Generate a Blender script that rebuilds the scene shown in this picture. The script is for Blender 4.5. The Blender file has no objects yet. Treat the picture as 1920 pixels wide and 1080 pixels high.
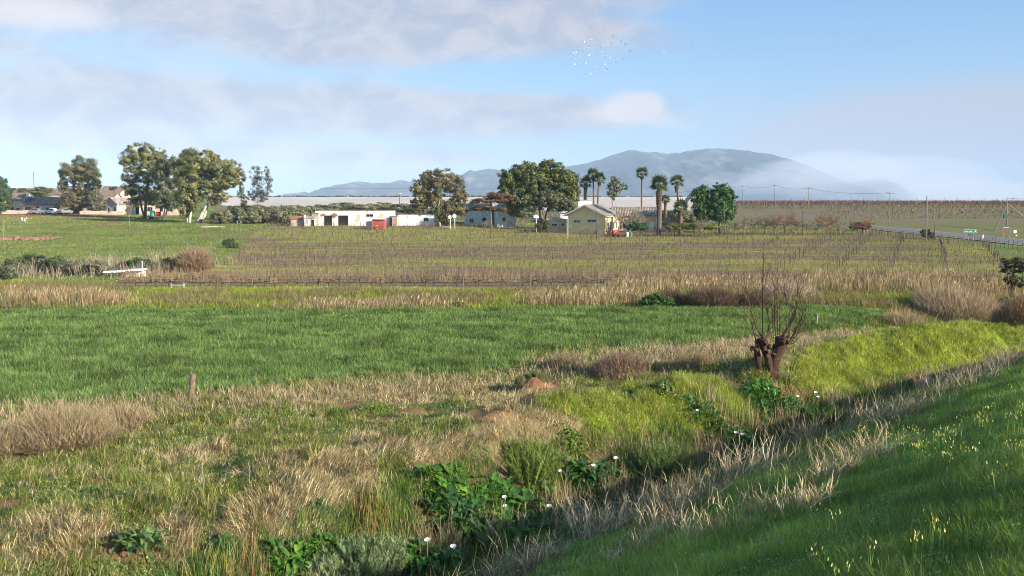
import bpy, math, random
import numpy as np
R = math.radians
sc = bpy.context.scene
COL = sc.collection
rng = np.random.default_rng(7)
random.seed(7)

# ---------------------------------------------------------------- camera, sky, sun, exposure
FPX = 1600.0            # focal length in photo pixels (1920 wide)
PITCH = math.atan(155 / 1600)
EYE = 8.0
cam = bpy.data.objects.new('camera', bpy.data.cameras.new('camera'))
COL.objects.link(cam)
cam.location = (0, 0, EYE)
cam.rotation_euler = (R(90) - PITCH, 0, 0)
cam.data.sensor_width = 36
cam.data.lens = 36 * FPX / 1920
cam.data.clip_start = 0.1
cam.data.clip_end = 40000
sc.camera = cam

SUN_EL = R(21.0)
SUN_AZ = R(119)          # clockwise from the view direction (+Y)
sun_dir = np.array([math.sin(SUN_AZ) * math.cos(SUN_EL), math.cos(SUN_AZ) * math.cos(SUN_EL), math.sin(SUN_EL)])
sl = bpy.data.lights.new('sun', 'SUN')
sl.energy = 5.0
sl.angle = R(0.5)
sl.color = (1.0, 0.90, 0.74)
sun = bpy.data.objects.new('sun', sl)
COL.objects.link(sun)
from mathutils import Vector
sun.rotation_euler = Vector(sun_dir).to_track_quat('Z', 'Y').to_euler()
sun.location = (60, -60, 60)

sc.view_settings.view_transform = 'Standard'
sc.view_settings.look = 'None'
sc.view_settings.gamma = 1.0
sc.view_settings.exposure = 1.12
sc.cycles.use_denoising = True
sc.cycles.denoising_prefilter = 'ACCURATE'
sc.cycles.filter_width = 1.0
sc.cycles.adaptive_threshold = 0.005
sc.cycles.max_bounces = 6
sc.cycles.diffuse_bounces = 3
sc.cycles.transparent_max_bounces = 8
sc.cycles.volume_bounces = 4
sc.cycles.volume_max_steps = 64

def lin(*c):
    c = c[0] if len(c) == 1 else c
    return tuple(((v / 255) / 12.92 if v <= 10 else ((v / 255 + .055) / 1.055) ** 2.4) for v in c)

class NT:
    def __init__(s, tree):
        s.t = tree
        s.t.nodes.clear()
    def n(s, typ, **kw):
        nd = s.t.nodes.new(typ)
        for k, v in kw.items():
            if k.startswith('i_'):
                nd.inputs[k[2:].replace('_', ' ')].default_value = v
            else:
                setattr(nd, k, v)
        return nd
    def l(s, a, b):
        s.t.links.new(a, b)
    def m(s, op, a, b=None, c=None, clamp=False):
        nd = s.t.nodes.new('ShaderNodeMath')
        nd.operation = op
        nd.use_clamp = clamp
        for i, v in enumerate((a, b, c)):
            if v is None:
                continue
            if isinstance(v, (int, float)):
                nd.inputs[i].default_value = v
            else:
                s.l(v, nd.inputs[i])
        return nd.outputs[0]
    def mix(s, f, a, b, mode='MIX'):
        nd = s.t.nodes.new('ShaderNodeMix')
        nd.data_type = 'RGBA'
        nd.blend_type = mode
        nd.clamp_factor = True
        for k, v in ((0, f), (6, a), (7, b)):
            if isinstance(v, (int, float)):
                nd.inputs[k].default_value = v
            elif isinstance(v, tuple):
                nd.inputs[k].default_value = tuple(v[:3]) + (1,)
            else:
                s.l(v, nd.inputs[k])
        return nd.outputs[2]
    def noise(s, vec, scale, detail=3, rough=.55, dist=0):
        nd = s.n('ShaderNodeTexNoise')
        nd.inputs['Scale'].default_value = scale
        nd.inputs['Detail'].default_value = detail
        nd.inputs['Roughness'].default_value = rough
        nd.inputs['Distortion'].default_value = dist
        if vec is not None:
            s.l(vec, nd.inputs['Vector'])
        return nd.outputs['Fac']

def ang(px, py):
    """azimuth and elevation of a photo pixel's direction"""
    a = (px - 960) / FPX
    b = -(py - 540) / FPX
    dy = math.cos(PITCH) + b * math.sin(PITCH)
    dz = -math.sin(PITCH) + b * math.cos(PITCH)
    return math.atan2(a, dy), math.atan2(dz, math.hypot(a, dy))

world = bpy.data.worlds.new('World')
sc.world = world
world.use_nodes = True
w = NT(world.node_tree)
sky = w.n('ShaderNodeTexSky', sky_type='NISHITA', sun_disc=False)
sky.sun_elevation = SUN_EL
sky.sun_rotation = SUN_AZ
sky.altitude = 100
sky.air_density = 1.0
sky.dust_density = 0.6
sky.ozone_density = 2.0
tc = w.n('ShaderNodeTexCoord')
sep = w.n('ShaderNodeSeparateXYZ')
w.l(tc.outputs['Generated'], sep.inputs[0])
az = w.m('ARCTAN2', sep.outputs[0], sep.outputs[1])
el = w.m('ARCSINE', sep.outputs[2])
# cloud sheets seen edge-on: noise stretched along the horizon
cmb = w.n('ShaderNodeCombineXYZ')
w.l(w.m('MULTIPLY', az, 1.0), cmb.inputs[0])
w.l(w.m('MULTIPLY', el, 4.2), cmb.inputs[1])
cmb.inputs[2].default_value = 3.7
n1 = w.noise(cmb.outputs[0], 5.0, 6, .58, .3)
n2 = w.noise(cmb.outputs[0], 17.0, 5, .6, .2)
nz = w.m('ADD', w.m('MULTIPLY', w.m('SUBTRACT', n1, .5), 2.2), w.m('MULTIPLY', w.m('SUBTRACT', n2, .5), .75))
# a second, rounder noise for puffs and the fog bank
cm2 = w.n('ShaderNodeCombineXYZ')
w.l(az, cm2.inputs[0]); w.l(w.m('MULTIPLY', el, 1.7), cm2.inputs[1])
n3 = w.noise(cm2.outputs[0], 13.0, 6, .6, .4)
np_ = w.m('MULTIPLY', w.m('SUBTRACT', n3, .5), 1.6)

def blob(px, py, sx, sy, amp, tilt=0.0):
    a0, e0 = ang(px, py)
    sx, sy = sx / FPX, sy / FPX
    da = w.m('SUBTRACT', az, a0)
    de = w.m('SUBTRACT', w.m('SUBTRACT', el, e0), w.m('MULTIPLY', da, -tilt))
    q = w.m('ADD', w.m('POWER', w.m('ABSOLUTE', w.m('DIVIDE', da, sx)), 2.6), w.m('POWER', w.m('DIVIDE', de, sy), 2.0))
    return w.m('MULTIPLY', w.m('EXPONENT', w.m('MULTIPLY', q, -1.0)), amp)

def total(lst):
    o = lst[0]
    for x in lst[1:]:
        o = w.m('ADD', o, x)
    return o

deck = total([blob(420, 10, 800, 70, 1.25, .03), blob(900, 60, 330, 45, .55, -.1), blob(150, 100, 420, 40, .55), blob(430, 205, 720, 44, 1.15, .0),
              blob(900, 210, 420, 34, .7, .0), blob(330, 278, 620, 30, .95, .03), blob(250, 322, 620, 20, .5, .02), blob(700, 300, 300, 16, .45), blob(60, 175, 300, 40, .5)])
dm = w.m('SUBTRACT', w.m('ADD', deck, w.m('MULTIPLY', nz, .62)), .30)
dmask = w.m('SMOOTHSTEP', dm, 0, 1) if False else None
def ramp01(v, lo, hi):
    nd = w.n('ShaderNodeMapRange', interpolation_type='SMOOTHSTEP')
    w.l(v, nd.inputs[0])
    nd.inputs[1].default_value = lo
    nd.inputs[2].default_value = hi
    return nd.outputs[0]
dmask = ramp01(dm, 0.0, .75)
puff = total([blob(1192, 203, 60, 30, 1.5), blob(1285, 236, 45, 18, .6), blob(45, 25, 150, 32, .9), blob(1060, 215, 90, 14, .45), blob(620, 60, 260, 22, .4)])
pmask = ramp01(w.m('ADD', puff, w.m('MULTIPLY', np_, .55)), .3, 1.05)
fog = total([blob(1860, 320, 480, 120, 1.3, -.08), blob(1520, 345, 220, 70, .75), blob(1800, 205, 330, 60, .50), blob(1680, 250, 200, 50, .4)])
fmask = ramp01(w.m('ADD', fog, w.m('MULTIPLY', np_, .30)), .15, 1.1)
CS = 5.35     # cloud radiance in the sky texture's own units (before the strength)
def cc(r, g, b, k=1.0):
    l = lin(r, g, b)
    return tuple(v * CS * k for v in l)
base = w.mix(1.0, sky.outputs[0], (.98, 1.02, 1.06), 'MULTIPLY')
lowmask = ramp01(el, .17, -.01)
base = w.mix(w.m('ADD', w.m('MULTIPLY', lowmask, .30), .60), base, w.mix(ramp01(el, .26, .02), cc(122, 178, 236), cc(166, 200, 234)))
shade = w.mix(ramp01(n3, .38, .62), cc(176, 181, 202), cc(207, 204, 212))
c1 = w.mix(w.m('MULTIPLY', dmask, .92), base, shade)
c2 = w.mix(w.m('MULTIPLY', fmask, .85), c1, cc(194, 198, 216))
c3 = w.mix(w.m('MULTIPLY', pmask, .85), c2, cc(232, 226, 230))
bg = w.n('ShaderNodeBackground')
w.l(c3, bg.inputs[0])
bg.inputs[1].default_value = 0.088
wo = w.n('ShaderNodeOutputWorld')
w.l(bg.outputs[0], wo.inputs[0])

# ---------------------------------------------------------------- helpers
def ray(px, py):
    a = (px - 960) / FPX
    b = -(py - 540) / FPX
    return np.array([a, math.cos(PITCH) + b * math.sin(PITCH), -math.sin(PITCH) + b * math.cos(PITCH)])
def at(px, py, Y):
    """point at depth Y whose picture is the photo pixel (px, py)"""
    d = ray(px, py)
    k = Y / d[1]
    return np.array([d[0] * k, Y, EYE + d[2] * k])
def mpp(Y):
    return Y / FPX

def _hash(ix, iy, seed):
    h = (ix.astype(np.int64) * 374761393 + iy.astype(np.int64) * 668265263 + seed * 1442695041) & 0xffffffff
    h = ((h ^ (h >> 13)) * 1274126177) & 0xffffffff
    h = (h ^ (h >> 16)) & 0xffffffff
    return h / 4294967295.0
def vnoise(x, y, seed=0):
    x = np.asarray(x, float); y = np.asarray(y, float)
    ix = np.floor(x).astype(np.int64); iy = np.floor(y).astype(np.int64)
    fx = x - ix; fy = y - iy
    fx = fx * fx * (3 - 2 * fx); fy = fy * fy * (3 - 2 * fy)
    a = _hash(ix, iy, seed); b = _hash(ix + 1, iy, seed)
    c = _hash(ix, iy + 1, seed); d = _hash(ix + 1, iy + 1, seed)
    return (a * (1 - fx) + b * fx) * (1 - fy) + (c * (1 - fx) + d * fx) * fy
def fbm(x, y, seed=0, oct=4):
    s = 0; a = .5; t = 0
    for i in range(oct):
        s = s + a * vnoise(x * 2 ** i + 17.3 * i, y * 2 ** i - 9.1 * i, seed + i)
        t += a; a *= .5
    return s / t          # 0..1
def sstep(a, b, x):
    t = np.clip((np.asarray(x, float) - a) / (b - a), 0, 1)
    return t * t * (3 - 2 * t)

NX, NY = -0.722, 0.692
def st(x, y):
    s = NX * x + NY * y
    t = -NY * -x + -NX * y
    return s, t
LC = ([-50, 64, 75, 86, 95, 110, 140, 175, 230, 300, 400, 520, 650, 900, 2000, 4000, 9000], [0, 0, -.1, -.3, -.1, .4, 1.6, 3.1, 5.1, 5.9, 6.4, 10.6, 14.4, 14.8, 6, 0, 0])
RC = ([-50, 64, 75, 86, 95, 110, 140, 175, 200, 250, 320, 380, 450, 900, 2000, 4000, 9000], [0, 0, -.1, -.3, -.1, .4, 1.6, 3.1, 3.5, 4.4, 6.8, 8.8, 9.4, 8, 4, 0, 0])
def H(x, y):
    x = np.asarray(x, float); y = np.asarray(y, float)
    s, t = st(x, y)
    a = np.arctan2(x, np.maximum(y, 1e-3))
    k = sstep(.19, .26, a)
    big = np.interp(y, *LC) * (1 - k) + np.interp(y, *RC) * k
    # the village stands on a low rise to the left
    big = big + 3.2 * sstep(232, 300, y) * sstep(-.28, -.36, a) * (1 - sstep(500, 700, y))
    big = big + .95 * sstep(135, 172, y) * sstep(.03, -.12, a) * (1 - sstep(215, 262, y))
    # left meadow bank above the reeds
    big = big + .8 * sstep(98, 106, y) * sstep(-.27, -.36, a) * (1 - sstep(120, 150, y))
    # gentle relief
    big = big + (fbm(x / 16, y / 16, 3, 3) - .5) * .35 * sstep(80, 120, y)
    # the ditch and the road embankment (s = distance across, t = distance along)
    sc_ = -2.5 * np.clip((t - 32) / 28, 0, 1.6) ** 1.6
    drop = -1.1 * np.clip((t - 34) / 26, 0, 1.2) ** 1.6
    q = s - sc_
    wob = (fbm(t / 5, t * 0 + 2, 11, 3) - .5) * 1.1
    left = sstep(16, 6, t)             # towards the photo's left the far bank is low and broad
    prof_x = np.array([-60, -6, -1.0, 0.2, 12.6, 13.8, 15.2, 16.2, 17.2, 18.3, 20.0, 22.0, 26.0, 40])
    pr = np.array([5.7, 5.8, 5.85, 5.45, .20, -.65, -.8, -.45, .50, 1.15, .95, .15, 0, 0])
    pl = np.array([5.7, 5.8, 5.85, 5.45, .20, -.65, -.8, -.5, -.1, .25, .55, .65, .35, 0])
    qq = q + wob * sstep(14, 17, q)
    zr = np.interp(qq, prof_x, pr); zl = np.interp(qq, prof_x, pl)
    prof = zr * (1 - left) + zl * left
    near = 1 - sstep(24, 32, q)
    lump = (fbm(x / 2.3, y / 2.3, 21, 4) - .5)
    lump2 = (fbm(x / 4.6, y / 4.6, 31, 3) - .5)
    amp = sstep(15.5, 17.5, q) * (1 - sstep(22, 26, q))
    prof = prof + amp * (lump * (.55 + .45 * (1 - left)) + lump2 * (.9 + .9 * (1 - left))) + (1 - amp) * (lump * (.12 + .16 * sstep(22, 24, q)) + lump2 * .16) * sstep(0, 3, q)
    z = prof * near + drop * near * sstep(8, 14, q)
    z = np.where(q < 24, prof + drop * sstep(8, 14, q) * near, z)
    zz = np.where(y < 90, z + big * sstep(20, 30, q), big)
    zz = np.where((y >= 90) & (q < 30), z + big * sstep(20, 30, q), zz)
    # long fade so the far side of the embankment does not cut through the plain
    return zz
def h1(x, y):
    return float(H(np.array([x]), np.array([y]))[0])
def ground_px(px, py, lo=12.0, hi=900.0):
    """where the photo pixel's ray meets the ground"""
    d = ray(px, py)
    ks = np.exp(np.linspace(math.log(lo), math.log(hi), 2600)) / d[1]
    X = d[0] * ks; Y = d[1] * ks; Z = EYE + d[2] * ks
    below = np.nonzero(Z < H(X, Y))[0]
    i = below[0] if len(below) else len(ks) - 1
    return np.array([X[i], Y[i], h1(X[i], Y[i])])
def poly_px(pts):
    return np.array([ground_px(*p)[:2] for p in pts])
def inpoly(P, x, y):
    ins = np.zeros(x.shape, bool)
    n = len(P)
    for i in range(n):
        x1, y1 = P[i]; x2, y2 = P[(i + 1) % n]
        c = ((y1 > y) != (y2 > y)) & (x < (x2 - x1) * (y - y1) / (y2 - y1 + 1e-12) + x1)
        ins ^= c
    return ins
def to_px(x, y, z):
    """photo pixel of world points"""
    dz = z - EYE
    c, s_ = math.cos(PITCH), math.sin(PITCH)
    f = y * c - dz * s_
    u = y * s_ + dz * c
    return 960 + FPX * x / f, 540 - FPX * u / f

def tag(o, label=None, cat=None, group=None, kind=None):
    if label: o['label'] = label
    if cat: o['category'] = cat
    if group: o['group'] = group
    if kind: o['kind'] = kind
    return o
def empty(name, loc, rz=0, **kw):
    o = bpy.data.objects.new(name, None)
    o.empty_display_size = .3
    COL.objects.link(o)
    o.location = tuple(float(v) for v in loc)
    o.rotation_euler = (0, 0, rz)
    return tag(o, **kw)
def raw_mesh(name, V, F, mat, parent=None, cols=None, smooth=False, FQ=None):
    """V (n,3), F (m,3) triangles and/or FQ (k,4) quads -> one mesh object"""
    V = np.ascontiguousarray(V, np.float32)
    me = bpy.data.meshes.new(name)
    T = np.zeros((0, 3), np.int32) if F is None else np.asarray(F, np.int32).reshape(-1, 3)
    Q = np.zeros((0, 4), np.int32) if FQ is None else np.asarray(FQ, np.int32).reshape(-1, 4)
    me.vertices.add(len(V)); me.vertices.foreach_set('co', V.ravel())
    me.loops.add(T.size + Q.size)
    me.loops.foreach_set('vertex_index', np.concatenate([T.ravel(), Q.ravel()]))
    me.polygons.add(len(T) + len(Q))
    ls = np.concatenate([np.arange(len(T)) * 3, T.size + np.arange(len(Q)) * 4]).astype(np.int32)
    me.polygons.foreach_set('loop_start', ls)
    me.update(calc_edges=True)
    me.validate()
    if smooth:
        me.polygons.foreach_set('use_smooth', np.ones(len(me.polygons), bool))
    if cols is not None:
        ca = me.color_attributes.new('Col', 'FLOAT_COLOR', 'POINT')
        c4 = np.ones((len(V), 4), np.float32); c4[:, :3] = cols
        ca.data.foreach_set('color', c4.ravel())
    me.materials.append(mat)
    o = bpy.data.objects.new(name, me)
    COL.objects.link(o)
    if parent is not None:
        o.parent = parent
    return o
class MB:
    """collects shapes and links them as one mesh"""
    def __init__(s):
        s.v = []; s.f = []; s.n = 0
    def add(s, V, F):
        s.v += [tuple(float(c) for c in p) for p in V]
        s.f += [tuple(i + s.n for i in f) for f in F]
        s.n = len(s.v)
        return s
    def box(s, x0, x1, y0, y1, z0, z1):
        V = [(x, y, z) for z in (z0, z1) for y in (y0, y1) for x in (x0, x1)]
        return s.add(V, [(0, 2, 3, 1), (4, 5, 7, 6), (0, 1, 5, 4), (1, 3, 7, 5), (3, 2, 6, 7), (2, 0, 4, 6)])
    def tube(s, pts, rads, n=6, cap=True):
        pts = [np.array(p, float) for p in pts]
        if isinstance(rads, (int, float)): rads = [rads] * len(pts)
        V = []; F = []
        for i, p in enumerate(pts):
            d = pts[min(i + 1, len(pts) - 1)] - pts[max(i - 1, 0)]
            d = d / (np.linalg.norm(d) + 1e-9)
            a = np.cross(d, [0.31, 0.95, 0.05] if abs(d[2]) > .8 else [0, 0, 1.0]); a /= np.linalg.norm(a) + 1e-9
            b = np.cross(d, a)
            for k in range(n):
                t = 2 * math.pi * k / n
                V.append(p + (a * math.cos(t) + b * math.sin(t)) * rads[i])
        for i in range(len(pts) - 1):
            for k in range(n):
                F.append((i * n + k, i * n + (k + 1) % n, (i + 1) * n + (k + 1) % n, (i + 1) * n + k))
        if cap:
            F.append(tuple(range(n))[::-1]); F.append(tuple((len(pts) - 1) * n + k for k in range(n)))
        return s.add(V, F)
    def prism(s, poly, y0, y1):
        """polygon in x,z extruded along y"""
        n = len(poly)
        V = [(x, y0, z) for x, z in poly] + [(x, y1, z) for x, z in poly]
        F = [tuple(range(n)), tuple(range(2 * n - 1, n - 1, -1))] + [(i, i + n, (i + 1) % n + n, (i + 1) % n) for i in range(n)]
        return s.add(V, F)
    def lathe(s, c, prof, n=14):
        """profile [(r,z)] round the vertical through c"""
        V = []; F = []
        for r, z in prof:
            for k in range(n):
                t = 2 * math.pi * k / n
                V.append((c[0] + r * math.cos(t), c[1] + r * math.sin(t), c[2] + z))
        for i in range(len(prof) - 1):
            for k in range(n):
                F.append((i * n + k, i * n + (k + 1) % n, (i + 1) * n + (k + 1) % n, (i + 1) * n + k))
        F.append(tuple(range(n))[::-1]); F.append(tuple((len(prof) - 1) * n + k for k in range(n)))
        return s.add(V, F)
    def build(s, name, mat, parent=None, smooth=False, bevel=0):
        me = bpy.data.meshes.new(name)
        me.from_pydata(s.v, [], s.f)
        me.validate(); me.update()
        if smooth:
            me.polygons.foreach_set('use_smooth', np.ones(len(me.polygons), bool))
        me.materials.append(mat)
        o = bpy.data.objects.new(name, me)
        COL.objects.link(o)
        if parent is not None: o.parent = parent
        if bevel:
            m = o.modifiers.new('bevel', 'BEVEL'); m.width = bevel; m.segments = 2; m.limit_method = 'ANGLE'
        return o

def mat_plain(name, col, rough=.8, var=.25, scale=3.0, col2=None, amount=.5, bump=0.0, metal=0.0, spec=.3):
    m = bpy.data.materials.new(name); m.use_nodes = True
    t = NT(m.node_tree)
    tcn = t.n('ShaderNodeTexCoord')
    f = t.noise(tcn.outputs['Object'], scale, 5, .62)
    g = t.noise(tcn.outputs['Object'], scale * 6.3, 4, .6)
    br = t.m('ADD', t.m('MULTIPLY', t.m('SUBTRACT', f, .5), var * 2.2), t.m('ADD', 1.0, t.m('MULTIPLY', t.m('SUBTRACT', g, .5), var)))
    c = t.mix(1.0, tuple(col), br, 'MULTIPLY')
    if col2 is not None:
        mr = t.n('ShaderNodeMapRange', interpolation_type='SMOOTHSTEP')
        h = t.noise(tcn.outputs['Object'], scale * .8, 6, .7, .6)
        t.l(h, mr.inputs[0]); mr.inputs[1].default_value = .62 - amount * .25; mr.inputs[2].default_value = .72 - amount * .2
        c = t.mix(mr.outputs[0], c, tuple(col2))
    b = t.n('ShaderNodeBsdfPrincipled')
    t.l(c, b.inputs['Base Color'])
    b.inputs['Roughness'].default_value = rough
    b.inputs['Metallic'].default_value = metal
    b.inputs['Specular IOR Level'].default_value = spec
    if bump:
        bn = t.n('ShaderNodeBump'); bn.inputs['Strength'].default_value = bump; bn.inputs['Distance'].default_value = .05
        t.l(g, bn.inputs['Height']); t.l(bn.outputs[0], b.inputs['Normal'])
    o = t.n('ShaderNodeOutputMaterial'); t.l(b.outputs[0], o.inputs[0])
    return m
def mat_leaf(name, rough=.6, trans=.3, spec=.25, var=.25, scale=1.3):
    """foliage: colour from the vertex attribute, varied by noise, part of the light comes through"""
    m = bpy.data.materials.new(name); m.use_nodes = True
    t = NT(m.node_tree)
    at_ = t.n('ShaderNodeAttribute', attribute_name='Col')
    geo = t.n('ShaderNodeNewGeometry')
    f = t.noise(geo.outputs['Position'], scale, 3, .6)
    c = t.mix(1.0, at_.outputs['Color'], t.m('ADD', 1.0, t.m('MULTIPLY', t.m('SUBTRACT', f, .5), var * 2)), 'MULTIPLY')
    b = t.n('ShaderNodeBsdfPrincipled')
    t.l(c, b.inputs['Base Color'])
    b.inputs['Roughness'].default_value = rough
    b.inputs['Specular IOR Level'].default_value = spec
    out = t.n('ShaderNodeOutputMaterial')
    if trans > 0:
        tr = t.n('ShaderNodeBsdfTranslucent'); t.l(t.mix(1.0, c, (1.15, 1.1, .6), 'MULTIPLY'), tr.inputs[0])
        mx = t.n('ShaderNodeMixShader'); mx.inputs[0].default_value = trans
        t.l(b.outputs[0], mx.inputs[1]); t.l(tr.outputs[0], mx.inputs[2]); t.l(mx.outputs[0], out.inputs[0])
    else:
        t.l(b.outputs[0], out.inputs[0])
    return m

# ---------------------------------------------------------------- zones of the land
M = {}
M['grass'] = mat_leaf('grass_blades', .65, .35, .2, .3, .8)
M['dry'] = mat_leaf('dry_stalks', .8, .2, .1, .25, 1.2)
M['leaf'] = mat_leaf('tree_leaves', .6, .22, .3, .2, .6)
M['bark'] = mat_plain('grey_bark', (.16, .12, .09), .9, .35, 2.5, bump=.4)
M['palebark'] = mat_plain('pale_bark', (.66, .60, .50), .8, .3, 2.0, (.22, .16, .12), .45)
M['twig'] = mat_plain('bare_twigs', (.17, .12, .09), .9, .3, 3)
M['palmbark'] = mat_plain('palm_bark', (.15, .105, .075), .95, .4, 4, bump=.5)

FIELD = poly_px([(-500, 775), (0, 766), (180, 757), (355, 740), (560, 720), (700, 704), (850, 703), (950, 690), (1000, 664), (1080, 652), (1280, 652),
                 (1400, 634), (1560, 620), (1650, 604), (1680, 588), (1500, 573), (1200, 575), (900, 583), (480, 584), (200, 582), (-500, 582)])
def wob(x, y, a=.7, sc_=2.0, seed=5):
    return x + (fbm(x / sc_, y / sc_, seed, 3) - .5) * a * 2, y + (fbm(x / sc_, y / sc_, seed + 9, 3) - .5) * a * 2
def E(px, py, cx, cy, rx, ry, soft=.35):
    q = np.sqrt(((px - cx) / rx) ** 2 + ((py - cy) / ry) ** 2)
    return 1 - sstep(1 - soft, 1 + soft, q)
STRAW = [(540, 930, 90, 75), (320, 1010, 40, 60), (460, 1010, 45, 60), (640, 900, 80, 50), (860, 860, 120, 45), (1000, 800, 90, 40), (1150, 790, 70, 30),
         (700, 840, 60, 30), (1040, 1000, 60, 40), (300, 860, 40, 14), (860, 735, 150, 20), (600, 750, 180, 18), (960, 760, 60, 25), (1330, 650, 150, 16), (1600, 640, 110, 14)]
LIME = [(1360, 715, 85, 26), (1250, 745, 90, 26), (1170, 775, 70, 40), (1090, 760, 60, 18), (1600, 690, 90, 44), (1740, 660, 130, 44), (1860, 634, 75, 32), (1300, 770, 110, 30), (1560, 720, 60, 20)]
EARTH = [(1020, 722, 34, 15), (900, 777, 60, 9), (720, 788, 45, 6), (800, 770, 60, 7), (660, 762, 45, 6), (190, 905, 30, 8), (235, 1035, 55, 25), (1480, 735, 60, 14), (20, 945, 40, 10)]
def zones(x, y, z=None):
    if z is None: z = H(x, y)
    px, py = to_px(x, np.maximum(y, .5), z)
    s, t = st(x, y)
    q = s - (-2.5 * np.clip((t - 32) / 28, 0, 1.6) ** 1.6)
    Z = {}
    n1 = fbm(x / 1.6, y / 1.6, 41, 4); n2 = fbm(x / 4.5, y / 4.5, 43, 4); n3 = fbm(x / .7, y / .7, 44, 3)
    wx, wy = wob(x, y)
    Z['bank'] = 1 - sstep(12.3, 13.8, q + (n1 - .5) * 2)                      # road embankment
    Z['ditch'] = sstep(12.3, 13.4, q) * (1 - sstep(15.6, 16.8, q))
    Z['wheat'] = inpoly(FIELD, wx, wy).astype(float) * (q > 18)
    straw = sum(E(px, py, *e) for e in STRAW) if len(x) else 0
    lime = sum(E(px + (n1 - .5) * 60, py + (n2 - .5) * 26, *e) for e in LIME) * (1 - .9 * sstep(.50, .60, fbm(x / 1.9 + 7, y / 1.9, 47, 3)) * (px < 1480))
    earth = sum(E(px, py, *e, .25) for e in EARTH)
    near = (y < 64.5) & (Z['wheat'] < .5) & (Z['bank'] < .5)
    Z['near'] = near.astype(float)
    mix_ = fbm(x / .8, y / .8, 49, 3)
    Z['straw'] = sstep(.42, .62, np.clip(straw, 0, 1) * .34 + n1 * .50 + mix_ * .55 - .17 + .10 * sstep(.5, .65, n2)) * near
    Z['lime'] = np.clip(lime * 1.4, 0, 1) * near * (q > 14.6)
    Z['earth'] = np.clip(earth * 1.5 - (n3 < .42) * .7, 0, 1) * near
    Z['straw'] = Z['straw'] * (1 - Z['lime'])
    Z['px'] = px; Z['py'] = py; Z['q'] = q; Z['n1'] = n1; Z['n2'] = n2; Z['n3'] = n3; Z['t'] = t
    # middle distance: borders given where they stand, read off the photo
    far = (y >= 60) & (Z['wheat'] < .5) & (q > 17)
    pr = py + (n2 - .5) * 10
    Z['strip'] = far * (pr > np.interp(px, [0, 230, 480, 900, 1200, 1450, 1700, 1900], [533, 545, 550, 550, 540, 545, 540, 540]))
    vl = np.interp(py, [425, 440, 480, 497, 505, 512, 560], [500, 470, 440, 400, 300, 225, 225])
    vr = np.interp(py, [425, 452, 500, 540], [1640, 1842, 1890, 1900])
    vt = np.interp(px, [0, 480, 830, 1130, 1380, 1640, 1760, 1900], [430, 421, 424, 435, 430, 436, 447, 470])
    Z['vine'] = ((py > vt) & (px > vl) & (px < vr) & (y > 78) & (y < 200)) * far * (1 - Z['strip'])
    Z['vnear'] = Z['vine'] * (py + (n1 - .5) * 16 > 510)
    Z['net'] = sstep(330, 336, y) * ((px > 415) & (px < 1300)) * (y < 1200)
    Z['ridge'] = sstep(215, 230, y + (n2 - .5) * 30) * (px > 1290)
    return Z
def mixc(c, col, m):
    col = np.array(col)
    return c * (1 - m[:, None]) + (col[None, :] if col.ndim == 1 else col) * m[:, None]
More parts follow.
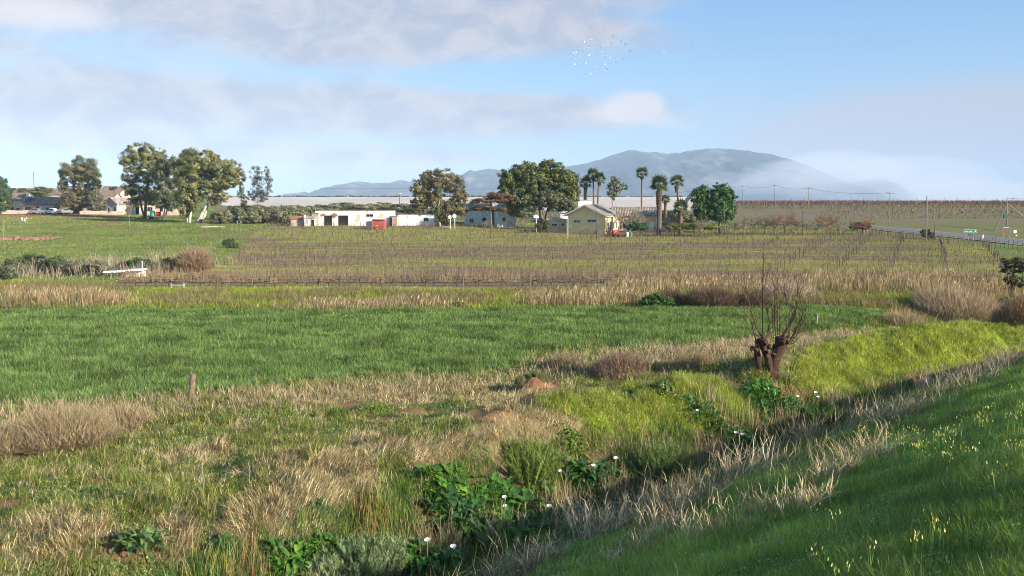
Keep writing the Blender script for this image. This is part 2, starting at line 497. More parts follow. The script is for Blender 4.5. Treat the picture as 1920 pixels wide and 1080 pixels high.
def gcol(x, y):
    z = H(x, y); Z = zones(x, y, z)
    n1, n2, n3 = Z['n1'], Z['n2'], Z['n3']
    c = np.tile(np.array([.085, .11, .035]), (len(x), 1))
    c = mixc(c, (.20, .17, .085), sstep(.45, .65, n1) * .7)
    c = mixc(c, (.08, .14, .04), Z['bank'])
    c = mixc(c, (.085, .058, .04), sstep(8.6, 10.4, Z['q'] + (n1 - .5) * 3) * (Z['q'] < 17) * .95)
    c = mixc(c, (.05, .06, .025), Z['ditch'] * .5)
    c = mixc(c, (.20, .155, .085), Z['straw'] * .9)
    c = mixc(c, (.20, .26, .03), Z['lime'])
    c = mixc(c, (.25, .13, .065), Z['earth'] * .85)
    c = mixc(c, (.05, .11, .03), Z['wheat'])
    far = (y >= 64) & (Z['q'] > 20) & (Z['wheat'] < .5)
    # meadow
    g = np.tile(np.array([.12, .165, .04]), (len(x), 1))
    g = mixc(g, (.17, .20, .04), sstep(.45, .62, fbm(x / 14, y / 5, 51, 4)))
    g = mixc(g, (.20, .14, .09), sstep(.60, .70, fbm(x / 9, y / 4, 53, 4)) * .8)
    g = mixc(g, (.06, .12, .03), sstep(.55, .65, fbm(x / 6, y / 3, 55, 4)) * .6)
    # vineyard floor
    v = np.tile(np.array([.24, .25, .06]), (len(x), 1))
    v = mixc(v, (.19, .135, .09), sstep(.42, .54, fbm(x / 26, y / 7, 61, 4)) * .9)
    v = mixc(v, (.27, .28, .045), sstep(.58, .66, fbm(x / 12, y / 3, 63, 4)) * .8)
    v = mixc(v, (.12, .085, .06), ((np.abs(((y - 87) / 2.6) % 1.0 - .5) > .38) & (fbm(x / 3, y / 2, 65, 2) > .4)).astype(float) * .6)
    g = np.where((Z['vine'] > .5)[:, None], v, g)
    g = np.where((Z['vnear'] > .5)[:, None], mixc(v, (.20, .145, .085), np.full(len(x), .7)), g)
    sp = np.tile(np.array([.17, .19, .045]), (len(x), 1))
    sp = mixc(sp, (.26, .27, .03), sstep(.5, .6, fbm(x / 5, y / 2, 67, 3)))
    sp = mixc(sp, (.22, .16, .09), sstep(.52, .62, fbm(x / 7, y / 2, 68, 3)))
    g = np.where((Z['strip'] > .5)[:, None], sp, g)
    g = mixc(g, (.15, .135, .075), sstep(180, 192, y) * (Z['px'] > 400) * (Z['px'] < 1300))
    g = mixc(g, (.50, .43, .375), Z['net'])
    nn = fbm(x / 30, y / 60, 71, 4)
    g = mixc(g, (.58, .51, .45), Z['net'] * sstep(.5, .7, nn) * .8)
    rd = np.tile(np.array([.185, .135, .09]), (len(x), 1))
    rd = mixc(rd, (.14, .13, .05), sstep(.45, .6, fbm(x / 20, y / 12, 73, 4)) * .7)
    g = mixc(g, (.155, .15, .055), (Z['px'] > 1560) * (Z['py'] < 462) * (.55 + .45 * sstep(.4, .6, nn)))
    g = mixc(g, rd, Z['ridge'])
    # bare red track in front of the houses
    tr = E(Z['px'], Z['py'], 95, 405, 150, 5.5, .3) + E(Z['px'], Z['py'], 200, 412, 28, 14, .3) + E(Z['px'], Z['py'], 760, 422, 50, 4, .3)
    g = mixc(g, (.24, .12, .07), np.clip(tr, 0, 1) * (y > 150))
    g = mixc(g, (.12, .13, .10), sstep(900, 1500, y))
    c = np.where(far[:, None], g, c)
    return c

def build_ground():
    aa = np.concatenate([np.linspace(-180, -44, 60)[:-1], np.linspace(-44, 44, 620), np.linspace(44, 180, 60)[1:-1]])
    aa = np.radians(aa)
    rr = np.concatenate([np.linspace(.6, 12, 24)[:-1], 12 * (40 / 12) ** np.linspace(0, 1, 190)[:-1], 40 * (110 / 40) ** np.linspace(0, 1, 190)[:-1],
                         110 * (260 / 110) ** np.linspace(0, 1, 110)[:-1], 260 * (9500 / 260) ** np.linspace(0, 1, 90)])
    A, Rr = np.meshgrid(aa, rr)
    x = (np.sin(A) * Rr).ravel(); y = (np.cos(A) * Rr).ravel()
    z = H(x, y)
    V = np.column_stack([x, y, z])
    V = np.vstack([V, [[0, 0, h1(0, 0)]]])
    na, nr = len(aa), len(rr)
    i = np.arange(nr - 1)[:, None] * na + np.arange(na)[None, :]
    j = np.arange(nr - 1)[:, None] * na + ((np.arange(na) + 1) % na)[None, :]
    Q = np.stack([i, i + na, j + na, j], -1).reshape(-1, 4)[:, ::-1]
    T = np.array([(k, (k + 1) % na, len(V) - 1) for k in range(na)])[:, ::-1]
    cols = np.vstack([gcol(x, y), [[.06, .1, .03]]])
    m = bpy.data.materials.new('soil_and_turf'); m.use_nodes = True
    t = NT(m.node_tree)
    a_ = t.n('ShaderNodeAttribute', attribute_name='Col')
    geo = t.n('ShaderNodeNewGeometry')
    p = geo.outputs['Position']
    f = t.noise(p, 1.7, 6, .7); g = t.noise(p, .23, 4, .6); h = t.noise(p, 9.0, 4, .7)
    br = t.m('ADD', t.m('ADD', t.m('MULTIPLY', f, .9), t.m('MULTIPLY', h, .7)), t.m('ADD', t.m('MULTIPLY', g, .5), -.05))
    c = t.mix(1.0, a_.outputs['Color'], br, 'MULTIPLY')
    b = t.n('ShaderNodeBsdfPrincipled'); t.l(c, b.inputs['Base Color'])
    b.inputs['Roughness'].default_value = .95; b.inputs['Specular IOR Level'].default_value = .1
    bn = t.n('ShaderNodeBump'); bn.inputs['Strength'].default_value = .8; bn.inputs['Distance'].default_value = .12
    t.l(t.m('ADD', f, t.m('MULTIPLY', h, .5)), bn.inputs['Height']); t.l(bn.outputs[0], b.inputs['Normal'])
    o = t.n('ShaderNodeOutputMaterial'); t.l(b.outputs[0], o.inputs[0])
    g = raw_mesh('ground', V, T, m, cols=cols, smooth=True, FQ=Q)
    tag(g, kind='structure')
build_ground()

# ---------------------------------------------------------------- mountains
def build_mountain(name, prof, Y, depth, seed, snowy=False):
    """prof: ridge line [(px, row)] at distance Y; a rugged range with real depth"""
    nx, ny = 420, 60
    px = np.linspace(prof[0][0], prof[-1][0], nx)
    ridge = np.interp(px, [p[0] for p in prof], [p[1] for p in prof])
    X0 = (px - 960) / FPX * Y * 1.005
    hz = (385 - ridge) / FPX * Y * 1.01 + EYE
    u = np.linspace(-1, 1, ny)
    XX, UU = np.meshgrid(X0, u)
    HZ = np.tile(hz, (ny, 1))
    shape = np.clip(1 - np.abs(UU) ** 1.25, 0, 1)
    YY = Y + UU * depth
    sp = fbm(XX / 420 + UU * .8, YY / 900, seed, 5) - .5
    sp2 = np.abs(fbm(XX / 260, YY / 700, seed + 5, 4) - .5) * 2
    ZZ = HZ * shape * (1 + (sp * .9 - sp2 * .35 + .06) * (1 - shape) * 1.4) 
    ZZ = ZZ + (fbm(XX / 60, YY / 60, seed + 7, 4) - .5) * 30 * (HZ > 40)
    ZZ = np.minimum(ZZ, HZ * (1 - .02 * np.abs(UU)) + 6)
    ZZ[0] = -30; ZZ[-1] = -30
    V = np.column_stack([XX.ravel(), YY.ravel(), ZZ.ravel()])
    i = np.arange(ny - 1)[:, None] * nx + np.arange(nx - 1)[None, :]
    Q = np.stack([i, i + 1, i + nx + 1, i + nx], -1).reshape(-1, 4)
    r = fbm(XX.ravel() / 90, YY.ravel() / 90, seed + 3, 4)
    cols = np.tile(np.array([.028, .038, .055]), (len(V), 1))
    cols = mixc(cols, (.085, .08, .075), sstep(.52, .66, r))
    rel = ZZ.ravel() / np.maximum(HZ.ravel(), 1)
    cols = mixc(cols, (.15, .14, .135), sstep(.70, .76, r) * sstep(.35, .7, rel))
    m = mat_leaf(name + '_rock', .95, 0, .05, .3, .01)
    o = raw_mesh(name, V, None, m, cols=cols, smooth=True, FQ=Q)
    tag(o, kind='structure')
build_mountain('mountains', [(480, 392), (540, 378), (560, 364), (577, 361), (592, 367), (600, 366), (625, 352), (650, 345), (680, 341), (710, 345), (735, 345), (757, 339), (775, 342), (800, 345), (830, 338),
                             (855, 332), (870, 328), (884, 320), (895, 323), (920, 318), (935, 319), (960, 324), (1000, 322), (1040, 320), (1070, 314), (1095, 308), (1120, 302),
                             (1145, 293), (1165, 288), (1187, 283), (1210, 288), (1240, 290), (1270, 289), (1300, 282), (1325, 280), (1350, 282), (1390, 284), (1430, 291), (1470, 301), (1505, 316), (1535, 336), (1560, 360), (1580, 392)],
               6200, 1500, 81)

# ---------------------------------------------------------------- blades and stalks
def sample(n, y0, y1, p=0.0, margin=1.24):
    """points on the land in front, Y from y0 to y1, density along Y ~ Y**p"""
    n = int(n * 1.12)
    u = rng.random(n)
    if abs(p + 1) < 1e-6:
        Y = y0 * (y1 / y0) ** u
    else:
        Y = (y0 ** (p + 1) + u * (y1 ** (p + 1) - y0 ** (p + 1))) ** (1 / (p + 1))
    X = (rng.random(n) * 2 - 1) * .6 * margin * Y
    return X, Y
def blades(P, h, w, lean, ldir, col, two=True, tipw=0.0):
    n = len(P)
    ph = rng.random(n) * 2 * math.pi
    wv = np.column_stack([np.cos(ph), np.sin(ph), np.zeros(n)]) * (w / 2)[:, None]
    L = np.column_stack([np.cos(ldir), np.sin(ldir), np.zeros(n)])
    up = np.array([0, 0, 1.0])
    tip = P + up * (h * np.sqrt(np.clip(1 - lean ** 2, .02, 1)))[:, None] + L * (h * lean)[:, None]
    P = P - up * 0.03
    if two:
        mid = P * .45 + tip * .55 + up * (h * lean * np.where(lean > .85, .10, .22))[:, None] - L * (h * lean * .12)[:, None]
        V = np.stack([P - wv, P + wv, mid - wv * .8, mid + wv * .8, tip], 1).reshape(-1, 3)
        b = np.arange(n)[:, None] * 5
        T = np.concatenate([b + [0, 1, 3], b + [0, 3, 2], b + [2, 3, 4]], 1).reshape(-1, 3)
        C = np.repeat(col, 5, 0)
    else:
        V = np.stack([P - wv, P + wv, tip], 1).reshape(-1, 3)
        T = (np.arange(n)[:, None] * 3 + [0, 1, 2]).reshape(-1, 3)
        C = np.repeat(col, 3, 0)
    return V, T, C
class Acc:
    def __init__(s): s.V = []; s.T = []; s.C = []; s.n = 0
    def add(s, V, T, C):
        s.V.append(V); s.T.append(T + s.n); s.C.append(C); s.n += len(V); return s
    def build(s, name, mat, parent=None, loc=None, **kw):
        if not s.V: return None
        V = np.vstack(s.V)
        if loc is not None: V = V - np.asarray(loc)[None, :]
        o = raw_mesh(name, V, np.vstack(s.T), mat, parent, cols=np.vstack(s.C))
        if loc is not None and parent is None: o.location = tuple(float(v) for v in loc)
        return tag(o, **kw) if kw else o
def pick(cols, n, jit=.16, wts=None):
    c = np.array(cols, float)
    k = rng.choice(len(c), n, p=None if wts is None else np.array(wts) / sum(wts))
    o = c[k] * (1 + (rng.random((n, 1)) - .5) * 2 * jit)
    return np.clip(o * (1 + (rng.random((n, 3)) - .5) * .12), 0, 1)
def scatter(acc, X, Y, k, h, hv, w, lean, cols, ldir=None, spread=.08, two=True, jit=.18, lj=.5, wts=None, hmul=None, minpx=.85, cmul=None):
    """k blades per root; ldir None: every way, else a main direction"""
    n = len(X)
    if n == 0: return
    X = np.repeat(X, k) + rng.normal(0, spread, n * k); Y = np.repeat(Y, k) + rng.normal(0, spread, n * k)
    Z = H(X, Y)
    hh = np.clip(h * (1 + rng.normal(0, hv, n * k)), h * .3, h * 2)
    if hmul is not None: hh = hh * np.repeat(hmul, k)
    ww = np.maximum(w, Y / FPX * minpx) * (.7 + .6 * rng.random(n * k))
    le = np.clip(lean * (.4 + 1.2 * rng.random(n * k)), 0, .97)
    if ldir is None: ld = rng.random(n * k) * 2 * math.pi
    else:
        ld = (np.repeat(ldir, k) if np.ndim(ldir) else np.full(n * k, ldir)) + rng.normal(0, lj, n * k)
    base = pick(cols, n, jit, wts)
    if cmul is not None: base = base * np.asarray(cmul)[:, None]
    c = np.clip(np.repeat(base, k, 0) * (1 + (rng.random((n * k, 1)) - .5) * .3), 0, 1)
    acc.add(*blades(np.column_stack([X, Y, Z]), hh, ww, le, ld, c, two))

def veg():
    # wheat field
    a = Acc()
    X, Y = sample(95000, 31, 66, .3)
    Z = zones(X, Y); k = Z['wheat'] > .5; X, Y = X[k], Y[k]
    hm = .35 + 1.25 * fbm(X / 1.6, Y / 1.1, 91, 3)
    dk = fbm(X / 6, Y / 3, 92, 3)
    hm = hm * (1 + .25 * (dk > .55))
    scatter(a, X, Y, 7, .30, .25, .016, .45, [(.165, .26, .075), (.20, .305, .085), (.10, .175, .055), (.27, .35, .11)], spread=.14, hmul=hm, lj=1, jit=.28, cmul=(.62 + .65 * fbm(X / 2.6, Y / 1.3, 94, 4)) * (1 - .35 * (fbm(X / 1.2, Y / .9, 89, 3) > .60)))
    # small yellow weeds in it
    X, Y = sample(9000, 40, 66, 0); Z = zones(X, Y)
    k = (Z['wheat'] > .5) & (fbm(X / 2.5, Y / 1.2, 93, 3) > .69) ; X, Y = X[k], Y[k]
    scatter(a, X, Y, 3, .36, .2, .03, .6, [(.32, .36, .06), (.42, .40, .07)], spread=.3, two=False)
    a.build('wheat', M['grass'], label='young green wheat filling the wide flat field', kind='stuff')
    # embankment turf
    a = Acc()
    X, Y = sample(170000, 2.6, 60, -.55)
    Z = zones(X, Y); k = (Z['bank'] > .5) & (Z['q'] > .3) & (X > -8) & (Z['q'] + (Z['n1'] - .5) * 3.5 < 8.4 + rng.random(len(X)) ** 1.8 * 3.6); X, Y = X[k], Y[k]
    q = Z['q'][k]
    hm = .2 + 1.7 * fbm(X / .7, Y / .7, 95, 3) * (.5 + fbm(X / 3, Y / 3, 96, 2))
    scatter(a, X, Y, 9, .15, .3, .006, .6, [(.25, .37, .06), (.33, .45, .08), (.17, .27, .045), (.42, .48, .12), (.34, .30, .16)], spread=.10, hmul=hm, jit=.4, cmul=(.5 + 1.0 * fbm(X / .45, Y / .45, 86, 3)) * (.65 + .75 * fbm(X / 1.9, Y / 1.9, 87, 3)))
    # broader weeds
    k2 = (rng.random(len(X)) < .05) & (fbm(X / 1.5, Y / 1.5, 96, 3) > .5)
    scatter(a, X[k2], Y[k2], 9, .15, .3, .018, .9, [(.10, .24, .06), (.15, .30, .07)], spread=.10, two=True)
    a.build('embankment_grass', M['grass'], label='lush shaded green grass on the road embankment', kind='stuff')
    # yellow mustard heads on the embankment
    a = Acc()
    X, Y = sample(40000, 3.2, 50, -.6)
    Z = zones(X, Y); dens = E(Z['px'], Z['py'], 1840, 850, 150, 90) + E(Z['px'], Z['py'], 1700, 830, 110, 70) * .6 + E(Z['px'], Z['py'], 1640, 1050, 160, 70) * .8 + E(Z['px'], Z['py'], 1850, 1040, 70, 60) * .25
    k = (Z['bank'] > .5) & (Z['q'] > 1) & (rng.random(len(X)) < dens * .06 * np.clip(Y / 14, .12, 1)) & (fbm(X, Y, 97, 2) > .48); X, Y = X[k], Y[k]
    zz = H(X, Y)
    for i in range(len(X)):
        hh = .28 + .22 * rng.random(); n = rng.integers(4, 12)
        top = np.array([X[i], Y[i], zz[i] + hh])
        P = np.array([[X[i], Y[i], zz[i]]] * 3) + rng.normal(0, .03, (3, 3)) * [1, 1, 0]
        a.add(*blades(P, np.full(3, hh), np.full(3, .010), np.full(3, .15), rng.random(3) * 6.28, pick([(.28, .40, .12)], 3)))
        F = top + rng.normal(0, .05, (n, 3)) * [1, 1, .7]
        a.add(*blades(F, np.full(n, .016), np.full(n, .017), np.full(n, .8), rng.random(n) * 6.28, pick([(.60, .56, .14), (.7, .64, .28)], n), True))
    a.build('mustard_flowers', M['grass'], label='small yellow mustard flowers dotted through the embankment grass', kind='stuff')
    # rough grass between ditch and field
    a = Acc()
    X, Y = sample(120000, 15, 64, -.55)
    Z = zones(X, Y)
    k = (Z['near'] > .5) & (Z['lime'] < .4) & (Z['straw'] < rng.random(len(X)) * .9 + .15) & (Z['earth'] < .5) & (Z['q'] > 15.2)
    X, Y = X[k], Y[k]
    hm = .15 + 2.3 * fbm(X / .8, Y / .8, 98, 3) ** 2 * (.5 + fbm(X / 3.5, Y / 3.5, 90, 2))
    scatter(a, X, Y, 9, .20, .35, .013, .72, [(.20, .26, .045), (.27, .31, .06), (.12, .18, .03), (.34, .32, .10), (.44, .35, .20), (.08, .12, .03)], spread=.07, hmul=hm, jit=.45, cmul=.45 + 1.05 * fbm(X / .45, Y / .45, 108, 3))
    a.build('rough_grass', M['grass'], label='short rough green grass beside the ditch', kind='stuff')
    # lime grass over the far bank
    a = Acc()
    X, Y = sample(150000, 24, 68, -.4, 1.12)
    Z = zones(X, Y); k = (Z['lime'] > .35) & (Z['q'] > 14.8)
    X, Y = X[k], Y[k]
    hm = .25 + 1.6 * fbm(X / .8, Y / .8, 99, 3)
    yel = pick([(.25, .33, .03), (.32, .37, .04), (.18, .27, .025)], 1)
    scatter(a, X, Y, 9, .24, .3, .012, .6, [(.31, .37, .055), (.38, .42, .07), (.21, .28, .045), (.42, .39, .12), (.14, .20, .035), (.40, .33, .17)], spread=.10, hmul=hm, jit=.28, wts=[4, 4, 3, 2, 2, .7], cmul=.4 + 1.1 * fbm(X / .5, Y / .5, 85, 3))
    a.build('lime_grass', M['grass'], label='bright lime green grass cushioning the far ditch bank', kind='stuff')
    # straw: matted, lying down the slope towards the ditch
    a = Acc()
    X, Y = sample(70000, 15, 64, -.6)
    Z = zones(X, Y); k = (Z['straw'] > rng.random(len(X)) * .8 + .1) & (Z['q'] > 15.4) & (Z['earth'] < .6)
    X, Y = X[k], Y[k]
    dr = math.atan2(-NY, -NX) + (fbm(X / .9, Y / .9, 101, 3) - .5) * 6.5
    hm = np.where(Y < 34, 1.0, .75) * (.3 + 1.5 * fbm(X / .6, Y / .6, 103, 3)); gp = fbm(X / .5, Y / .5, 104, 3) > .27; X, Y, dr, hm = X[gp], Y[gp], dr[gp], hm[gp]
    scatter(a, X, Y, 13, .21, .45, .013, .95, [(.60, .48, .27), (.47, .36, .19), (.72, .60, .37), (.27, .19, .10), (.36, .30, .14)], ldir=dr, spread=.11, lj=.4, hmul=hm, jit=.42, cmul=.55 + .85 * fbm(X / .45, Y / .45, 106, 3))
    # some upright
    k2 = rng.random(len(X)) < .10
    scatter(a, X[k2], Y[k2], 6, .24, .3, .008, .5, [(.50, .40, .23), (.38, .29, .16)], spread=.07)
    a.build('straw', M['dry'], label='matted pale straw lying over the rough ground beside the ditch', kind='stuff')
    # ditch: dark green weeds, sedge and dead reed
    a = Acc()
    X, Y = sample(60000, 13, 66, -.5, 1.15)
    Z = zones(X, Y); k = (Z['q'] > 13.2) & (Z['q'] < 17.2) & (Z['lime'] < .6)
    X, Y, q = X[k], Y[k], Z['q'][k]
    n = fbm(X / 1.2, Y / 1.2, 105, 3)
    n = np.where(q < 14.5, n - .2, n)
    scatter(a, X[n > .47], Y[n > .47], 6, .42, .3, .016, .42, [(.08, .16, .03), (.12, .21, .04), (.16, .22, .05), (.05, .11, .03)], spread=.10)
    kk = (n < .50) & (q < 15.8) & (q > 14.6)
    scatter(a, X[kk], Y[kk], 4, .68, .3, .010, .28, [(.42, .34, .22), (.33, .25, .15), (.24, .17, .10)], spread=.12)
    a.build('ditch_sedge', M['dry'], label='mixed green sedge and dead stems filling the ditch', kind='stuff')
    # pale dry stalks along the foot of the embankment
    a = Acc()
    X, Y = sample(52000, 14, 66, -.7, 1.15)
    Z = zones(X, Y)
    d = sstep(6.9, 9.2, Z['q']) * (1 - sstep(11.6, 12.9, Z['q']))
    n = fbm(X / 1.4, Y / 1.4, 107, 3)
    k = (rng.random(len(X)) < d * sstep(.44, .68, n) * .75) & (X > -4.5)
    X, Y = X[k], Y[k]
    k3 = rng.random(len(X)) < .45
    scatter(a, X[k3], Y[k3], 4, .62, .45, .008, .55, [(.46, .35, .22), (.34, .25, .15), (.58, .47, .32), (.22, .15, .09), (.24, .24, .08)], spread=.12, ldir=math.atan2(.2, 1), lj=1.6, jit=.4)
    scatter(a, X, Y, 7, .24, .4, .011, .85, [(.24, .16, .09), (.33, .24, .14), (.16, .20, .06), (.13, .09, .05), (.20, .26, .07)], spread=.24, jit=.4)
    a.build('dry_grass', M['dry'], label='tall pale dry grass along the foot of the embankment', kind='stuff')
    # grey dead weeds along the near edge of the wheat
    a = Acc()
    EDGE = [(0, 800, 260, 42, .9), (200, 775, 160, 26, .9), (420, 752, 150, 18, .8), (620, 735, 160, 18, .8), (850, 722, 140, 16, .8), (1120, 690, 130, 24, .9), (1320, 655, 150, 18, .8),
            (1560, 640, 120, 13, .7), (1250, 675, 130, 22, .7), (1420, 715, 90, 20, .5)]
    X, Y = sample(60000, 24, 66, -.2)
    Z = zones(X, Y)
    d = sum(E(Z['px'], Z['py'], *e[:4]) * e[4] for e in EDGE)
    k = (Z['near'] > .5) & (rng.random(len(X)) < d * .7) & (Z['lime'] < .5); X, Y = X[k], Y[k]
    scatter(a, X, Y, 6, .32, .5, .009, .62, [(.42, .32, .20), (.30, .22, .14), (.52, .42, .28), (.20, .21, .08)], spread=.14, jit=.3)
    a.build('dead_weeds', M['dry'], label='grey brown dead weeds edging the wheat field', kind='stuff')
    # reeds beyond the wheat
    a = Acc()
    X, Y = sample(60000, 62, 92, -.1)
    Z = zones(X, Y); px, py = Z['px'], Z['py']
    n = Z['n2']
    reed = sum(E(px, py, *e) * o for e, o in [((70, 574, 170, 9, .3), 1.2), ((640, 580, 150, 7, .4), .8), ((760, 578, 100, 7, .4), 1.0), ((1080, 571, 110, 8, .4), 1.0), ((1170, 562, 90, 9, .4), .8),
               ((1290, 545, 130, 10, .4), 1.0), ((1420, 545, 100, 10, .4), .8), ((1600, 541, 130, 12, .4), 1.0), ((1720, 538, 130, 12, .4), .8), ((1830, 552, 90, 14, .4), .9), ((330, 580, 90, 5), .4)])
    k = (rng.random(len(X)) < reed * .8 * sstep(.38, .58, fbm(X / 4, Y / 1.6, 83, 3))) & (Z['wheat'] < .5) & (Z['q'] > 19)
    X1, Y1 = X[k], Y[k]; rh = np.interp(px[k], [0, 230, 450, 600, 850, 950, 1150, 1400, 1550, 1900], [.9, .8, .3, .4, .5, .65, .7, .7, .9, .85]) * (.55 + .8 * fbm(X1 / 2.5, Y1 / 2.5, 115, 3))
    scatter(a, X1, Y1, 4, 1.5, .22, .026, .2, [(.42, .31, .18), (.34, .24, .14), (.48, .37, .22), (.25, .18, .11), (.22, .21, .09)], spread=.22, hmul=rh, jit=.3)
    # plumes
    m = rng.random(len(X1)) < .28
    Xp = X1[m] + rng.normal(0, .2, m.sum()); Yp = Y1[m] + rng.normal(0, .2, m.sum())
    hp = (1.2 + .45 * rng.random(m.sum())) * rh[m]
    P = np.column_stack([Xp, Yp, H(Xp, Yp) + hp])
    a.add(*blades(P, np.full(len(P), .30), np.full(len(P), .075), np.full(len(P), .45), rng.normal(0, .6, len(P)), pick([(.42, .29, .18), (.50, .38, .25), (.34, .22, .14)], len(P))))
    a.build('reeds', M['dry'], label='tan plumed reeds standing beyond the wheat field', kind='stuff')
    # weeds of the strip
    a = Acc()
    k = (Z['strip'] > .5) & ~k
    X2, Y2 = X[k], Y[k]
    cn = fbm(X2 / 4, Y2 / 2, 111, 3)
    g1 = cn > .52
    scatter(a, X2[g1], Y2[g1], 5, .42, .35, .04, .55, [(.20, .26, .04), (.28, .30, .04), (.11, .19, .035), (.34, .34, .05)], spread=.22)
    YEL = [(50, 522, 70, 6), (380, 549, 110, 6), (640, 547, 190, 5), (900, 552, 80, 6), (1005, 560, 50, 10), (1280, 578, 110, 5), (1420, 580, 80, 5), (1690, 602, 60, 9), (1560, 584, 80, 5)]
    yw = sum(E(Z['px'], Z['py'], *e, .4) for e in YEL)
    ky = (rng.random(len(X)) < yw * .8) & (Z['wheat'] < .5) & (Z['q'] > 20)
    scatter(a, X[ky], Y[ky], 5, .40, .3, .05, .6, [(.33, .35, .06), (.42, .41, .07), (.24, .29, .05)], spread=.25)
    scatter(a, X2[~g1], Y2[~g1], 5, .55, .35, .03, .4, [(.30, .22, .13), (.22, .16, .09), (.18, .20, .06)], spread=.22)
    a.build('ditch_weeds', M['grass'], label='green and brown weeds between the wheat and the vines', kind='stuff')
    # ground cover of meadow and vineyard
    a = Acc()
    X, Y = sample(120000, 74, 215, -.35)
    Z = zones(X, Y)
    k = (Z['q'] > 26) & (Z['strip'] < .5) & (Z['vnear'] < .5) & (Z['py'] > 404) & (Z['wheat'] < .5) & ~((Z['px'] > 1640) & (Z['py'] < 470) & (Z['vine'] < .5))
    X, Y = X[k], Y[k]; vi = Z['vine'][k] > .5
    br = fbm(X / 26, Y / 7, 61, 4); ye = fbm(X / 12, Y / 3, 63, 4)
    m1 = vi & (br <= .45); m2 = vi & (br > .45)
    scatter(a, X[m1], Y[m1], 3, .22, .4, .05, .6, [(.34, .31, .09), (.41, .38, .10), (.28, .24, .08), (.34, .25, .15), (.38, .30, .20)], spread=.3, two=False)
    scatter(a, X[m2], Y[m2], 3, .22, .4, .05, .6, [(.27, .20, .13), (.22, .16, .10), (.26, .25, .08), (.35, .27, .18)], spread=.3, two=False)
    m3 = ~vi
    cm = .7 + .7 * fbm(X[m3] / 8, Y[m3] / 4, 82, 4)
    scatter(a, X[m3], Y[m3], 4, .22, .5, .06, .7, [(.21, .26, .06), (.27, .31, .08), (.12, .17, .045), (.33, .28, .14), (.28, .20, .13)], spread=.4, two=False, cmul=cm, jit=.3, wts=[4, 4, 2.4, 1.6, 1.2])
    a.build('meadow_grass', M['grass'], label='green and yellow ground cover of the meadow and vineyard', kind='stuff')
veg()

# ---------------------------------------------------------------- trees and bushes
def leaf_faces(P, nrm, size, col):
    """one small leaf spray per point: a bent quad"""
    n = len(P)
    r = rng.normal(0, 1, (n, 3))
    a = np.cross(nrm, r); a /= np.linalg.norm(a, axis=1)[:, None] + 1e-9
    b = np.cross(nrm, a); b /= np.linalg.norm(b, axis=1)[:, None] + 1e-9
    s1 = (size * (.6 + .8 * rng.random(n)))[:, None]; s2 = s1 * (.5 + .3 * rng.random(n))[:, None]
    V = np.stack([P - a * s1, P + b * s2, P + a * s1, P - b * s2], 1).reshape(-1, 3)
    T = (np.arange(n)[:, None] * 4 + [0, 1, 2, 0, 2, 3]).reshape(-1, 3)
    return V, T, np.repeat(col, 4, 0)
def crown_points(c, r, k, per, cl=.30, inner=.2):
    """leaf clumps over an ellipsoid: k clumps of 'per' leaves"""
    d = rng.normal(0, 1, (k, 3)); d /= np.linalg.norm(d, axis=1)[:, None]
    rad = np.where(rng.random(k) < inner, .35 + .4 * rng.random(k), .72 + .42 * rng.random(k))
    C = d * rad[:, None]
    off = rng.normal(0, 1, (k, per, 3)); off /= np.linalg.norm(off, axis=2)[..., None]
    off *= (rng.random((k, per, 1)) ** .45) * cl * (.6 + .8 * rng.random((k, 1, 1)))
    P = (C[:, None, :] + off)
    N = off / (np.linalg.norm(off, axis=2)[..., None] + 1e-9) * 1.0 + d[:, None, :] * .8 + rng.normal(0, .45, off.shape) + np.array([0, 0, .2])
    N /= np.linalg.norm(N, axis=2)[..., None]
    P = P * np.asarray(r)[None, None, :] + np.asarray(c)[None, None, :]
    return P.reshape(-1, 3), N.reshape(-1, 3), np.repeat(np.arange(k), per)
def crown(acc, blobs, Y, cols, size=.26, dens=1.0, cl=.30, ysq=.85, jit=.22, per=26, name_=False):
    """blobs (px, py, rx, ry[, dY]) in photo pixels, given their real size at depth Y"""
    for bl in blobs:
        px, py, rx, ry = bl[:4]; dY = bl[4] if len(bl) > 4 else 0
        c = at(px, py, Y + dY); m = mpp(Y)
        r = np.array([rx * m, (rx + ry) / 2 * m * ysq, ry * m])
        area = 4 * math.pi * ((r[0] * r[1]) ** 1.6 / 3 + (r[0] * r[2]) ** 1.6 / 3 + (r[1] * r[2]) ** 1.6 / 3) ** (1 / 1.6)
        k = max(6, int(area / (math.pi * (cl * r.mean() * .9) ** 2) * (.80 if name_ else 1.0) * dens ** .5)); size_ = size * .70; size = size_ if bl is blobs[0] else size
        pr = max(6, int(per * dens ** .5 * max(.35, (cl * r.mean() / (size * 2.4)) ** 2 * .55)))
        pr = min(int(pr * 1.8), 240)
        P, N, idx = crown_points(c, r, k, pr, cl)
        base = pick(cols, k, jit)
        col = np.clip(base[idx] * (1 + (rng.random((len(P), 1)) - .5) * .35), 0, 1)
        acc.add(*leaf_faces(P, N, np.full(len(P), size), col))
def limb_path(p0, p1, bend=.15, n=5):
    p0 = np.array(p0, float); p1 = np.array(p1, float)
    L = np.linalg.norm(p1 - p0)
    off = rng.normal(0, 1, 3) * L * bend * .5
    return [p0 + (p1 - p0) * t + off * math.sin(math.pi * t) for t in np.linspace(0, 1, n)]
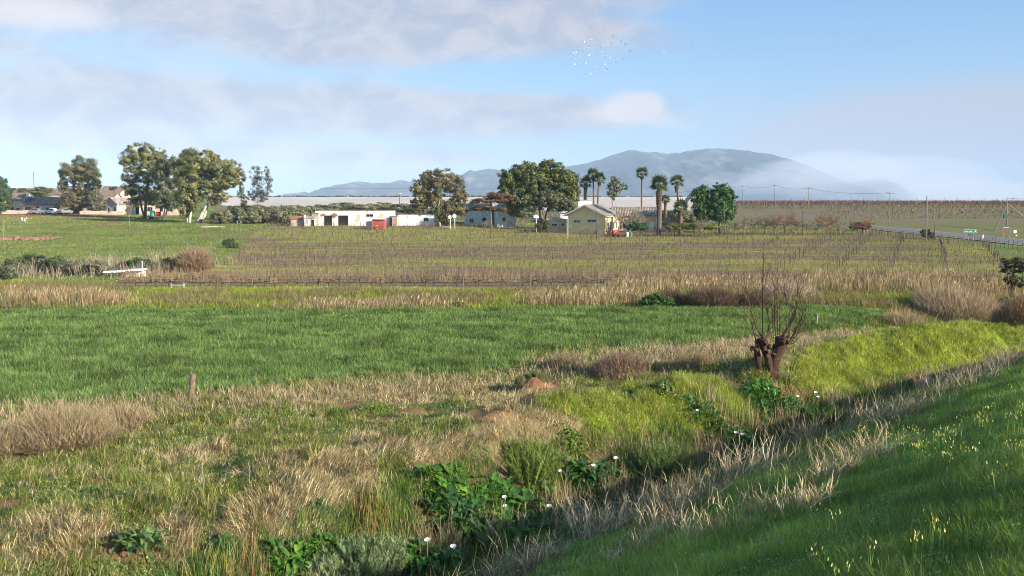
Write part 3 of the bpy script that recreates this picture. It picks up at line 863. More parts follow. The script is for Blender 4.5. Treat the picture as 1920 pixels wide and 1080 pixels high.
def tree(name, base, Y, blobs, cols, label, cat='tree', trunk=None, fork=None, r0=.35, size=.26, dens=1.0, cl=.30, bark=None, group=None, ysq=.85, limbs=True, gy=None, per=26):
    """base (px,py): foot of the trunk; Y None = where that pixel meets the ground. trunk: list of photo-pixel polylines"""
    if Y is None:
        g = ground_px(*base); Y = g[1]
    b0 = at(base[0], base[1], Y); gz = h1(b0[0], b0[1])
    foot = np.array([b0[0], b0[1], gz])
    root = empty(name, foot, label=label, cat=cat, group=group)
    a = Acc(); crown(a, blobs, Y, cols, size, dens, cl, ysq, per=per, name_=name == 'gum_tree')
    a.build('crown', M['leaf'], root, loc=foot)
    t = MB(); m = mpp(Y)
    trunk = trunk or [[base, fork or (base[0], blobs[0][1])]]
    ends = []
    for i, pl in enumerate(trunk):
        pts = [at(p[0], p[1], Y + (.5 * i)) for p in pl]
        pts[0] = np.array([pts[0][0], pts[0][1], gz - .15])
        if len(pts) == 2: pts = limb_path(pts[0], pts[1], .06)
        rr = np.linspace(r0, r0 * .45, len(pts)) * (1 if i == 0 else .8)
        t.tube(pts, list(rr), 8); ends.append((pts[-1], rr[-1], pts[len(pts) // 2]))
    if limbs:
        for j, bl in enumerate(blobs):
            c = at(bl[0], bl[1], Y + (bl[4] if len(bl) > 4 else 0))
            e, er, md = min(ends, key=lambda q: np.linalg.norm(q[0] - c))
            t.tube(limb_path(e, c, .2), list(np.linspace(er * .8, er * .2, 5)), 6)
            for q in range(3):
                d = rng.normal(0, 1, 3); d[2] = abs(d[2]); d /= np.linalg.norm(d)
                t.tube(limb_path(c, c + d * np.array([bl[2], bl[2], bl[3]]) * m * .8, .2, 4), list(np.linspace(er * .3, er * .08, 4)), 4)
    V = t; V.v = [tuple(np.array(v) - foot) for v in V.v]
    V.build('trunk', bark or M['bark'], root, smooth=True)
    return root

EUC = [(.21, .22, .08), (.26, .25, .09), (.15, .17, .07), (.30, .27, .10), (.11, .13, .06)]
EUCD = [(.13, .15, .075), (.18, .185, .09), (.085, .10, .06)]
EUCB = [(.18, .145, .065), (.22, .17, .075), (.12, .115, .055), (.26, .20, .085)]
GREY = [(.13, .15, .09), (.17, .18, .11), (.10, .125, .07)]
FIG = [(.11, .14, .04), (.15, .17, .045), (.075, .105, .035), (.18, .185, .055)]
DKG = [(.045, .115, .025), (.07, .15, .035), (.03, .08, .022), (.09, .17, .04)]

tree('gum_tree', (126, 409), 225, [(148, 316, 34, 22), (128, 330, 18, 18), (172, 328, 14, 18), (150, 345, 20, 14), (118, 352, 10, 10), (178, 352, 10, 14), (140, 375, 26, 18), (125, 388, 22, 14), (165, 370, 16, 14)],
     EUCD + EUCB[:2], 'dark round-headed gum tree leaning over the parked pickup', trunk=[[(126, 409), (133, 392), (142, 370), (150, 345)], [(133, 392), (138, 350)]], r0=.42, size=.20, dens=.9, cl=.26)
tree('gum_tree', (272, 410), 200, [(262, 284, 22, 17), (294, 292, 16, 14), (240, 300, 16, 14), (270, 305, 22, 18), (300, 305, 14, 12), (246, 325, 18, 20), (280, 330, 22, 20), (244, 352, 14, 12), (262, 362, 24, 16), (282, 372, 14, 12), (250, 380, 14, 10)],
     EUC, 'tall open-crowned gum tree behind the flatbed trailer', trunk=[[(272, 410), (273, 385), (277, 350), (276, 315)], [(272, 395), (262, 365)]], r0=.36, size=.19, dens=.9, cl=.26, bark=M['bark'])
tree('gum_tree', (306, 418), 195, [(318, 310, 20, 16), (300, 330, 12, 16), (322, 335, 20, 18), (308, 358, 22, 18), (322, 378, 18, 16), (298, 378, 14, 12)],
     EUCD, 'dark slender gum tree between the two tallest gums', trunk=[[(306, 418), (309, 392), (314, 350)], [(307, 405), (318, 372)]], r0=.22, size=.19, cl=.28)
tree('gum_tree', (352, 424), 180, [(360, 298, 26, 20), (385, 300, 22, 18), (340, 318, 18, 18), (372, 322, 30, 22), (408, 312, 24, 18), (432, 318, 20, 18), (448, 332, 12, 12), (400, 338, 30, 18), (425, 340, 26, 12),
      (350, 345, 24, 18), (378, 352, 24, 18), (345, 370, 16, 18), (365, 378, 16, 20), (410, 368, 20, 10), (345, 392, 12, 16), (402, 378, 12, 8)],
     EUC, 'broad gum tree with two pale trunks leaning to one side', trunk=[[(368, 424), (376, 408), (386, 385), (396, 365)], [(355, 424), (357, 400), (360, 360)], [(374, 424), (384, 404), (392, 375)], [(349, 420), (352, 385)]], r0=.44, size=.18, dens=1.1, cl=.26, bark=M['palebark'])
tree('gum_tree', (483, 392), 190, [(480, 325, 12, 11), (500, 320, 5, 9), (486, 342, 13, 10), (502, 340, 9, 12), (478, 360, 12, 10), (498, 358, 12, 9), (470, 368, 8, 8), (488, 372, 14, 8)],
     GREY, 'thin wispy grey gum standing alone against the pale hillside', r0=.10, size=.14, dens=.45, cl=.36)
tree('sapling', (455, 392), 190, [(453, 354, 5, 7), (452, 366, 7, 9), (457, 378, 6, 7)], GREY, 'small slim grey sapling beside the wispy gum', r0=.06, size=.13, dens=.6, cl=.34)
tree('pepper_tree', (0, 402), 215, [(-4, 345, 16, 14), (2, 362, 16, 16), (0, 380, 18, 14)], [(.05, .09, .035), (.07, .11, .04)], 'dense dark tree cut by the edge, beside the first house', r0=.3, size=.2)
tree('olive_tree', (178, 402), 222, [(178, 370, 13, 10), (176, 385, 15, 12), (190, 385, 9, 9)], [(.15, .15, .10), (.18, .17, .12)], 'small grey-green tree in front of the brown roofed houses', r0=.15, size=.17)
tree('thorn_tree', (75, 374), 262, [(62, 362, 26, 6), (80, 356, 16, 5), (48, 364, 12, 5), (75, 366, 16, 6)], [(.12, .14, .06), (.15, .16, .07)], 'flat wide green tree crown between the village roofs', r0=.15, size=.2)
tree('gum_tree', (824, 424), 172, [(800, 332, 14, 12), (825, 330, 22, 14), (850, 345, 20, 16), (790, 352, 18, 16), (818, 352, 24, 18), (862, 368, 18, 16), (790, 372, 18, 14), (820, 378, 20, 18), (852, 388, 22, 14), (785, 385, 16, 10), (838, 405, 16, 9), (866, 395, 10, 10)],
     EUCB + EUCD[:1], 'round brownish gum tree with pale forked trunk by the white garages', trunk=[[(824, 424), (823, 400), (823, 372), (825, 350)], [(820, 415), (812, 392), (805, 372)], [(826, 405), (836, 380)]], r0=.30, size=.18, cl=.27, bark=M['palebark'])
tree('shrub', (832, 424), 170, [(832, 408, 9, 12), (838, 416, 7, 7)], [(.11, .11, .05), (.14, .13, .06)], 'brown-green bush at the foot of the brownish gum', 'bush', r0=.05, size=.15)
tree('coral_tree', (922, 420), 172, [(935, 368, 20, 5), (915, 375, 24, 5), (945, 376, 18, 5), (895, 378, 14, 4), (905, 390, 22, 4), (935, 392, 18, 4), (925, 364, 10, 4)],
     [(.17, .085, .035), (.13, .07, .035), (.20, .115, .05)], 'flat-topped rusty brown tree in front of the white farmhouse', r0=.26, size=.15, dens=.7, cl=.42)
tree('fig_tree', (1017, 412), 176, [(955, 335, 22, 20), (985, 322, 26, 16), (1030, 318, 26, 16), (1060, 335, 22, 20), (1000, 340, 32, 24), (1040, 350, 30, 22), (1076, 362, 12, 20), (950, 360, 17, 18), (975, 372, 24, 18), (1010, 375, 26, 16), (1045, 378, 26, 16), (965, 390, 16, 14), (1070, 388, 14, 12)],
     FIG, 'huge dense rounded evergreen beside the yellow farmhouse', trunk=[[(1017, 412), (1014, 396), (1010, 375)], [(1019, 412), (1028, 392), (1040, 372)]], r0=.55, size=.22, dens=1.3, cl=.24)
tree('olive_tree', (1035, 408), 170, [(1020, 372, 24, 15), (1045, 378, 20, 13), (1000, 388, 14, 9), (1062, 382, 14, 10)], [(.13, .14, .075), (.16, .165, .09), (.10, .115, .06)], 'grey-green lower crown in front of the huge dense evergreen', r0=.2, size=.17, cl=.26)
tree('gum_tree', (1148, 384), 215, [(1152, 340, 11, 9), (1146, 352, 8, 7), (1160, 355, 9, 9), (1170, 350, 7, 6), (1142, 362, 5, 5), (1150, 366, 8, 8)], GREY + EUC[:1], 'slim grey-green gum between the tall palms', r0=.12, size=.16, dens=.8, cl=.32)
tree('ficus_tree', (1350, 418), 165, [(1352, 360, 20, 15), (1340, 378, 22, 18), (1365, 378, 16, 20), (1350, 398, 26, 18), (1370, 398, 10, 14)], DKG, 'dense dark green clipped tree, taller rounded half', r0=.3, size=.2, cl=.22, dens=1.2)
tree('ficus_tree', (1316, 418), 165, [(1320, 360, 10, 12), (1308, 368, 12, 14), (1312, 388, 14, 18), (1318, 402, 14, 14)], DKG, 'dense dark green tree, lower narrow half by the palms', r0=.25, size=.2, cl=.22, dens=1.2)

# bushes (each its own plant)
def bush(name, base, Y, blobs, cols, label, size=.15, dens=1.0, group=None, cl=.3, cat='bush'):
    if Y is None: Y = ground_px(*base)[1]
    b0 = at(base[0], base[1], Y); foot = np.array([b0[0], b0[1], h1(b0[0], b0[1])])
    root = empty(name, foot, label=label, cat=cat, group=group)
    a = Acc(); crown(a, blobs, Y, cols, size, dens, cl); a.build('foliage', M['leaf'], root, loc=foot)
    t = MB()
    for k in range(5):
        bl = blobs[k % len(blobs)]; c = at(bl[0], bl[1], Y)
        t.tube([v - foot for v in limb_path(foot + rng.normal(0, .1, 3) * [1, 1, 0], c, .2, 4)], [.05, .04, .03, .015], 5)
    t.build('stem', M['bark'], root)
    return root
OL = [(.18, .185, .10), (.23, .22, .12), (.13, .14, .08), (.27, .25, .14)]
HEDGE = [(415, 407, 18, 11, 178), (440, 402, 20, 13, 181), (468, 408, 20, 11, 178), (498, 404, 22, 13, 180), (530, 407, 22, 13, 179), (556, 400, 20, 9, 186), (585, 394, 20, 7, 190), (512, 396, 24, 9, 190), (455, 394, 24, 9, 192), (480, 392, 20, 7, 196), (545, 391, 24, 7, 195),
         (610, 389, 24, 6, 196), (645, 388, 26, 7, 198), (680, 389, 24, 6, 196), (715, 388, 26, 7, 199), (750, 390, 24, 8, 197), (780, 392, 20, 9, 194), (830, 396, 26, 8, 200), (870, 394, 24, 7, 202), (985, 400, 22, 7, 200), (1130, 396, 30, 6, 215), (1270, 404, 26, 10, 186), (1225, 400, 30, 8, 190), (1290, 408, 20, 9, 178)]
HL = {0: 'grey-green olive bush under the leaning pale gum trunks', 1: 'tall rounded olive bush next to the leaning gum', 3: 'olive bush below the thin wispy grey gum', 6: 'olive bush just above the pinkish shed', 15: 'olive bush behind the garages beside the street light',
      21: 'grey-green bush behind the short palm', 22: 'grey-green bush behind the skirted palm', 23: 'grey bush squeezed beside the dense dark tree', 19: 'grey-green bush under the huge evergreen', 20: 'low bush behind the farmhouse roof'}
for i, (x, y, rx, ry, D) in enumerate(HEDGE):
    bush('olive_bush', (x, y + ry), D, [(x, y, rx, ry), (x - rx * .5, y + 2, rx * .6, ry * .8), (x + rx * .5, y + 1, rx * .6, ry * .8)], OL,
         HL.get(i, 'grey-green olive bush in the long hedge behind the sheds' if i < 11 else 'olive bush in the strip behind the white workshop and gum'), size=.17, group='olive bushes of the long hedge', dens=.9)
bush('shrub', (1195, 434), 158, [(1195, 424, 14, 7), (1183, 427, 9, 5), (1205, 427, 9, 5)], DKG, 'dark green bush on the lawn edge below the yellow farmhouse')
bush('shrub', (1018, 428), 163, [(1018, 416, 9, 7), (1012, 423, 8, 6), (1025, 424, 9, 6)], [(.12, .12, .025), (.09, .10, .03)], 'round olive bush beside the pale outbuilding')
bush('shrub', (1302, 432), 158, [(1300, 424, 30, 5), (1330, 425, 24, 5), (1270, 426, 24, 4)], [(.13, .15, .03), (.17, .19, .03)], 'low yellow-green hedge in front of the small palm')
bush('shrub', (1740, 446), 150, [(1738, 438, 8, 8), (1732, 436, 6, 6), (1745, 441, 7, 6)], [(.05, .07, .04), (.07, .09, .05)], 'dark bush beside the road at the leaning pole')
bush('shrub', (433, 466), None, [(430, 457, 12, 8), (440, 461, 9, 6)], [(.055, .09, .035), (.08, .12, .04)], 'round dark bush on the meadow by the vineyard corner')
bush('shrub', (255, 508), None, [(252, 494, 22, 10), (235, 498, 14, 8), (272, 497, 18, 9)], [(.05, .09, .03), (.08, .12, .035)], 'dark green bushes behind the white planks')
bush('shrub', (335, 505), None, [(330, 492, 22, 9), (350, 497, 16, 9)], [(.06, .075, .035), (.09, .10, .04)], 'dark bush under the bare brown shrub')
for i, (x, y, rx, ry) in enumerate([(30, 498, 24, 13), (65, 492, 26, 14), (100, 496, 26, 14), (12, 512, 16, 10), (140, 500, 24, 12), (180, 502, 22, 11)]):
    bush('shrub', (x, y + ry + 4), None, [(x, y, rx, ry), (x - rx * .5, y + 4, rx * .5, ry * .7), (x + rx * .5, y + 3, rx * .5, ry * .7)],
         [(.10, .13, .06), (.15, .14, .08), (.07, .10, .045)] if i < 4 else [(.22, .18, .13), (.17, .15, .09)], ['dark green shrub of the thicket, second from the picture edge', 'dark green shrub topping the middle of the thicket', 'mixed green shrub of the thicket beside the grey brush', 'dark shrub of the thicket cut by the picture edge', 'grey brown brush of the thicket above the reeds', 'grey brown brush ending the thicket by the planks'][i], size=.14, group='shrubs of the thicket below the meadow', dens=.8)
bush('shrub', (1235, 578), None, [(1230, 562, 18, 12), (1212, 566, 12, 9), (1248, 566, 14, 9)], DKG[:2] + [(.07, .15, .03)], 'bright dark green leafy bush at the reed edge', size=.10)
bush('shrub', (845, 580), None, [(845, 574, 18, 6), (860, 571, 10, 4)], [(.06, .10, .03), (.09, .14, .03)], 'dark low bush at the far rim of the wheat', size=.09)
bush('shrub', (1240, 733), None, [(1240, 728, 24, 14), (1225, 732, 14, 9)], [(.08, .13, .03), (.12, .17, .03), (.18, .22, .03)], 'dark green bush on the lime green bank', size=.07)
bush('shrub', (1520, 607), None, [(1500, 604, 20, 8), (1530, 608, 16, 7)], [(.06, .11, .03), (.10, .15, .04)], 'low green bush behind the pollard willow', size=.08)
bush('shrub', (1690, 612), None, [(1660, 600, 18, 7), (1688, 606, 22, 7)], [(.28, .32, .04), (.35, .36, .04)], 'yellow-green flowering weeds behind the bright bank', size=.08)
bush('shrub', (1905, 590), None, [(1900, 575, 26, 18), (1925, 570, 20, 16), (1880, 566, 10, 8)], [(.06, .11, .04), (.10, .16, .06)], 'dark green bush below the black thorn tree', size=.10)
tree('thorn_tree', (1903, 560), None, [(1905, 492, 26, 10), (1925, 505, 22, 16), (1888, 505, 14, 8), (1896, 525, 12, 9), (1915, 530, 14, 9), (1890, 545, 10, 7)],
     [(.045, .045, .025), (.07, .06, .03), (.035, .05, .02)], 'black-leaved thorn tree at the picture edge beyond the reeds', r0=.16, size=.09, dens=.6, cl=.36)

# twiggy, leafless shrubs: bundles of thin stems
def twigs(acc, foot, w, h, n, cols, wd=.012, dep=None, spread=.35):
    th = rng.random(n) * 6.283; r = rng.random(n) ** .5
    P = np.column_stack([np.cos(th) * r * w * .45, np.sin(th) * r * (dep or w) * .45, np.zeros(n)]) + foot
    P[:, 2] = H(P[:, 0], P[:, 1])
    hh = h * (1 - .55 * r ** 2) * (.55 + .5 * rng.random(n))
    acc.add(*blades(P, hh, np.full(n, wd), np.clip(spread * (r + .3) * (.5 + rng.random(n)), 0, .95), th + rng.normal(0, .6, n), pick(cols, n, .25)))
    # side twigs
    m = n
    j = rng.integers(0, n, m); f = .35 + .5 * rng.random(m)
    Q = P[j] + np.column_stack([np.cos(th[j]) * spread * r[j] * hh[j] * f * .6, np.sin(th[j]) * spread * r[j] * hh[j] * f * .6, hh[j] * f * .85])
    acc.add(*blades(Q, hh[j] * .35, np.full(m, wd * .8), .3 + .6 * rng.random(m), rng.random(m) * 6.28, pick(cols, m, .25), False))
BR = [(.40, .30, .18), (.31, .23, .14), (.50, .39, .25), (.24, .20, .11)]
RB = [(.33, .22, .15), (.26, .17, .12), (.40, .29, .20)]
def dry_bush(px, py, wpx, hpx, cols, label, n=700, group=None, spread=.6, wd=None):
    g = ground_px(px, py); m = mpp(g[1])
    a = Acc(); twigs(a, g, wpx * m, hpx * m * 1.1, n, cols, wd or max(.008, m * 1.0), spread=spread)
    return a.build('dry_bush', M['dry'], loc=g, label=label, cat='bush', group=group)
dry_bush(120, 835, 180, 95, BR, 'big rounded straw-brown bush at the near edge of the wheat', 3200, spread=.85)
dry_bush(15, 850, 100, 60, BR, 'greyish dry bush cut by the edge, beside the rounded straw-brown bush', 1500)
dry_bush(230, 800, 110, 50, BR, 'low dry bush between the rounded straw-brown bush and the short post', 1400)
dry_bush(1160, 700, 110, 48, RB, 'reddish brown dry bush beyond the earth mound', 2200)
dry_bush(1290, 690, 80, 34, BR, 'grey brown dry bush between the reddish bush and the willow', 1300)
dry_bush(1060, 690, 70, 34, BR, 'pale dry bush right behind the earth mound', 1000)
dry_bush(1800, 600, 180, 64, [(.40, .30, .20), (.32, .23, .16), (.48, .38, .27)], 'wide pinkish straw thicket beyond the lime green bank', 4200, spread=.3)
dry_bush(1905, 606, 90, 56, [(.30, .21, .17), (.26, .14, .09), (.36, .24, .12)], 'rust and yellow bush at the edge beside the huge pinkish thicket', 2200, spread=.5)
dry_bush(1700, 618, 90, 40, BR, 'small brown brush in front of the pinkish thicket', 1200, spread=.5)
dry_bush(365, 505, 60, 45, RB, 'bare reddish shrub standing over the meadow ditch', 1800)
dry_bush(1480, 562, 120, 46, [(.46, .37, .27), (.36, .28, .20)], 'pale bare brush behind the pollard willow', 1000, spread=.7)
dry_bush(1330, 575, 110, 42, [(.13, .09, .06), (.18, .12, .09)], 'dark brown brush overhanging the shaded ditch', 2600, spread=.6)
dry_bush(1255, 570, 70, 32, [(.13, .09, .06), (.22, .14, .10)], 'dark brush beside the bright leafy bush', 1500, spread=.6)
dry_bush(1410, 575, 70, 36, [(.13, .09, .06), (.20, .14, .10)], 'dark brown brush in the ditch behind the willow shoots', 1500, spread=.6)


# low leafy cover: moss-like leaf mats, clover and small weeds that break up the blades
def mats():
    def mat_(acc, X, Y, k, spread, size, cols, hgt, cm=None):
        n = len(X)
        if not n: return
        Xr = np.repeat(X, k) + rng.normal(0, spread, n * k); Yr = np.repeat(Y, k) + rng.normal(0, spread, n * k)
        dome = np.exp(-((Xr - np.repeat(X, k)) ** 2 + (Yr - np.repeat(Y, k)) ** 2) / (2 * spread ** 2))
        P = np.column_stack([Xr, Yr, H(Xr, Yr) + hgt * np.repeat(.4 + rng.random(n), k) * dome + rng.random(n * k) * .03])
        N = rng.normal(0, .55, (n * k, 3)) + [0, 0, 1.0]; N /= np.linalg.norm(N, axis=1)[:, None]
        c = pick(cols, n, .28)
        if cm is not None: c = c * cm[:, None]
        c = np.clip(np.repeat(c, k, 0) * (1 + (rng.random((n * k, 1)) - .5) * .5), 0, 1)
        acc.add(*leaf_faces(P, N, np.maximum(size, Yr / FPX * .7), c))
    a = Acc()
    X, Y = sample(9000, 15, 62, -.4); Z = zones(X, Y)
    k = (Z['near'] > .5) & (Z['lime'] < .4) & (Z['q'] > 15.4) & (Z['earth'] < .3) & (fbm(X / 1.3, Y / 1.3, 121, 3) > .46) & (rng.random(len(X)) > Z['straw'] * .75)
    mat_(a, X[k], Y[k], 42, .16, .022, [(.19, .27, .05), (.25, .31, .07), (.12, .19, .04), (.30, .31, .10), (.15, .24, .08)], .16)
    X, Y = sample(7000, 24, 64, -.3); Z = zones(X, Y); k = (Z['lime'] > .35) & (Z['q'] > 15)
    mat_(a, X[k], Y[k], 46, .20, .024, [(.36, .42, .07), (.42, .45, .09), (.27, .35, .05), (.20, .27, .04), (.45, .43, .14)], .26)
    a.build('mossy_cover', M['leaf'], label='low leafy green cover hummocked over the ditch banks', kind='stuff')
    a = Acc()
    X, Y = sample(9000, 2.8, 50, -.5); Z = zones(X, Y); k = (Z['bank'] > .5) & (Z['q'] > .3) & (fbm(X / 1.1, Y / 1.1, 123, 3) > .44)
    mat_(a, X[k], Y[k], 34, .13, .014, [(.26, .40, .09), (.34, .47, .12), (.18, .29, .06)], .12)
    X, Y = sample(5000, 14, 66, -.5, 1.15); Z = zones(X, Y); k = (Z['q'] > 12.5) & (Z['q'] < 16.5) & (fbm(X / 1.5, Y / 1.5, 125, 3) > .45)
    mat_(a, X[k], Y[k], 36, .17, .030, [(.09, .17, .035), (.14, .23, .05), (.06, .11, .03), (.20, .24, .07)], .30)
    a.build('clover', M['leaf'], label='small leaved green weeds mixed into the embankment grass', kind='stuff')
    # grey brush below the meadow
    a = Acc()
    X, Y = sample(9000, 84, 118, 0); Z = zones(X, Y)
    d = E(Z['px'], Z['py'], 210, 508, 130, 13, .3) + E(Z['px'], Z['py'], 60, 515, 110, 8, .3) + E(Z['px'], Z['py'], 330, 498, 90, 10, .4) * .5
    k = (rng.random(len(X)) < d) & (fbm(X / 2, Y / 2, 127, 3) > .40)
    scatter(a, X[k], Y[k], 8, 1.15, .35, .04, .35, [(.36, .30, .23), (.28, .22, .16), (.22, .21, .12), (.44, .37, .29)], spread=.3, jit=.3)
    a.build('grey_brush', M['dry'], label='grey brown brush filling the dip below the meadow', kind='stuff')
    # yellow bloom by the vineyard corner
    # stray seed stalks
    a = Acc()
    X, Y = sample(3200, 15, 60, -.5); Z = zones(X, Y); k = (Z['near'] > .5) & (Z['q'] > 15) & (rng.random(len(X)) < .5); X, Y = X[k], Y[k]; n = len(X)
    P = np.column_stack([X, Y, H(X, Y)]); hh = .35 + .5 * rng.random(n); ld = rng.random(n) * 6.28; le = .1 + .5 * rng.random(n); cl_ = pick([(.60, .49, .32), (.36, .26, .16), (.45, .36, .20)], n, .25)
    a.add(*blades(P, hh, np.full(n, .010), le, ld, cl_))
    tipx = P + np.column_stack([np.cos(ld) * hh * le, np.sin(ld) * hh * le, hh * np.sqrt(1 - le ** 2)])
    a.add(*blades(np.repeat(tipx, 4, 0) - [0, 0, .08], np.full(n * 4, .11), np.full(n * 4, .016), .3 + .4 * rng.random(n * 4), rng.random(n * 4) * 6.28, np.repeat(cl_, 4, 0), False))
    a.build('seed_stalks', M['dry'], label='scattered dry seed stalks over the rough bank', kind='stuff')
mats()

# palms
def palm(base, Y, topy, rpx, label, trunk_r=.18, skirt=0, thick=False, fr=34, green=None, dead=.25):
    b0 = at(base[0], base[1], Y); foot = np.array([b0[0], b0[1], h1(b0[0], b0[1])]); m = mpp(Y)
    cx = base[0] if len(base) < 3 else base[2]
    top = at(cx, topy + rpx * .9, Y); Rr = rpx * m * 1.3
    root = empty('fan_palm', foot, label=label, cat='palm tree')
    t = MB(); pth = limb_path(foot - [0, 0, .1], top, .03, 8)
    t.tube([p - foot for p in pth], [trunk_r * 1.25] + [trunk_r] * 6 + [trunk_r * 1.1], 9)
    t.build('trunk', M['palmbark'], root, smooth=True)
    a = Acc(); g = green or [(.09, .13, .04), (.13, .16, .05), (.06, .09, .035)]
    def frond(el, azm, L, cols, fold=.5):
        d = np.array([math.cos(el) * math.cos(azm), math.cos(el) * math.sin(azm), math.sin(el)])
        side = np.array([-math.sin(azm), math.cos(azm), 0]); up = np.cross(side, d) * -1
        hub = top + d * L * .5
        V = [top, top + np.array([0, 0, .05]), hub]; T = [(0, 1, 2)]
        k = 9
        for i in range(k):
            f = (i - (k - 1) / 2) / ((k - 1) / 2) * 1.25
            dd = d * math.cos(f) + side * math.sin(f)
            dd = dd + np.array([0, 0, -.35 * (.5 + abs(f))]); dd /= np.linalg.norm(dd)
            w2 = np.cross(dd, up); w2 /= np.linalg.norm(w2) + 1e-9
            n0 = len(V); tip = hub + dd * L * .58
            V += [hub - w2 * .01, hub + dd * L * .3 + w2 * L * .055, hub + dd * L * .3 - w2 * L * .055, tip]
            T += [(n0, n0 + 1, n0 + 2), (n0 + 1, n0 + 3, n0 + 2)]
        c = pick(cols, 1, .2)
        a.add(np.array(V), np.array(T), np.repeat(c, len(V), 0) * (1 + (rng.random((len(V), 1)) - .5) * .3))
    for i in range(fr):
        frond(R(-28 + 105 * (i + .5) / fr + rng.normal(0, 6)), i * 2.399, Rr * (.85 + .3 * rng.random()), g)
    a.build('crown', M['leaf'], root, loc=foot)
    a = Acc()
    n = int(14 + skirt * 12)
    for i in range(n):
        f = rng.random()
        z = -Rr * .1 - skirt * m * f
        sv = top.copy(); top = sv + np.array([0, 0, z])
        frond(R(-55 - 28 * rng.random()), rng.random() * 6.28, Rr * (.62 - .30 * f), [(.20, .13, .08), (.26, .18, .11), (.14, .09, .06)])
        top = sv
    a.build('skirt', M['dry'], root, loc=foot)
    return root
palm((1098, 384), 205, 333, 11, 'stout palm with thick brown skirt behind the tall pair', .45, skirt=14)
palm((1112, 386), 205, 318, 11, 'taller slim palm of the crowded pair behind the farmhouse roof', .2, skirt=3)
palm((1121, 386, 1124), 203, 325, 11, 'slim palm with brown skirt next to the tallest of the pair', .2, skirt=8)
palm((1204, 382), 205, 315, 11, 'tall lone slim palm over the bare trees', .2, skirt=6)
palm((1235, 432, 1236), 160, 333, 16, 'thick palm with a long brown skirt in front of the house', .42, skirt=50, fr=44)
palm((1248, 425), 180, 368, 8, 'small drooping palm hidden behind the thick skirted palm', .3, skirt=10)
palm((1269, 392), 205, 330, 12, 'lone palm with swollen brown skirt near the dark trees', .24, skirt=14)
palm((1276, 423), 163, 378, 14, 'short palm with a thick trunk by the yellow-green hedge', .45, skirt=8, fr=30)
palm((1311, 418), 172, 352, 10, 'palm crown rising out of the dense dark tree', .25, skirt=3)
palm((181, 404), 224, 336, 9, 'palm tucked behind the dark round-headed gum', .25, skirt=4)

# leafless trees
def bare_tree(base, Y, hpx, wpx, label, name='bare_tree', levels=5, r0=.12, flat=0.0, cols=None, group=None, trunkf=.28, nb=3, mat=None, cat='bare tree'):
    b0 = at(base[0], base[1], Y); foot = np.array([b0[0], b0[1], h1(b0[0], b0[1])]); m = mpp(Y)
    root = empty(name, foot, label=label, cat=cat, group=group)
    Ht, W = hpx * m, wpx * m
    t = MB()
    fork = np.array([0, 0, Ht * trunkf])
    t.tube([np.array([0, 0, -.1]), fork * .5 + rng.normal(0, .03, 3), fork], [r0, r0 * .85, r0 * .75], 7)
    t.build('trunk', mat or M['twig'], root, smooth=True)
    a = MB()
    def grow(p, d, L, r, lv):
        e = p + d * L
        mid = (p + e) / 2 + rng.normal(0, L * .08, 3)
        a.tube([p, mid, e], [r, r * .8, r * .6], 4 if lv > 2 else 3, cap=False)
        if lv <= 0: return
        for k in range(nb if lv > 1 else nb + 1):
            nd = d + rng.normal(0, .55, 3); nd[2] = nd[2] * (1 - flat) + .12
            nd = nd / np.linalg.norm(nd)
            grow(e if k else mid, nd, L * (.62 + .2 * rng.random()), r * .6, lv - 1)
    for k in range(nb + 2):
        th = k * 2.4 + rng.random()
        el = R(35 + 35 * rng.random()) * (1 - flat * .6)
        d = np.array([math.cos(th) * math.cos(el) * W / Ht * 1.1, math.sin(th) * math.cos(el) * W / Ht * 1.1, math.sin(el)])
        d /= np.linalg.norm(d)
        grow(fork, d, Ht * .30, r0 * .55, levels - 1)
    V = np.array(a.v)
    lim = np.array([W * .52, W * .52, Ht])
    V[:, :2] = np.clip(V[:, :2], -lim[:2], lim[:2]) * (1 if True else 1)
    mx = V[:, 2].max(); V[:, 2] *= Ht / mx
    a.v = [tuple(v) for v in V]
    a.build('branches', mat or M['twig'], root)
    n = int(120 + W * Ht * 42)
    Vv = np.array(a.v); P = Vv[rng.integers(0, len(Vv), n)]; P = P[P[:, 2] > Ht * .3]; n = len(P)
    c0 = {'redwood': (.26, .12, .09), 'greywood': (.24, .19, .15), 'palewood': (.32, .26, .20)}.get(next((k_ for k_ in ('redwood', 'greywood', 'palewood') if mat is not None and mat is M.get(k_)), ''), (.20, .15, .11))
    t2 = Acc(); t2.add(*blades(P, (.22 + .4 * rng.random(n)) * min(1.3, Ht / 3.5), np.full(n, .045 if Ht > 2 else .03), .3 + .65 * rng.random(n), rng.random(n) * 6.28, pick([c0], n, .3), False))
    t2.build('twigs', M['dry'], root)
    return root
M['palewood'] = mat_plain('pale_bare_wood', (.34, .27, .22), .9, .3, 2)
M['redwood'] = mat_plain('red_bare_wood', (.26, .11, .09), .9, .3, 2)
M['greywood'] = mat_plain('grey_bare_wood', (.27, .21, .17), .9, .3, 2)
bare_tree((1180, 424), 160, 52, 66, 'broad bare pale tree in front of the tiled farmhouse', levels=5, r0=.28, mat=M['palewood'])
bare_tree((1152, 400), 190, 32, 40, 'bare grey tree behind the farmhouse roof', levels=4, r0=.14, mat=M['greywood'])
bare_tree((1255, 424), 168, 42, 40, 'bare grey tree between the skirted palm and the short palm', levels=4, r0=.18, mat=M['greywood'])
bare_tree((1316, 428), 156, 36, 22, 'small bare pale tree in front of the dense dark trees', levels=4, r0=.07, mat=M['palewood'])
bare_tree((910, 424), 165, 20, 14, 'tiny bare pale shrub before the white farmhouse', levels=3, r0=.05, mat=M['palewood'], cat='bare shrub')
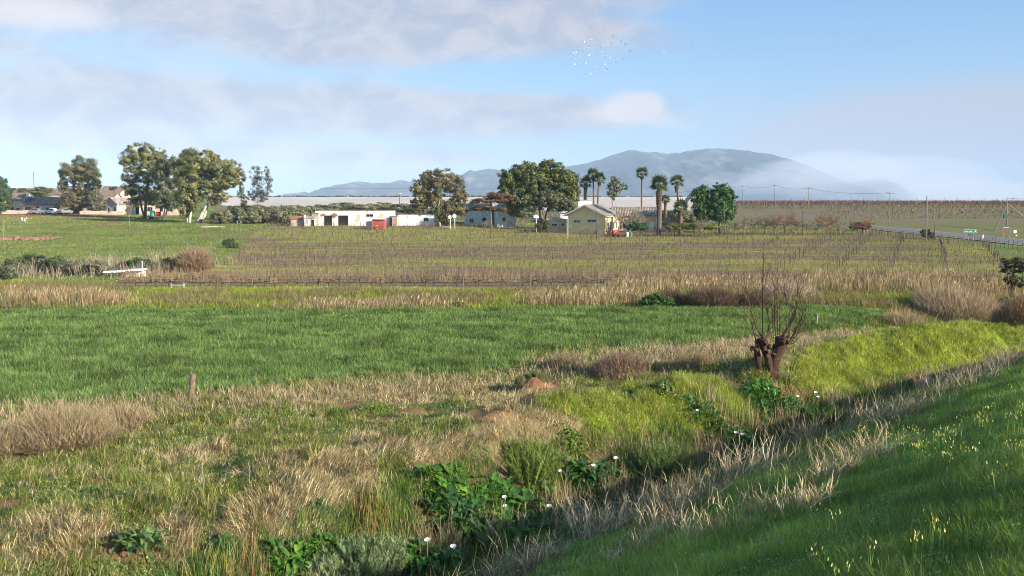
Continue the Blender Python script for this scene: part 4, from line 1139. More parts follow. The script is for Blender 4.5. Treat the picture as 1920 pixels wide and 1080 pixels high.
bare_tree((243, 432), 168, 44, 14, 'thin pale sapling standing alone on the meadow', levels=3, r0=.05, trunkf=.5, mat=M['palewood'], nb=2, cat='sapling')
bare_tree((986, 416), 172, 26, 14, 'bare pale tree against the huge evergreen', levels=3, r0=.1, mat=M['palewood'])
bare_tree((112, 372), 240, 28, 22, 'bare thin tree beside the dark round-headed gum', levels=4, r0=.08)
bare_tree((1338, 418), 156, 14, 10, 'tiny bare twiggy tree under the dense dark tree', levels=2, r0=.04, mat=M['palewood'], cat='sapling')
GP = 'orchard trees in the row before the ridge'
for i, (x, yb, hp, wp, mt) in enumerate([(1378, 428, 30, 26, 'greywood'), (1395, 431, 36, 30, 'greywood'), (1412, 429, 38, 34, 'greywood'), (1434, 430, 38, 34, 'greywood'), (1453, 431, 38, 30, 'greywood'), (1471, 433, 46, 40, 'redwood'),
                                        (1491, 432, 32, 26, 'greywood'), (1508, 432, 30, 26, 'greywood'), (1530, 432, 28, 26, 'greywood'), (1550, 433, 40, 40, 'redwood'), (1575, 432, 34, 30, 'greywood'), (1600, 431, 22, 20, 'greywood')]):
    red = mt == 'redwood'
    bare_tree((x, yb), 158 + rng.random() * 3, hp, wp, (({1471: 'reddish bare fruit tree in the orchard row, below the wide-armed power pole'}.get(x, 'reddish bare fruit tree nearest the spreading red-brown tree')) if red else 'small grey bare fruit tree in the roadside orchard row'), levels=4, r0=.11, flat=.35, mat=M[mt], group=GP, nb=3, cat='fruit tree', name='fruit_tree')
bare_tree((1618, 430), 160, 30, 62, 'low spreading red-brown bare tree at the bend of the road', levels=5, r0=.13, flat=.65, mat=M['redwood'], trunkf=.3)
bush('shrub', (1608, 431), 161, [(1606, 423, 12, 6), (1620, 425, 12, 5)], [(.07, .05, .04), (.09, .08, .05)], 'dark thicket under the spreading red-brown tree')

# the pollard willow
def willow():
    g = ground_px(1447, 704)
    Y = g[1]; m = mpp(Y)
    root = empty('pollard_willow', g, label='old pollard willow with reddish trunk and long bare shoots on the bank', cat='willow')
    def L(px, py, dy=0): return at(px, py, Y + dy) - g
    mt = mat_plain('willow_bark', (.070, .036, .026), .9, .6, 6, (.26, .15, .11), .30, bump=.9)
    t = MB()
    t.tube([L(1443, 712), L(1444, 690), L(1440, 670), L(1432, 650), L(1430, 637)], [11.5 * m, 9.5 * m, 7.6 * m, 7 * m, 8.6 * m], 14)
    t.tube([L(1452, 712), L(1452, 690), L(1456, 668), L(1464, 648), L(1464, 632)], [10.5 * m, 9.5 * m, 7.8 * m, 8.4 * m, 10 * m], 14)
    t.tube([L(1424, 706), L(1422, 690), L(1420, 668), L(1417, 650)], [6.5 * m, 5.5 * m, 4.5 * m, 4 * m], 10)
    t.tube([L(1458, 660), L(1470, 645), L(1474, 634)], [6 * m, 7 * m, 6 * m], 10)
    for k in range(30):          # knuckles and burrs on the heads
        cx, cy = [(1430, 637), (1464, 634), (1474, 640), (1418, 652), (1448, 660), (1460, 655)][k % 6]
        c = L(cx + rng.normal(0, 6), cy + rng.normal(0, 5), rng.normal(0, .15)); r = (2.2 + 2.5 * rng.random()) * m
        t.tube([c - [0, 0, r], c - [0, 0, r * .4], c + [0, 0, r * .4], c + [0, 0, r]], [r * .4, r, r, r * .4], 7)
    V = np.array(t.v); V += (np.stack([vnoise(V[:, 0] * 9 + s_, V[:, 2] * 4 + V[:, 1] * 9, s_) for s_ in (1, 2, 3)], 1) - .5) * m * 6.5 + (np.stack([vnoise(V[:, 0] * 30 + s_, V[:, 1] * 30, s_ + 5) for s_ in (1, 2, 3)], 1) - .5) * m * 3.5
    t.v = [tuple(v) for v in V]
    t.build('trunk', mt, root, smooth=True)
    sh = MB()
    shoots = [[(1420, 650), (1414, 625), (1408, 600), (1390, 580), (1375, 562)], [(1430, 634), (1418, 615), (1408, 580), (1400, 550), (1394, 520)], [(1428, 636), (1408, 618), (1385, 600)], [(1431, 632), (1430, 600), (1430, 560), (1431, 510), (1433, 455)],
              [(1438, 632), (1443, 605), (1437, 575), (1430, 550), (1425, 500)], [(1440, 634), (1444, 610)], [(1454, 630), (1453, 600), (1452, 565), (1452, 530)], [(1458, 628), (1459, 590), (1457, 560), (1458, 520)], [(1462, 628), (1461, 590), (1463, 550)],
              [(1466, 630), (1480, 605), (1492, 580), (1496, 545)], [(1478, 634), (1484, 610), (1480, 580), (1472, 550), (1468, 500)], [(1482, 636), (1492, 620), (1502, 600), (1506, 585), (1500, 560), (1495, 530)], [(1470, 640), (1485, 640), (1498, 625), (1506, 600)],
              [(1478, 640), (1490, 630), (1496, 605)], [(1450, 634), (1449, 600), (1447, 570)], [(1475, 642), (1488, 644), (1494, 636)], [(1462, 640), (1475, 620), (1492, 590), (1494, 565)]]
    for i, s_ in enumerate(shoots):
        dy = rng.normal(0, .7)
        pts = [L(p[0], p[1], dy * k / len(s_) * 2) for k, p in enumerate(s_)]
        r = (1.5 if len(s_) > 3 else 1.0) * m
        sh.tube(pts, list(np.linspace(r, r * .3, len(pts))), 6)
        for k in range(20 if len(s_) > 3 else 8):
            f = .3 + .68 * rng.random(); q = f * (len(pts) - 1); a_ = int(q)
            p = pts[a_] + (pts[min(a_ + 1, len(pts) - 1)] - pts[a_]) * (q - a_)
            d = rng.normal(0, .5, 3); d[2] = abs(d[2]) + .5; d /= np.linalg.norm(d)
            ln = (14 + 22 * rng.random()) * m
            e = p + d * ln
            sh.tube([p, (p + e) / 2 + rng.normal(0, ln * .08, 3), e], [r * .30, r * .22, r * .12], 3, cap=False)
    sh.build('shoots', mat_plain('willow_shoot', (.12, .065, .045), .8, .3, 5), root)
willow()

# ---------------------------------------------------------------- buildings
def mat_wall(name, col, col2, amount=.45, scale=.9, var=.12):
    return mat_plain(name, col, .9, var, scale, col2, amount, bump=.15)
M['white'] = mat_wall('limewashed_wall', (.80, .77, .72), (.50, .43, .36), .25)
M['whiteworn'] = mat_wall('worn_limewash', (.80, .78, .74), (.50, .43, .36), .32, 1.1)
M['yellow'] = mat_wall('pale_yellow_wall', (.72, .53, .29), (.56, .42, .24), .35)
M['pinkwall'] = mat_wall('pinkish_wall', (.48, .38, .31), (.36, .27, .21), .4)
M['cream'] = mat_wall('cream_wall', (.62, .50, .38), (.48, .37, .27), .35)
M['greywall'] = mat_wall('grey_wall', (.42, .39, .36), (.30, .27, .24), .45)
M['redwall'] = mat_wall('red_brick_wall', (.34, .075, .05), (.48, .26, .20), .4, 2.4, .35)
M['glass'] = mat_plain('dark_window', (.03, .035, .04), .15, .2, 2, spec=.6)
M['dark'] = mat_plain('dark_opening_panel', (.018, .016, .015), .9, .3, 2)  # solid panel, its black stands in for unlit interiors; also colours plain doors
M['trim'] = mat_plain('white_trim', (.72, .70, .66), .6, .1, 4)
M['wood'] = mat_plain('weathered_wood', (.20, .15, .11), .9, .35, 5, bump=.4)
M['greypost'] = mat_plain('grey_post_wood', (.30, .25, .20), .9, .3, 5, bump=.4)
M['darkpost'] = mat_plain('dark_post_wood', (.11, .085, .07), .9, .3, 5)
M['steel'] = mat_plain('galvanised_steel', (.50, .51, .52), .4, .12, 3, metal=.6)
M['whitepaint'] = mat_plain('white_paint', (.80, .80, .78), .45, .06, 3)
M['black'] = mat_plain('black_rubber', (.02, .02, .02), .8, .2, 8)
M['teal'] = mat_plain('green_tank_plastic', (.04, .30, .18), .5, .12, 2)
M['red'] = mat_plain('red_paint', (.55, .04, .03), .5, .15, 3)
def mat_roof(name, col, col2, period=.9):
    m = bpy.data.materials.new(name); m.use_nodes = True
    t = NT(m.node_tree); tcn = t.n('ShaderNodeTexCoord')
    wv = t.n('ShaderNodeTexWave', wave_type='BANDS', bands_direction='X'); t.l(tcn.outputs['Object'], wv.inputs['Vector'])
    wv.inputs['Scale'].default_value = period; wv.inputs['Distortion'].default_value = .6
    n = t.noise(tcn.outputs['Object'], .9, 5, .7); n2 = t.noise(tcn.outputs['Object'], 5, 4, .6)
    c = t.mix(ramp_(t, n, .42, .62), tuple(col), tuple(col2))
    c = t.mix(1.0, c, t.m('ADD', t.m('MULTIPLY', wv.outputs['Fac'], .5), t.m('ADD', .45, t.m('MULTIPLY', n2, .5))), 'MULTIPLY')
    b = t.n('ShaderNodeBsdfPrincipled'); t.l(c, b.inputs['Base Color']); b.inputs['Roughness'].default_value = .85
    bn = t.n('ShaderNodeBump'); bn.inputs['Strength'].default_value = .6; bn.inputs['Distance'].default_value = .1
    t.l(wv.outputs['Fac'], bn.inputs['Height']); t.l(bn.outputs[0], b.inputs['Normal'])
    o = t.n('ShaderNodeOutputMaterial'); t.l(b.outputs[0], o.inputs[0])
    return m
def ramp_(t, v, lo, hi):
    nd = t.n('ShaderNodeMapRange', interpolation_type='SMOOTHSTEP'); t.l(v, nd.inputs[0]); nd.inputs[1].default_value = lo; nd.inputs[2].default_value = hi
    return nd.outputs[0]
M['tile'] = mat_roof('brown_tiles', (.20, .135, .10), (.28, .22, .17), 1.4)
M['tilefarm'] = mat_roof('farmhouse_tiles', (.21, .15, .105), (.34, .29, .24), 1.0)
M['sheet'] = mat_roof('grey_sheet_roof', (.36, .32, .28), (.26, .18, .13), 2.2)
M['whitesheet'] = mat_roof('white_sheet_roof', (.62, .62, .62), (.5, .5, .5), 2.2)

def opening(parent, kind, x, z, w, h, y, axis='front', glass=None):
    """window/door on a wall; x,z centre along the wall, y = wall face coordinate"""
    def put(mb, x0, x1, z0, z1, d0, d1):
        if axis == 'front': mb.box(x0, x1, y - d1, y - d0, z0, z1)
        else: mb.box(y + d0, y + d1, x0, x1, z0, z1)
    p = MB(); put(p, x - w / 2, x + w / 2, z - h / 2, z + h / 2, -.02, .015)
    f = MB(); tk = .07
    put(f, x - w / 2 - tk, x + w / 2 + tk, z + h / 2, z + h / 2 + tk, -.02, .05)
    put(f, x - w / 2 - tk, x - w / 2, z - h / 2, z + h / 2, -.02, .05)
    put(f, x + w / 2, x + w / 2 + tk, z - h / 2, z + h / 2, -.02, .05)
    if kind == 'window':
        put(f, x - w / 2 - tk - .05, x + w / 2 + tk + .05, z - h / 2 - tk, z - h / 2, -.02, .09)
        n = max(1, int(w / .9))
        for i in range(1, n + 1):
            xx = x - w / 2 + w * i / (n + 1); put(f, xx - .02, xx + .02, z - h / 2, z + h / 2, -.02, .03)
    o = p.build(kind if kind in ('window', 'door') else kind, glass or (M['glass'] if kind == 'window' else M['dark']), parent)
    f.build('frame', M['trim'] if kind != 'doorway' else M['wood'], o)
    return o
def block(root, off, w, d, eh, rh, rz, ridge, wall, roof, front=(), side=(), over=.35, wallname='wall', roofname='roof', th=.14, flat=False, left=()):
    """a walled block with a gabled or lean-to roof; local origin = centre of its floor"""
    wl = MB(); zb = -.6
    if ridge == 'x':
        prof = [(-d / 2, zb), (d / 2, zb), (d / 2, eh), (0, eh + rh), (-d / 2, eh)]
        V = [(sx, y, z) for sx in (-w / 2, w / 2) for y, z in prof]
    elif ridge == 'y':
        prof = [(-w / 2, zb), (w / 2, zb), (w / 2, eh), (0, eh + rh), (-w / 2, eh)]
        V = [(x, sy, z) for sy in (-d / 2, d / 2) for x, z in prof]
    else:      # lean-to, high at the front by rh
        prof = [(-d / 2, zb), (d / 2, zb), (d / 2, eh), (-d / 2, eh + rh)]
        V = [(sx, y, z) for sx in (-w / 2, w / 2) for y, z in prof]
    n = len(prof)
    wl.add(V, [tuple(range(n))[::-1], tuple(range(n, 2 * n))] + [(i, (i + 1) % n, (i + 1) % n + n, i + n) for i in range(n)])
    wo = wl.build(wallname, wall, root)
    wo.location = off; wo.rotation_euler = (0, 0, rz)
    r = MB()
    if ridge in 'xy':
        H_ = d if ridge == 'x' else w; Lg = (w if ridge == 'x' else d) / 2 + over
        for s in (-1, 1):
            sl_ = rh / (H_ / 2); e = H_ / 2 + over
            a0 = (0, eh + rh + .03); a1 = (s * e, eh - sl_ * over + .03)
            pts = [a0, a1, (a1[0], a1[1] + th), (a0[0], a0[1] + th)]
            if ridge == 'x': VV = [(q * Lg, p[0], p[1]) for q in (-1, 1) for p in pts]
            else: VV = [(p[0], q * Lg, p[1]) for q in (-1, 1) for p in pts]
            r.add(VV, [(0, 1, 2, 3), (7, 6, 5, 4), (0, 4, 5, 1), (1, 5, 6, 2), (2, 6, 7, 3), (3, 7, 4, 0)])
    else:
        sl_ = rh / d; e = d / 2 + over
        pts = [(-e, eh + rh + sl_ * over + .03), (e, eh - sl_ * over + .03)]
        pts = pts + [(pts[1][0], pts[1][1] + th), (pts[0][0], pts[0][1] + th)]
        VV = [(q * (w / 2 + over * .4), p[0], p[1]) for q in (-1, 1) for p in pts]
        r.add(VV, [(0, 1, 2, 3), (7, 6, 5, 4), (0, 4, 5, 1), (1, 5, 6, 2), (2, 6, 7, 3), (3, 7, 4, 0)])
    ro = r.build(roofname, roof, root); ro.location = off; ro.rotation_euler = (0, 0, rz)
    for o in front:
        opening(wo, o[0], o[1], o[2], o[3], o[4], -d / 2, 'front', o[5] if len(o) > 5 else None)
    for o in side:
        opening(wo, o[0], o[1], o[2], o[3], o[4], w / 2, 'side', o[5] if len(o) > 5 else None)
    return wo, ro
def heater(root, x, y, z, s=1.0):
    """solar water heater on a roof: white tank over a dark panel"""
    t = MB(); t.tube([(x - .95 * s, y + .25, z + .75), (x + .95 * s, y + .25, z + .75)], .30 * s, 10)
    o = t.build('water_tank', M['whitepaint'], root)
    p = MB(); p.add([(x - .8 * s, y - 1.0, z - .12), (x + .8 * s, y - 1.0, z - .12), (x + .8 * s, y + .1, z + .62), (x - .8 * s, y + .1, z + .62),
                     (x - .8 * s, y - 1.0, z - .04), (x + .8 * s, y - 1.0, z - .04), (x + .8 * s, y + .1, z + .70), (x - .8 * s, y + .1, z + .70)],
                    [(0, 3, 2, 1), (4, 5, 6, 7), (0, 1, 5, 4), (1, 2, 6, 5), (2, 3, 7, 6), (3, 0, 4, 7)])
    p.build('solar_panel', M['glass'], root)
def root_at(name, px, row, Y, label, cat, z=None, group=None):
    p = at(px, row, Y)
    gz = h1(p[0], p[1]) if z is None else z
    return empty(name, (p[0], p[1], gz), label=label, cat=cat, group=group)

def village():
    # (px centre, eave row, Y, width px, depth m, eave h, roof rise, ridge, walls, roof, openings, heaters, label, rz)
    W = [
        ((33, 375, 236), 44, 7, 1.9, 'x', 'cream', 'tile', [('window', -1.6, 1.1, 1.3, 1.0), ('door', .4, 1.0, .9, 1.95), ('window', 2.0, 1.1, .9, .9)], [], 'cream walled village house cut by the dark tree at the edge', 0),
        ((88, 383, 232), 66, 7, 1.9, 'x', 'cream', 'tile', [('window', -3.2, 1.15, 1.8, 1.1), ('door', -.6, 1.0, 1.0, 2.0, M['red']), ('window', 2.2, 1.1, 1.2, 1.0)], [(-3.6, 0, 0)], 'brown roofed village house with a roof heater behind the pickup', 0),
        ((60, 364, 268), 78, 7, 1.9, 'x', 'pinkwall', 'tile', [('window', 0, 1.2, 1.2, 1.0)], [(-4.6, 0, 0), (-1.4, 0, 0)], 'long brown roofed house with two heaters, behind the front row', 0),
        ((108, 364, 262), 52, 6, 1.6, 'x', 'cream', 'tile', [('window', -2, 1.1, 1.4, .9)], [], 'low tan roofed house just beyond the cream and red-doored one', 0),
        ((200, 374, 238), 40, 6.5, 1.8, 'x', 'cream', 'tile', [('window', -1.4, 1.2, 1.2, 1.2), ('door', .6, 1.0, .9, 2.0)], [], 'brown roofed house with a covered porch between the two gums', 0),
        ((216, 361, 262), 38, 7, 1.9, 'x', 'cream', 'tile', [], [(1, 0, 0)], 'high brown roofed house with a heater, second row from the track', 0),
        ((230, 382, 222), 30, 8, 1.5, 'y', 'greywall', 'sheet', [('window', -.6, 1.2, 1.0, .8), ('door', 1.2, 1.0, .9, 2.0)], [], 'grey gabled house with a satellite dish behind the thin sapling', -20),
        ((308, 380, 222), 72, 8, 3.2, 'x', 'cream', 'tile', [('window', -2.4, 1.3, 1.9, 1.1), ('door', .8, 1.0, .9, 2.0), ('window', 3, 1.3, 1.4, 1.1)], [(-1, 0, 0)], 'big cream house with steep brown roof behind the red tank', 0),
        ((268, 385, 226), 30, 6, 1.3, 'x', 'whiteworn', 'sheet', [('doorway', 0, 1.0, 1.2, 2.0)], [], 'small white shack between the grey gabled and the steep roofed house', 0),
        ((8, 386, 240), 26, 5, 1.2, 'x', 'cream', 'tile', [('window', .6, 1.1, 1.0, .9)], [], 'pale cottage end behind the edge tree', 0),
        ((150, 366, 255), 46, 6, 1.6, 'x', 'pinkwall', 'tile', [('window', 0, 1.1, 1.2, .9)], [(.5, 0, 0)], 'brown roofed house mostly hidden behind the dark round-headed gum', 0),
    ]
    for (c, wpx, d, rh, ridge, wm, rm, fr, ht, lab, rz) in W:
        px, row, Y = c
        m = mpp(Y)
        eave = at(px, row, Y)[2]; gz = h1(*at(px, row, Y)[:2])
        eh = max(2.2, eave - gz)
        r = root_at('village_house', px, row, Y + d / 2, lab, 'house', z=gz)
        rr = R(rz)
        block(r, (0, 0, 0), wpx * m, d, eh, rh, rr, ridge, M[wm], M[rm], fr)
        for hx, hy, hz in ht:
            heater(r, hx, -d / 4 - .2, eh + rh * .5 + .35)
    # satellite dishes on houses are separate small things
    for (px, row, Y, s, lab) in [(51.5, 366, 231, .45, 'small white satellite dish on the roof edge beside the red-doored house'), (222.5, 385, 217, .42, 'grey satellite dish on the wall of the grey gabled house')]:
        p = at(px, row, Y)
        dish(p, s, lab, pole=False)
    # low sunlit boundary wall
    b = MB()
    for (x0, x1, Y, r0) in [(4, 92, 226, 404), (150, 232, 219, 405), (296, 352, 214, 404)]:
        a0, a1 = at(x0, r0, Y), at(x1, r0, Y)
        n = 8
        for i in range(n):
            u, v = a0[0] + (a1[0] - a0[0]) * i / n, a0[0] + (a1[0] - a0[0]) * (i + 1) / n
            z = h1((u + v) / 2, Y)
            b.box(u, v - .02, Y - .1, Y + .1, z - .3, z + .85 + .12 * (i % 3 == 1))
        o = b.build('yard_wall', M['cream'])
        tag(o, label={4: 'low grey-brown yard wall before the first village houses', 150: 'sunlit cream yard wall beside the red earth track', 296: 'orange-lit yard wall behind the gum trunks'}[x0], cat='wall')
        b = MB()
def dish(p, r, label, pole=True, face=(-.25, -.95, .25), cat='satellite dish'):
    gz = h1(p[0], p[1])
    root = empty('satellite_dish', (p[0], p[1], gz if pole else p[2] - r), label=label, cat=cat)
    f = np.array(face, float); f /= np.linalg.norm(f)
    a = np.cross(f, [0, 0, 1]); a /= np.linalg.norm(a); b_ = np.cross(a, f)
    c = np.array([0, 0, p[2] - (gz if pole else p[2] - r)])
    V = []; F = []; n = 20
    for side in (0, 1):
        for k, rr in enumerate((0, .35, .7, 1)):
            for j in range(n):
                t = j * 2 * math.pi / n
                V.append(c + (a * math.cos(t) + b_ * math.sin(t)) * rr * r - f * ((1 - rr ** 2) * r * .28 + side * .03))
    for side in (0, 1):
        o = side * 4 * n
        for k in range(3):
            for j in range(n):
                q = (o + k * n + j, o + k * n + (j + 1) % n, o + (k + 1) * n + (j + 1) % n, o + (k + 1) * n + j)
                F.append(q if side == 0 else q[::-1])
    for j in range(n): F.append((3 * n + j, 3 * n + (j + 1) % n, 7 * n + (j + 1) % n, 7 * n + j))
    MB().add(V, F).build('reflector', M['whitepaint'], root)
    arm = MB(); arm.tube([c - b_ * r * .9, c + f * r * .8], r * .05, 5); arm.tube([c + f * r * .75, c + f * r * .92], r * .12, 6)
    arm.build('feed_arm', M['steel'], root)
    if pole:
        q = MB(); q.tube([(0, 0, -.3), c * .6, c - f * r * .3], .06, 7); q.build('pole', M['whitepaint'], root)
    return root
village()

def farm():
    # long white workshop with two dark panels standing in for unlit open bays
    Y = 172; m = mpp(Y)
    r = root_at('workshop', 672, 422, Y + 3.5, 'long white flat-roofed workshop with two dark open bays', 'building')
    w_ = (750 - 602) * m
    def X(px): return (px - 676) * m
    gz = h1(*at(676, 422, Y + 3.5)[:2])
    eh = at(676, 396, Y)[2] - gz
    block(r, (0, 0, 0), w_, 7, eh - .35, .45, R(-1.5), 'lean', M['whiteworn'], M['sheet'],
          [('doorway', X(626), .9, 14 * m, 2.0), ('doorway', X(654.5), .9, 17.5 * m, 2.0), ('window', X(683), 1.55, 7 * m, .95, M['yellow']), ('window', X(704.5), 1.95, 13 * m, .5, M['dark']), ('window', X(726), 1.9, 7 * m, .6, M['yellow'])], over=.12)
    # two brown weathered signs over the openings: rusty patches of bare plaster
    for px, ro, a_ in [(616.5, 402.5, 7), (637.5, 403.5, 11)]:
        b = MB(); c = np.array([X(px), -3.53, at(px, ro, Y)[2] - gz])
        n = 12
        b.add([c + np.array([math.cos(k * 6.283 / n) * a_ / 2 * m, dy, math.sin(k * 6.283 / n) * a_ * .32 * m * (1 + .2 * math.sin(k * 2.3))]) for dy in (-.02, .03) for k in range(n)],
              [tuple(range(n)), tuple(range(2 * n - 1, n - 1, -1))] + [(i, i + n, (i + 1) % n + n, (i + 1) % n) for i in range(n)])
        b.build('plaster_patch', M['rust'], r)
    r = root_at('shaded_end_block', 596, 422, Y + 1.8, 'grey block standing in for the shaded end of the white workshop', 'shed')
    block(r, (0, 0, 0), 12 * m, 4.5, 1.9, .5, 0, 'lean', M['greywall'], M['sheet'], [], over=.1)  # grey wall colour stands in for shade on the workshop's white end
    r = root_at('cottage', 583, 422, Y, 'tiny white hut with chimney and dark door beside the workshop', 'hut')
    wo, ro = block(r, (0, 0, 0), 20 * m, 2.6, 1.45, .5, 0, 'x', M['white'], M['sheet'], [('window', -.5, .95, .6, .6, M['pinkwall']), ('door', .65, .65, .6, 1.3)], over=.12)
    c = MB(); c.box(-1.05, -.7, -1.35, -1.0, 1.2, 2.25); c.build('chimney', M['white'], ro)
    r = root_at('shed', 558, 421, Y + 1, 'low pinkish shed with a rusty sloping roof in the olive hedge', 'shed')
    block(r, (0, 0, 0), 22 * m, 3, 1.3, .55, R(8), 'x', M['pinkwall'], M['rust'], [], over=.15)
    # white garages
    r = root_at('garage_row', 783, 420, Y + 2, 'low white garage row with a lean grey roof', 'garage')
    gx = lambda px: (px - 783) * m
    block(r, (0, 0, 0), (815 - 749) * m, 4.2, 1.95, .12, 0, 'lean', M['white'], M['sheet'],
          [('door', gx(776.5), .95, 17 * m, 1.9, M['whitepaint']), ('door', gx(756), .95, 15 * m, 1.9, M['whitepaint']), ('window', gx(801), 1.1, 9 * m, .7)], over=.12)
    r = root_at('shed', 741, 420, Y - .6, 'pale lean shed with a black open side between workshop and garages', 'shed')
    block(r, (0, 0, 0), 15 * m, 3, 1.75, .1, R(-6), 'lean', M['pinkwall'], M['sheet'], [('doorway', -.55, .85, .5, 1.7)], over=.08)
    # red hut
    r = root_at('hut', 707, 427, Y - 8, 'small roofless hut painted red on its long front', 'hut'); m2 = mpp(Y - 8)
    a = MB(); a.box(-7.6 * m2, 15.5 * m2, -1.0, 1.6, -.4, 18 * m2); a.build('red_wall', M['redwall'], r)
    a = MB(); a.add([(-7.7 * m2, -1.02, -.4), (-7.7 * m2, -1.02, 15.5 * m2), (-21 * m2, .4, 14.5 * m2), (-21 * m2, .4, -.4), (-7.7 * m2, 1.5, -.4), (-7.7 * m2, 1.5, 15.5 * m2), (-20 * m2, 1.7, 14.5 * m2), (-20 * m2, 1.7, -.4)],
                    [(0, 1, 2, 3), (7, 6, 5, 4), (1, 5, 6, 2), (2, 6, 7, 3), (0, 4, 5, 1), (0, 3, 7, 4)])
    a.build('plaster_wall', M['pinkwall'], r)
    a = MB(); a.box(-8 * m2, 16.2 * m2, -1.25, 1.8, 18 * m2 + .005, 18 * m2 + .09); a.build('roof_slab', M['sheet'], r)
    # white farmhouse behind the coral tree
    Yf = 180; mf = mpp(Yf)
    r = root_at('farmhouse', 945, 419, Yf + 3, 'old white gabled farmhouse with peeling walls behind the rusty tree', 'house')
    eh = at(945, 392, Yf)[2] - h1(*at(945, 392, Yf)[:2])
    block(r, (0, 0, 0), 36 * mf, 6, eh, 10 * mf, R(12), 'y', M['whiteworn'], M['sheet'], [('window', -.6, 1.6, .6, .8)], over=.1)
    block(r, (-5.6, 2.2, 0), 52 * mf, 5, eh * .9, 1.3, R(4), 'x', M['whiteworn'], M['sheet'], [('door', 1.2, .95, .8, 1.9), ('window', -1.5, 1.3, .8, .8)], over=.15, wallname='wing_wall', roofname='wing_roof')
    # white building glimpsed behind the evergreen
    r = root_at('farm_building', 1070, 400, 200, 'white building glimpsed behind the big evergreen crown', 'building')
    block(r, (0, 0, 0), 40 * mpp(200), 5, 2.4, 1.0, 0, 'x', M['white'], M['whitesheet'], [('window', -1, 1.4, 1, .9), ('window', 1.4, 1.4, 1, .9)])
    r = root_at('farm_building', 1095, 388, 204, 'white flat roofed building between palms and farmhouse roof', 'building')
    eh = at(1095, 379, 204)[2] - h1(*at(1095, 379, 204)[:2])
    block(r, (0, 0, 0), 24 * mpp(204), 5, eh, .3, 0, 'lean', M['white'], M['whitesheet'], [], over=.2)
    # pale outbuilding
    Yo = 166; mo = mpp(Yo)
    r = root_at('outbuilding', 1046, 428, Yo + 2, 'low pinkish outbuilding with small broken windows by the olive bush', 'shed')
    block(r, (0, 0, 0), 40 * mo, 4, 22 * mo, .25, R(-5), 'lean', M['pinkwall'], M['sheet'], [('window', -.6, 1.45, .9, .45, M['dark']), ('window', 1.0, 1.5, .7, .45, M['dark'])], over=.05)
    # yellow farmhouse
    Yh = 163; mh = mpp(Yh)
    g = at(1100, 432, Yh); gz = h1(g[0], g[1])
    r = empty('farmhouse', (g[0], g[1], gz), label='pale yellow farmhouse with a wide gable and long tiled roof', cat='house')
    eh = at(1135, 403, Yh - 2)[2] - gz; rh = at(1098, 384, Yh)[2] - gz - eh - .1
    th = R(-26)
    wo, ro = block(r, (1.45, 3.2, 0), 7.9, 8.2, eh, rh, th, 'y', M['yellow'], M['tilefarm'],
          [('window', -1.7, eh * .66, 1.25, .42, M['glass']), ('window', 1.35, eh * .70, 1.75, .42, M['glass'])],
          [('window', -2.3, 1.55, .8, 1.4), ('doorway', -.9, 1.2, .9, 2.3), ('window', .9, 1.6, .8, 1.2), ('window', 2.6, 1.6, .8, 1.2)], over=.45)
    # brick plinth on the sunny side, barge boards, gutter, wall boxes
    b = MB(); b.box(3.95, 4.02, -4.0, 4.0, -.1, .75); pl = b.build('brick_plinth', M['redwall'], wo)
    b = MB()
    for s in (-1, 1):
        sl_ = rh / 3.95
        b.add([(0, -4.62, eh + rh - .12), (s * 4.42, -4.62, eh - sl_ * .47 - .12), (s * 4.42, -4.62, eh - sl_ * .47 + .16), (0, -4.62, eh + rh + .16),
               (0, -4.56, eh + rh - .12), (s * 4.42, -4.56, eh - sl_ * .47 - .12), (s * 4.42, -4.56, eh - sl_ * .47 + .16), (0, -4.56, eh + rh + .16)],
              [(0, 1, 2, 3), (7, 6, 5, 4), (0, 4, 5, 1), (1, 5, 6, 2), (2, 6, 7, 3), (3, 7, 4, 0)])
    b.build('barge_board', M['trim'], ro)
    b = MB(); b.tube([(4.42, -4.6, eh - .28), (4.42, 4.5, eh - .28)], .08, 6); b.tube([(4.05, -4.05, -.1), (4.05, -4.05, eh - .3)], .05, 6); b.build('gutter', M['trim'], ro)
    b = MB(); b.box(-3.2, -2.6, -4.16, -4.1, 1.1, 1.75); b.build('meter_box', M['trim'], wo)
    b = MB(); b.box(2.0, 2.45, -4.2, -4.1, .1, .75); b.build('wall_vent', M['redwall'], wo)
    # the long wing
    wing = at(1192, 430, 172); wz = (wing[0] - g[0], wing[1] - g[1] + 2, 0)
    block(r, wz, 8.6, 6.4, eh * .98, rh * .78, R(-4), 'x', M['yellow'], M['tilefarm'],
          [('window', -2.6, 1.5, 1.2, 1.3), ('doorway', -.6, 1.15, 1.0, 2.2), ('window', 1.4, 1.5, 1.4, 1.3), ('door', 3.2, 1.1, .9, 2.1, M['whitepaint'])], over=.5, wallname='wing_wall', roofname='wing_roof')
    p = MB()
    for x in (-3.9, -1.2, 1.4, 3.9): p.box(wz[0] + x - .07, wz[0] + x + .07, wz[1] - 3.75, wz[1] - 3.6, -.3, eh - .35)
    p.build('porch_post', M['trim'], r)
    p = MB(); p.box(wz[0] - 4, wz[0] + 2, wz[1] - 3.72, wz[1] - 3.66, .75, .83); p.box(wz[0] - 4, wz[0] + 2, wz[1] - 3.72, wz[1] - 3.66, .35, .41); p.build('porch_rail', M['trim'], r)
    # white little building behind thick palm
    r = root_at('outbuilding', 1243, 424, 172, 'small white outbuilding behind the thick skirted palm', 'shed')
    block(r, (0, 0, 0), 2.6, 3, 2.0, .5, 0, 'x', M['white'], M['sheet'], [('window', 0, 1.3, .7, .6)], over=.15)
    r = root_at('barn', 1300, 388, 330, 'dark gabled barn end showing beside the dense dark trees', 'barn')
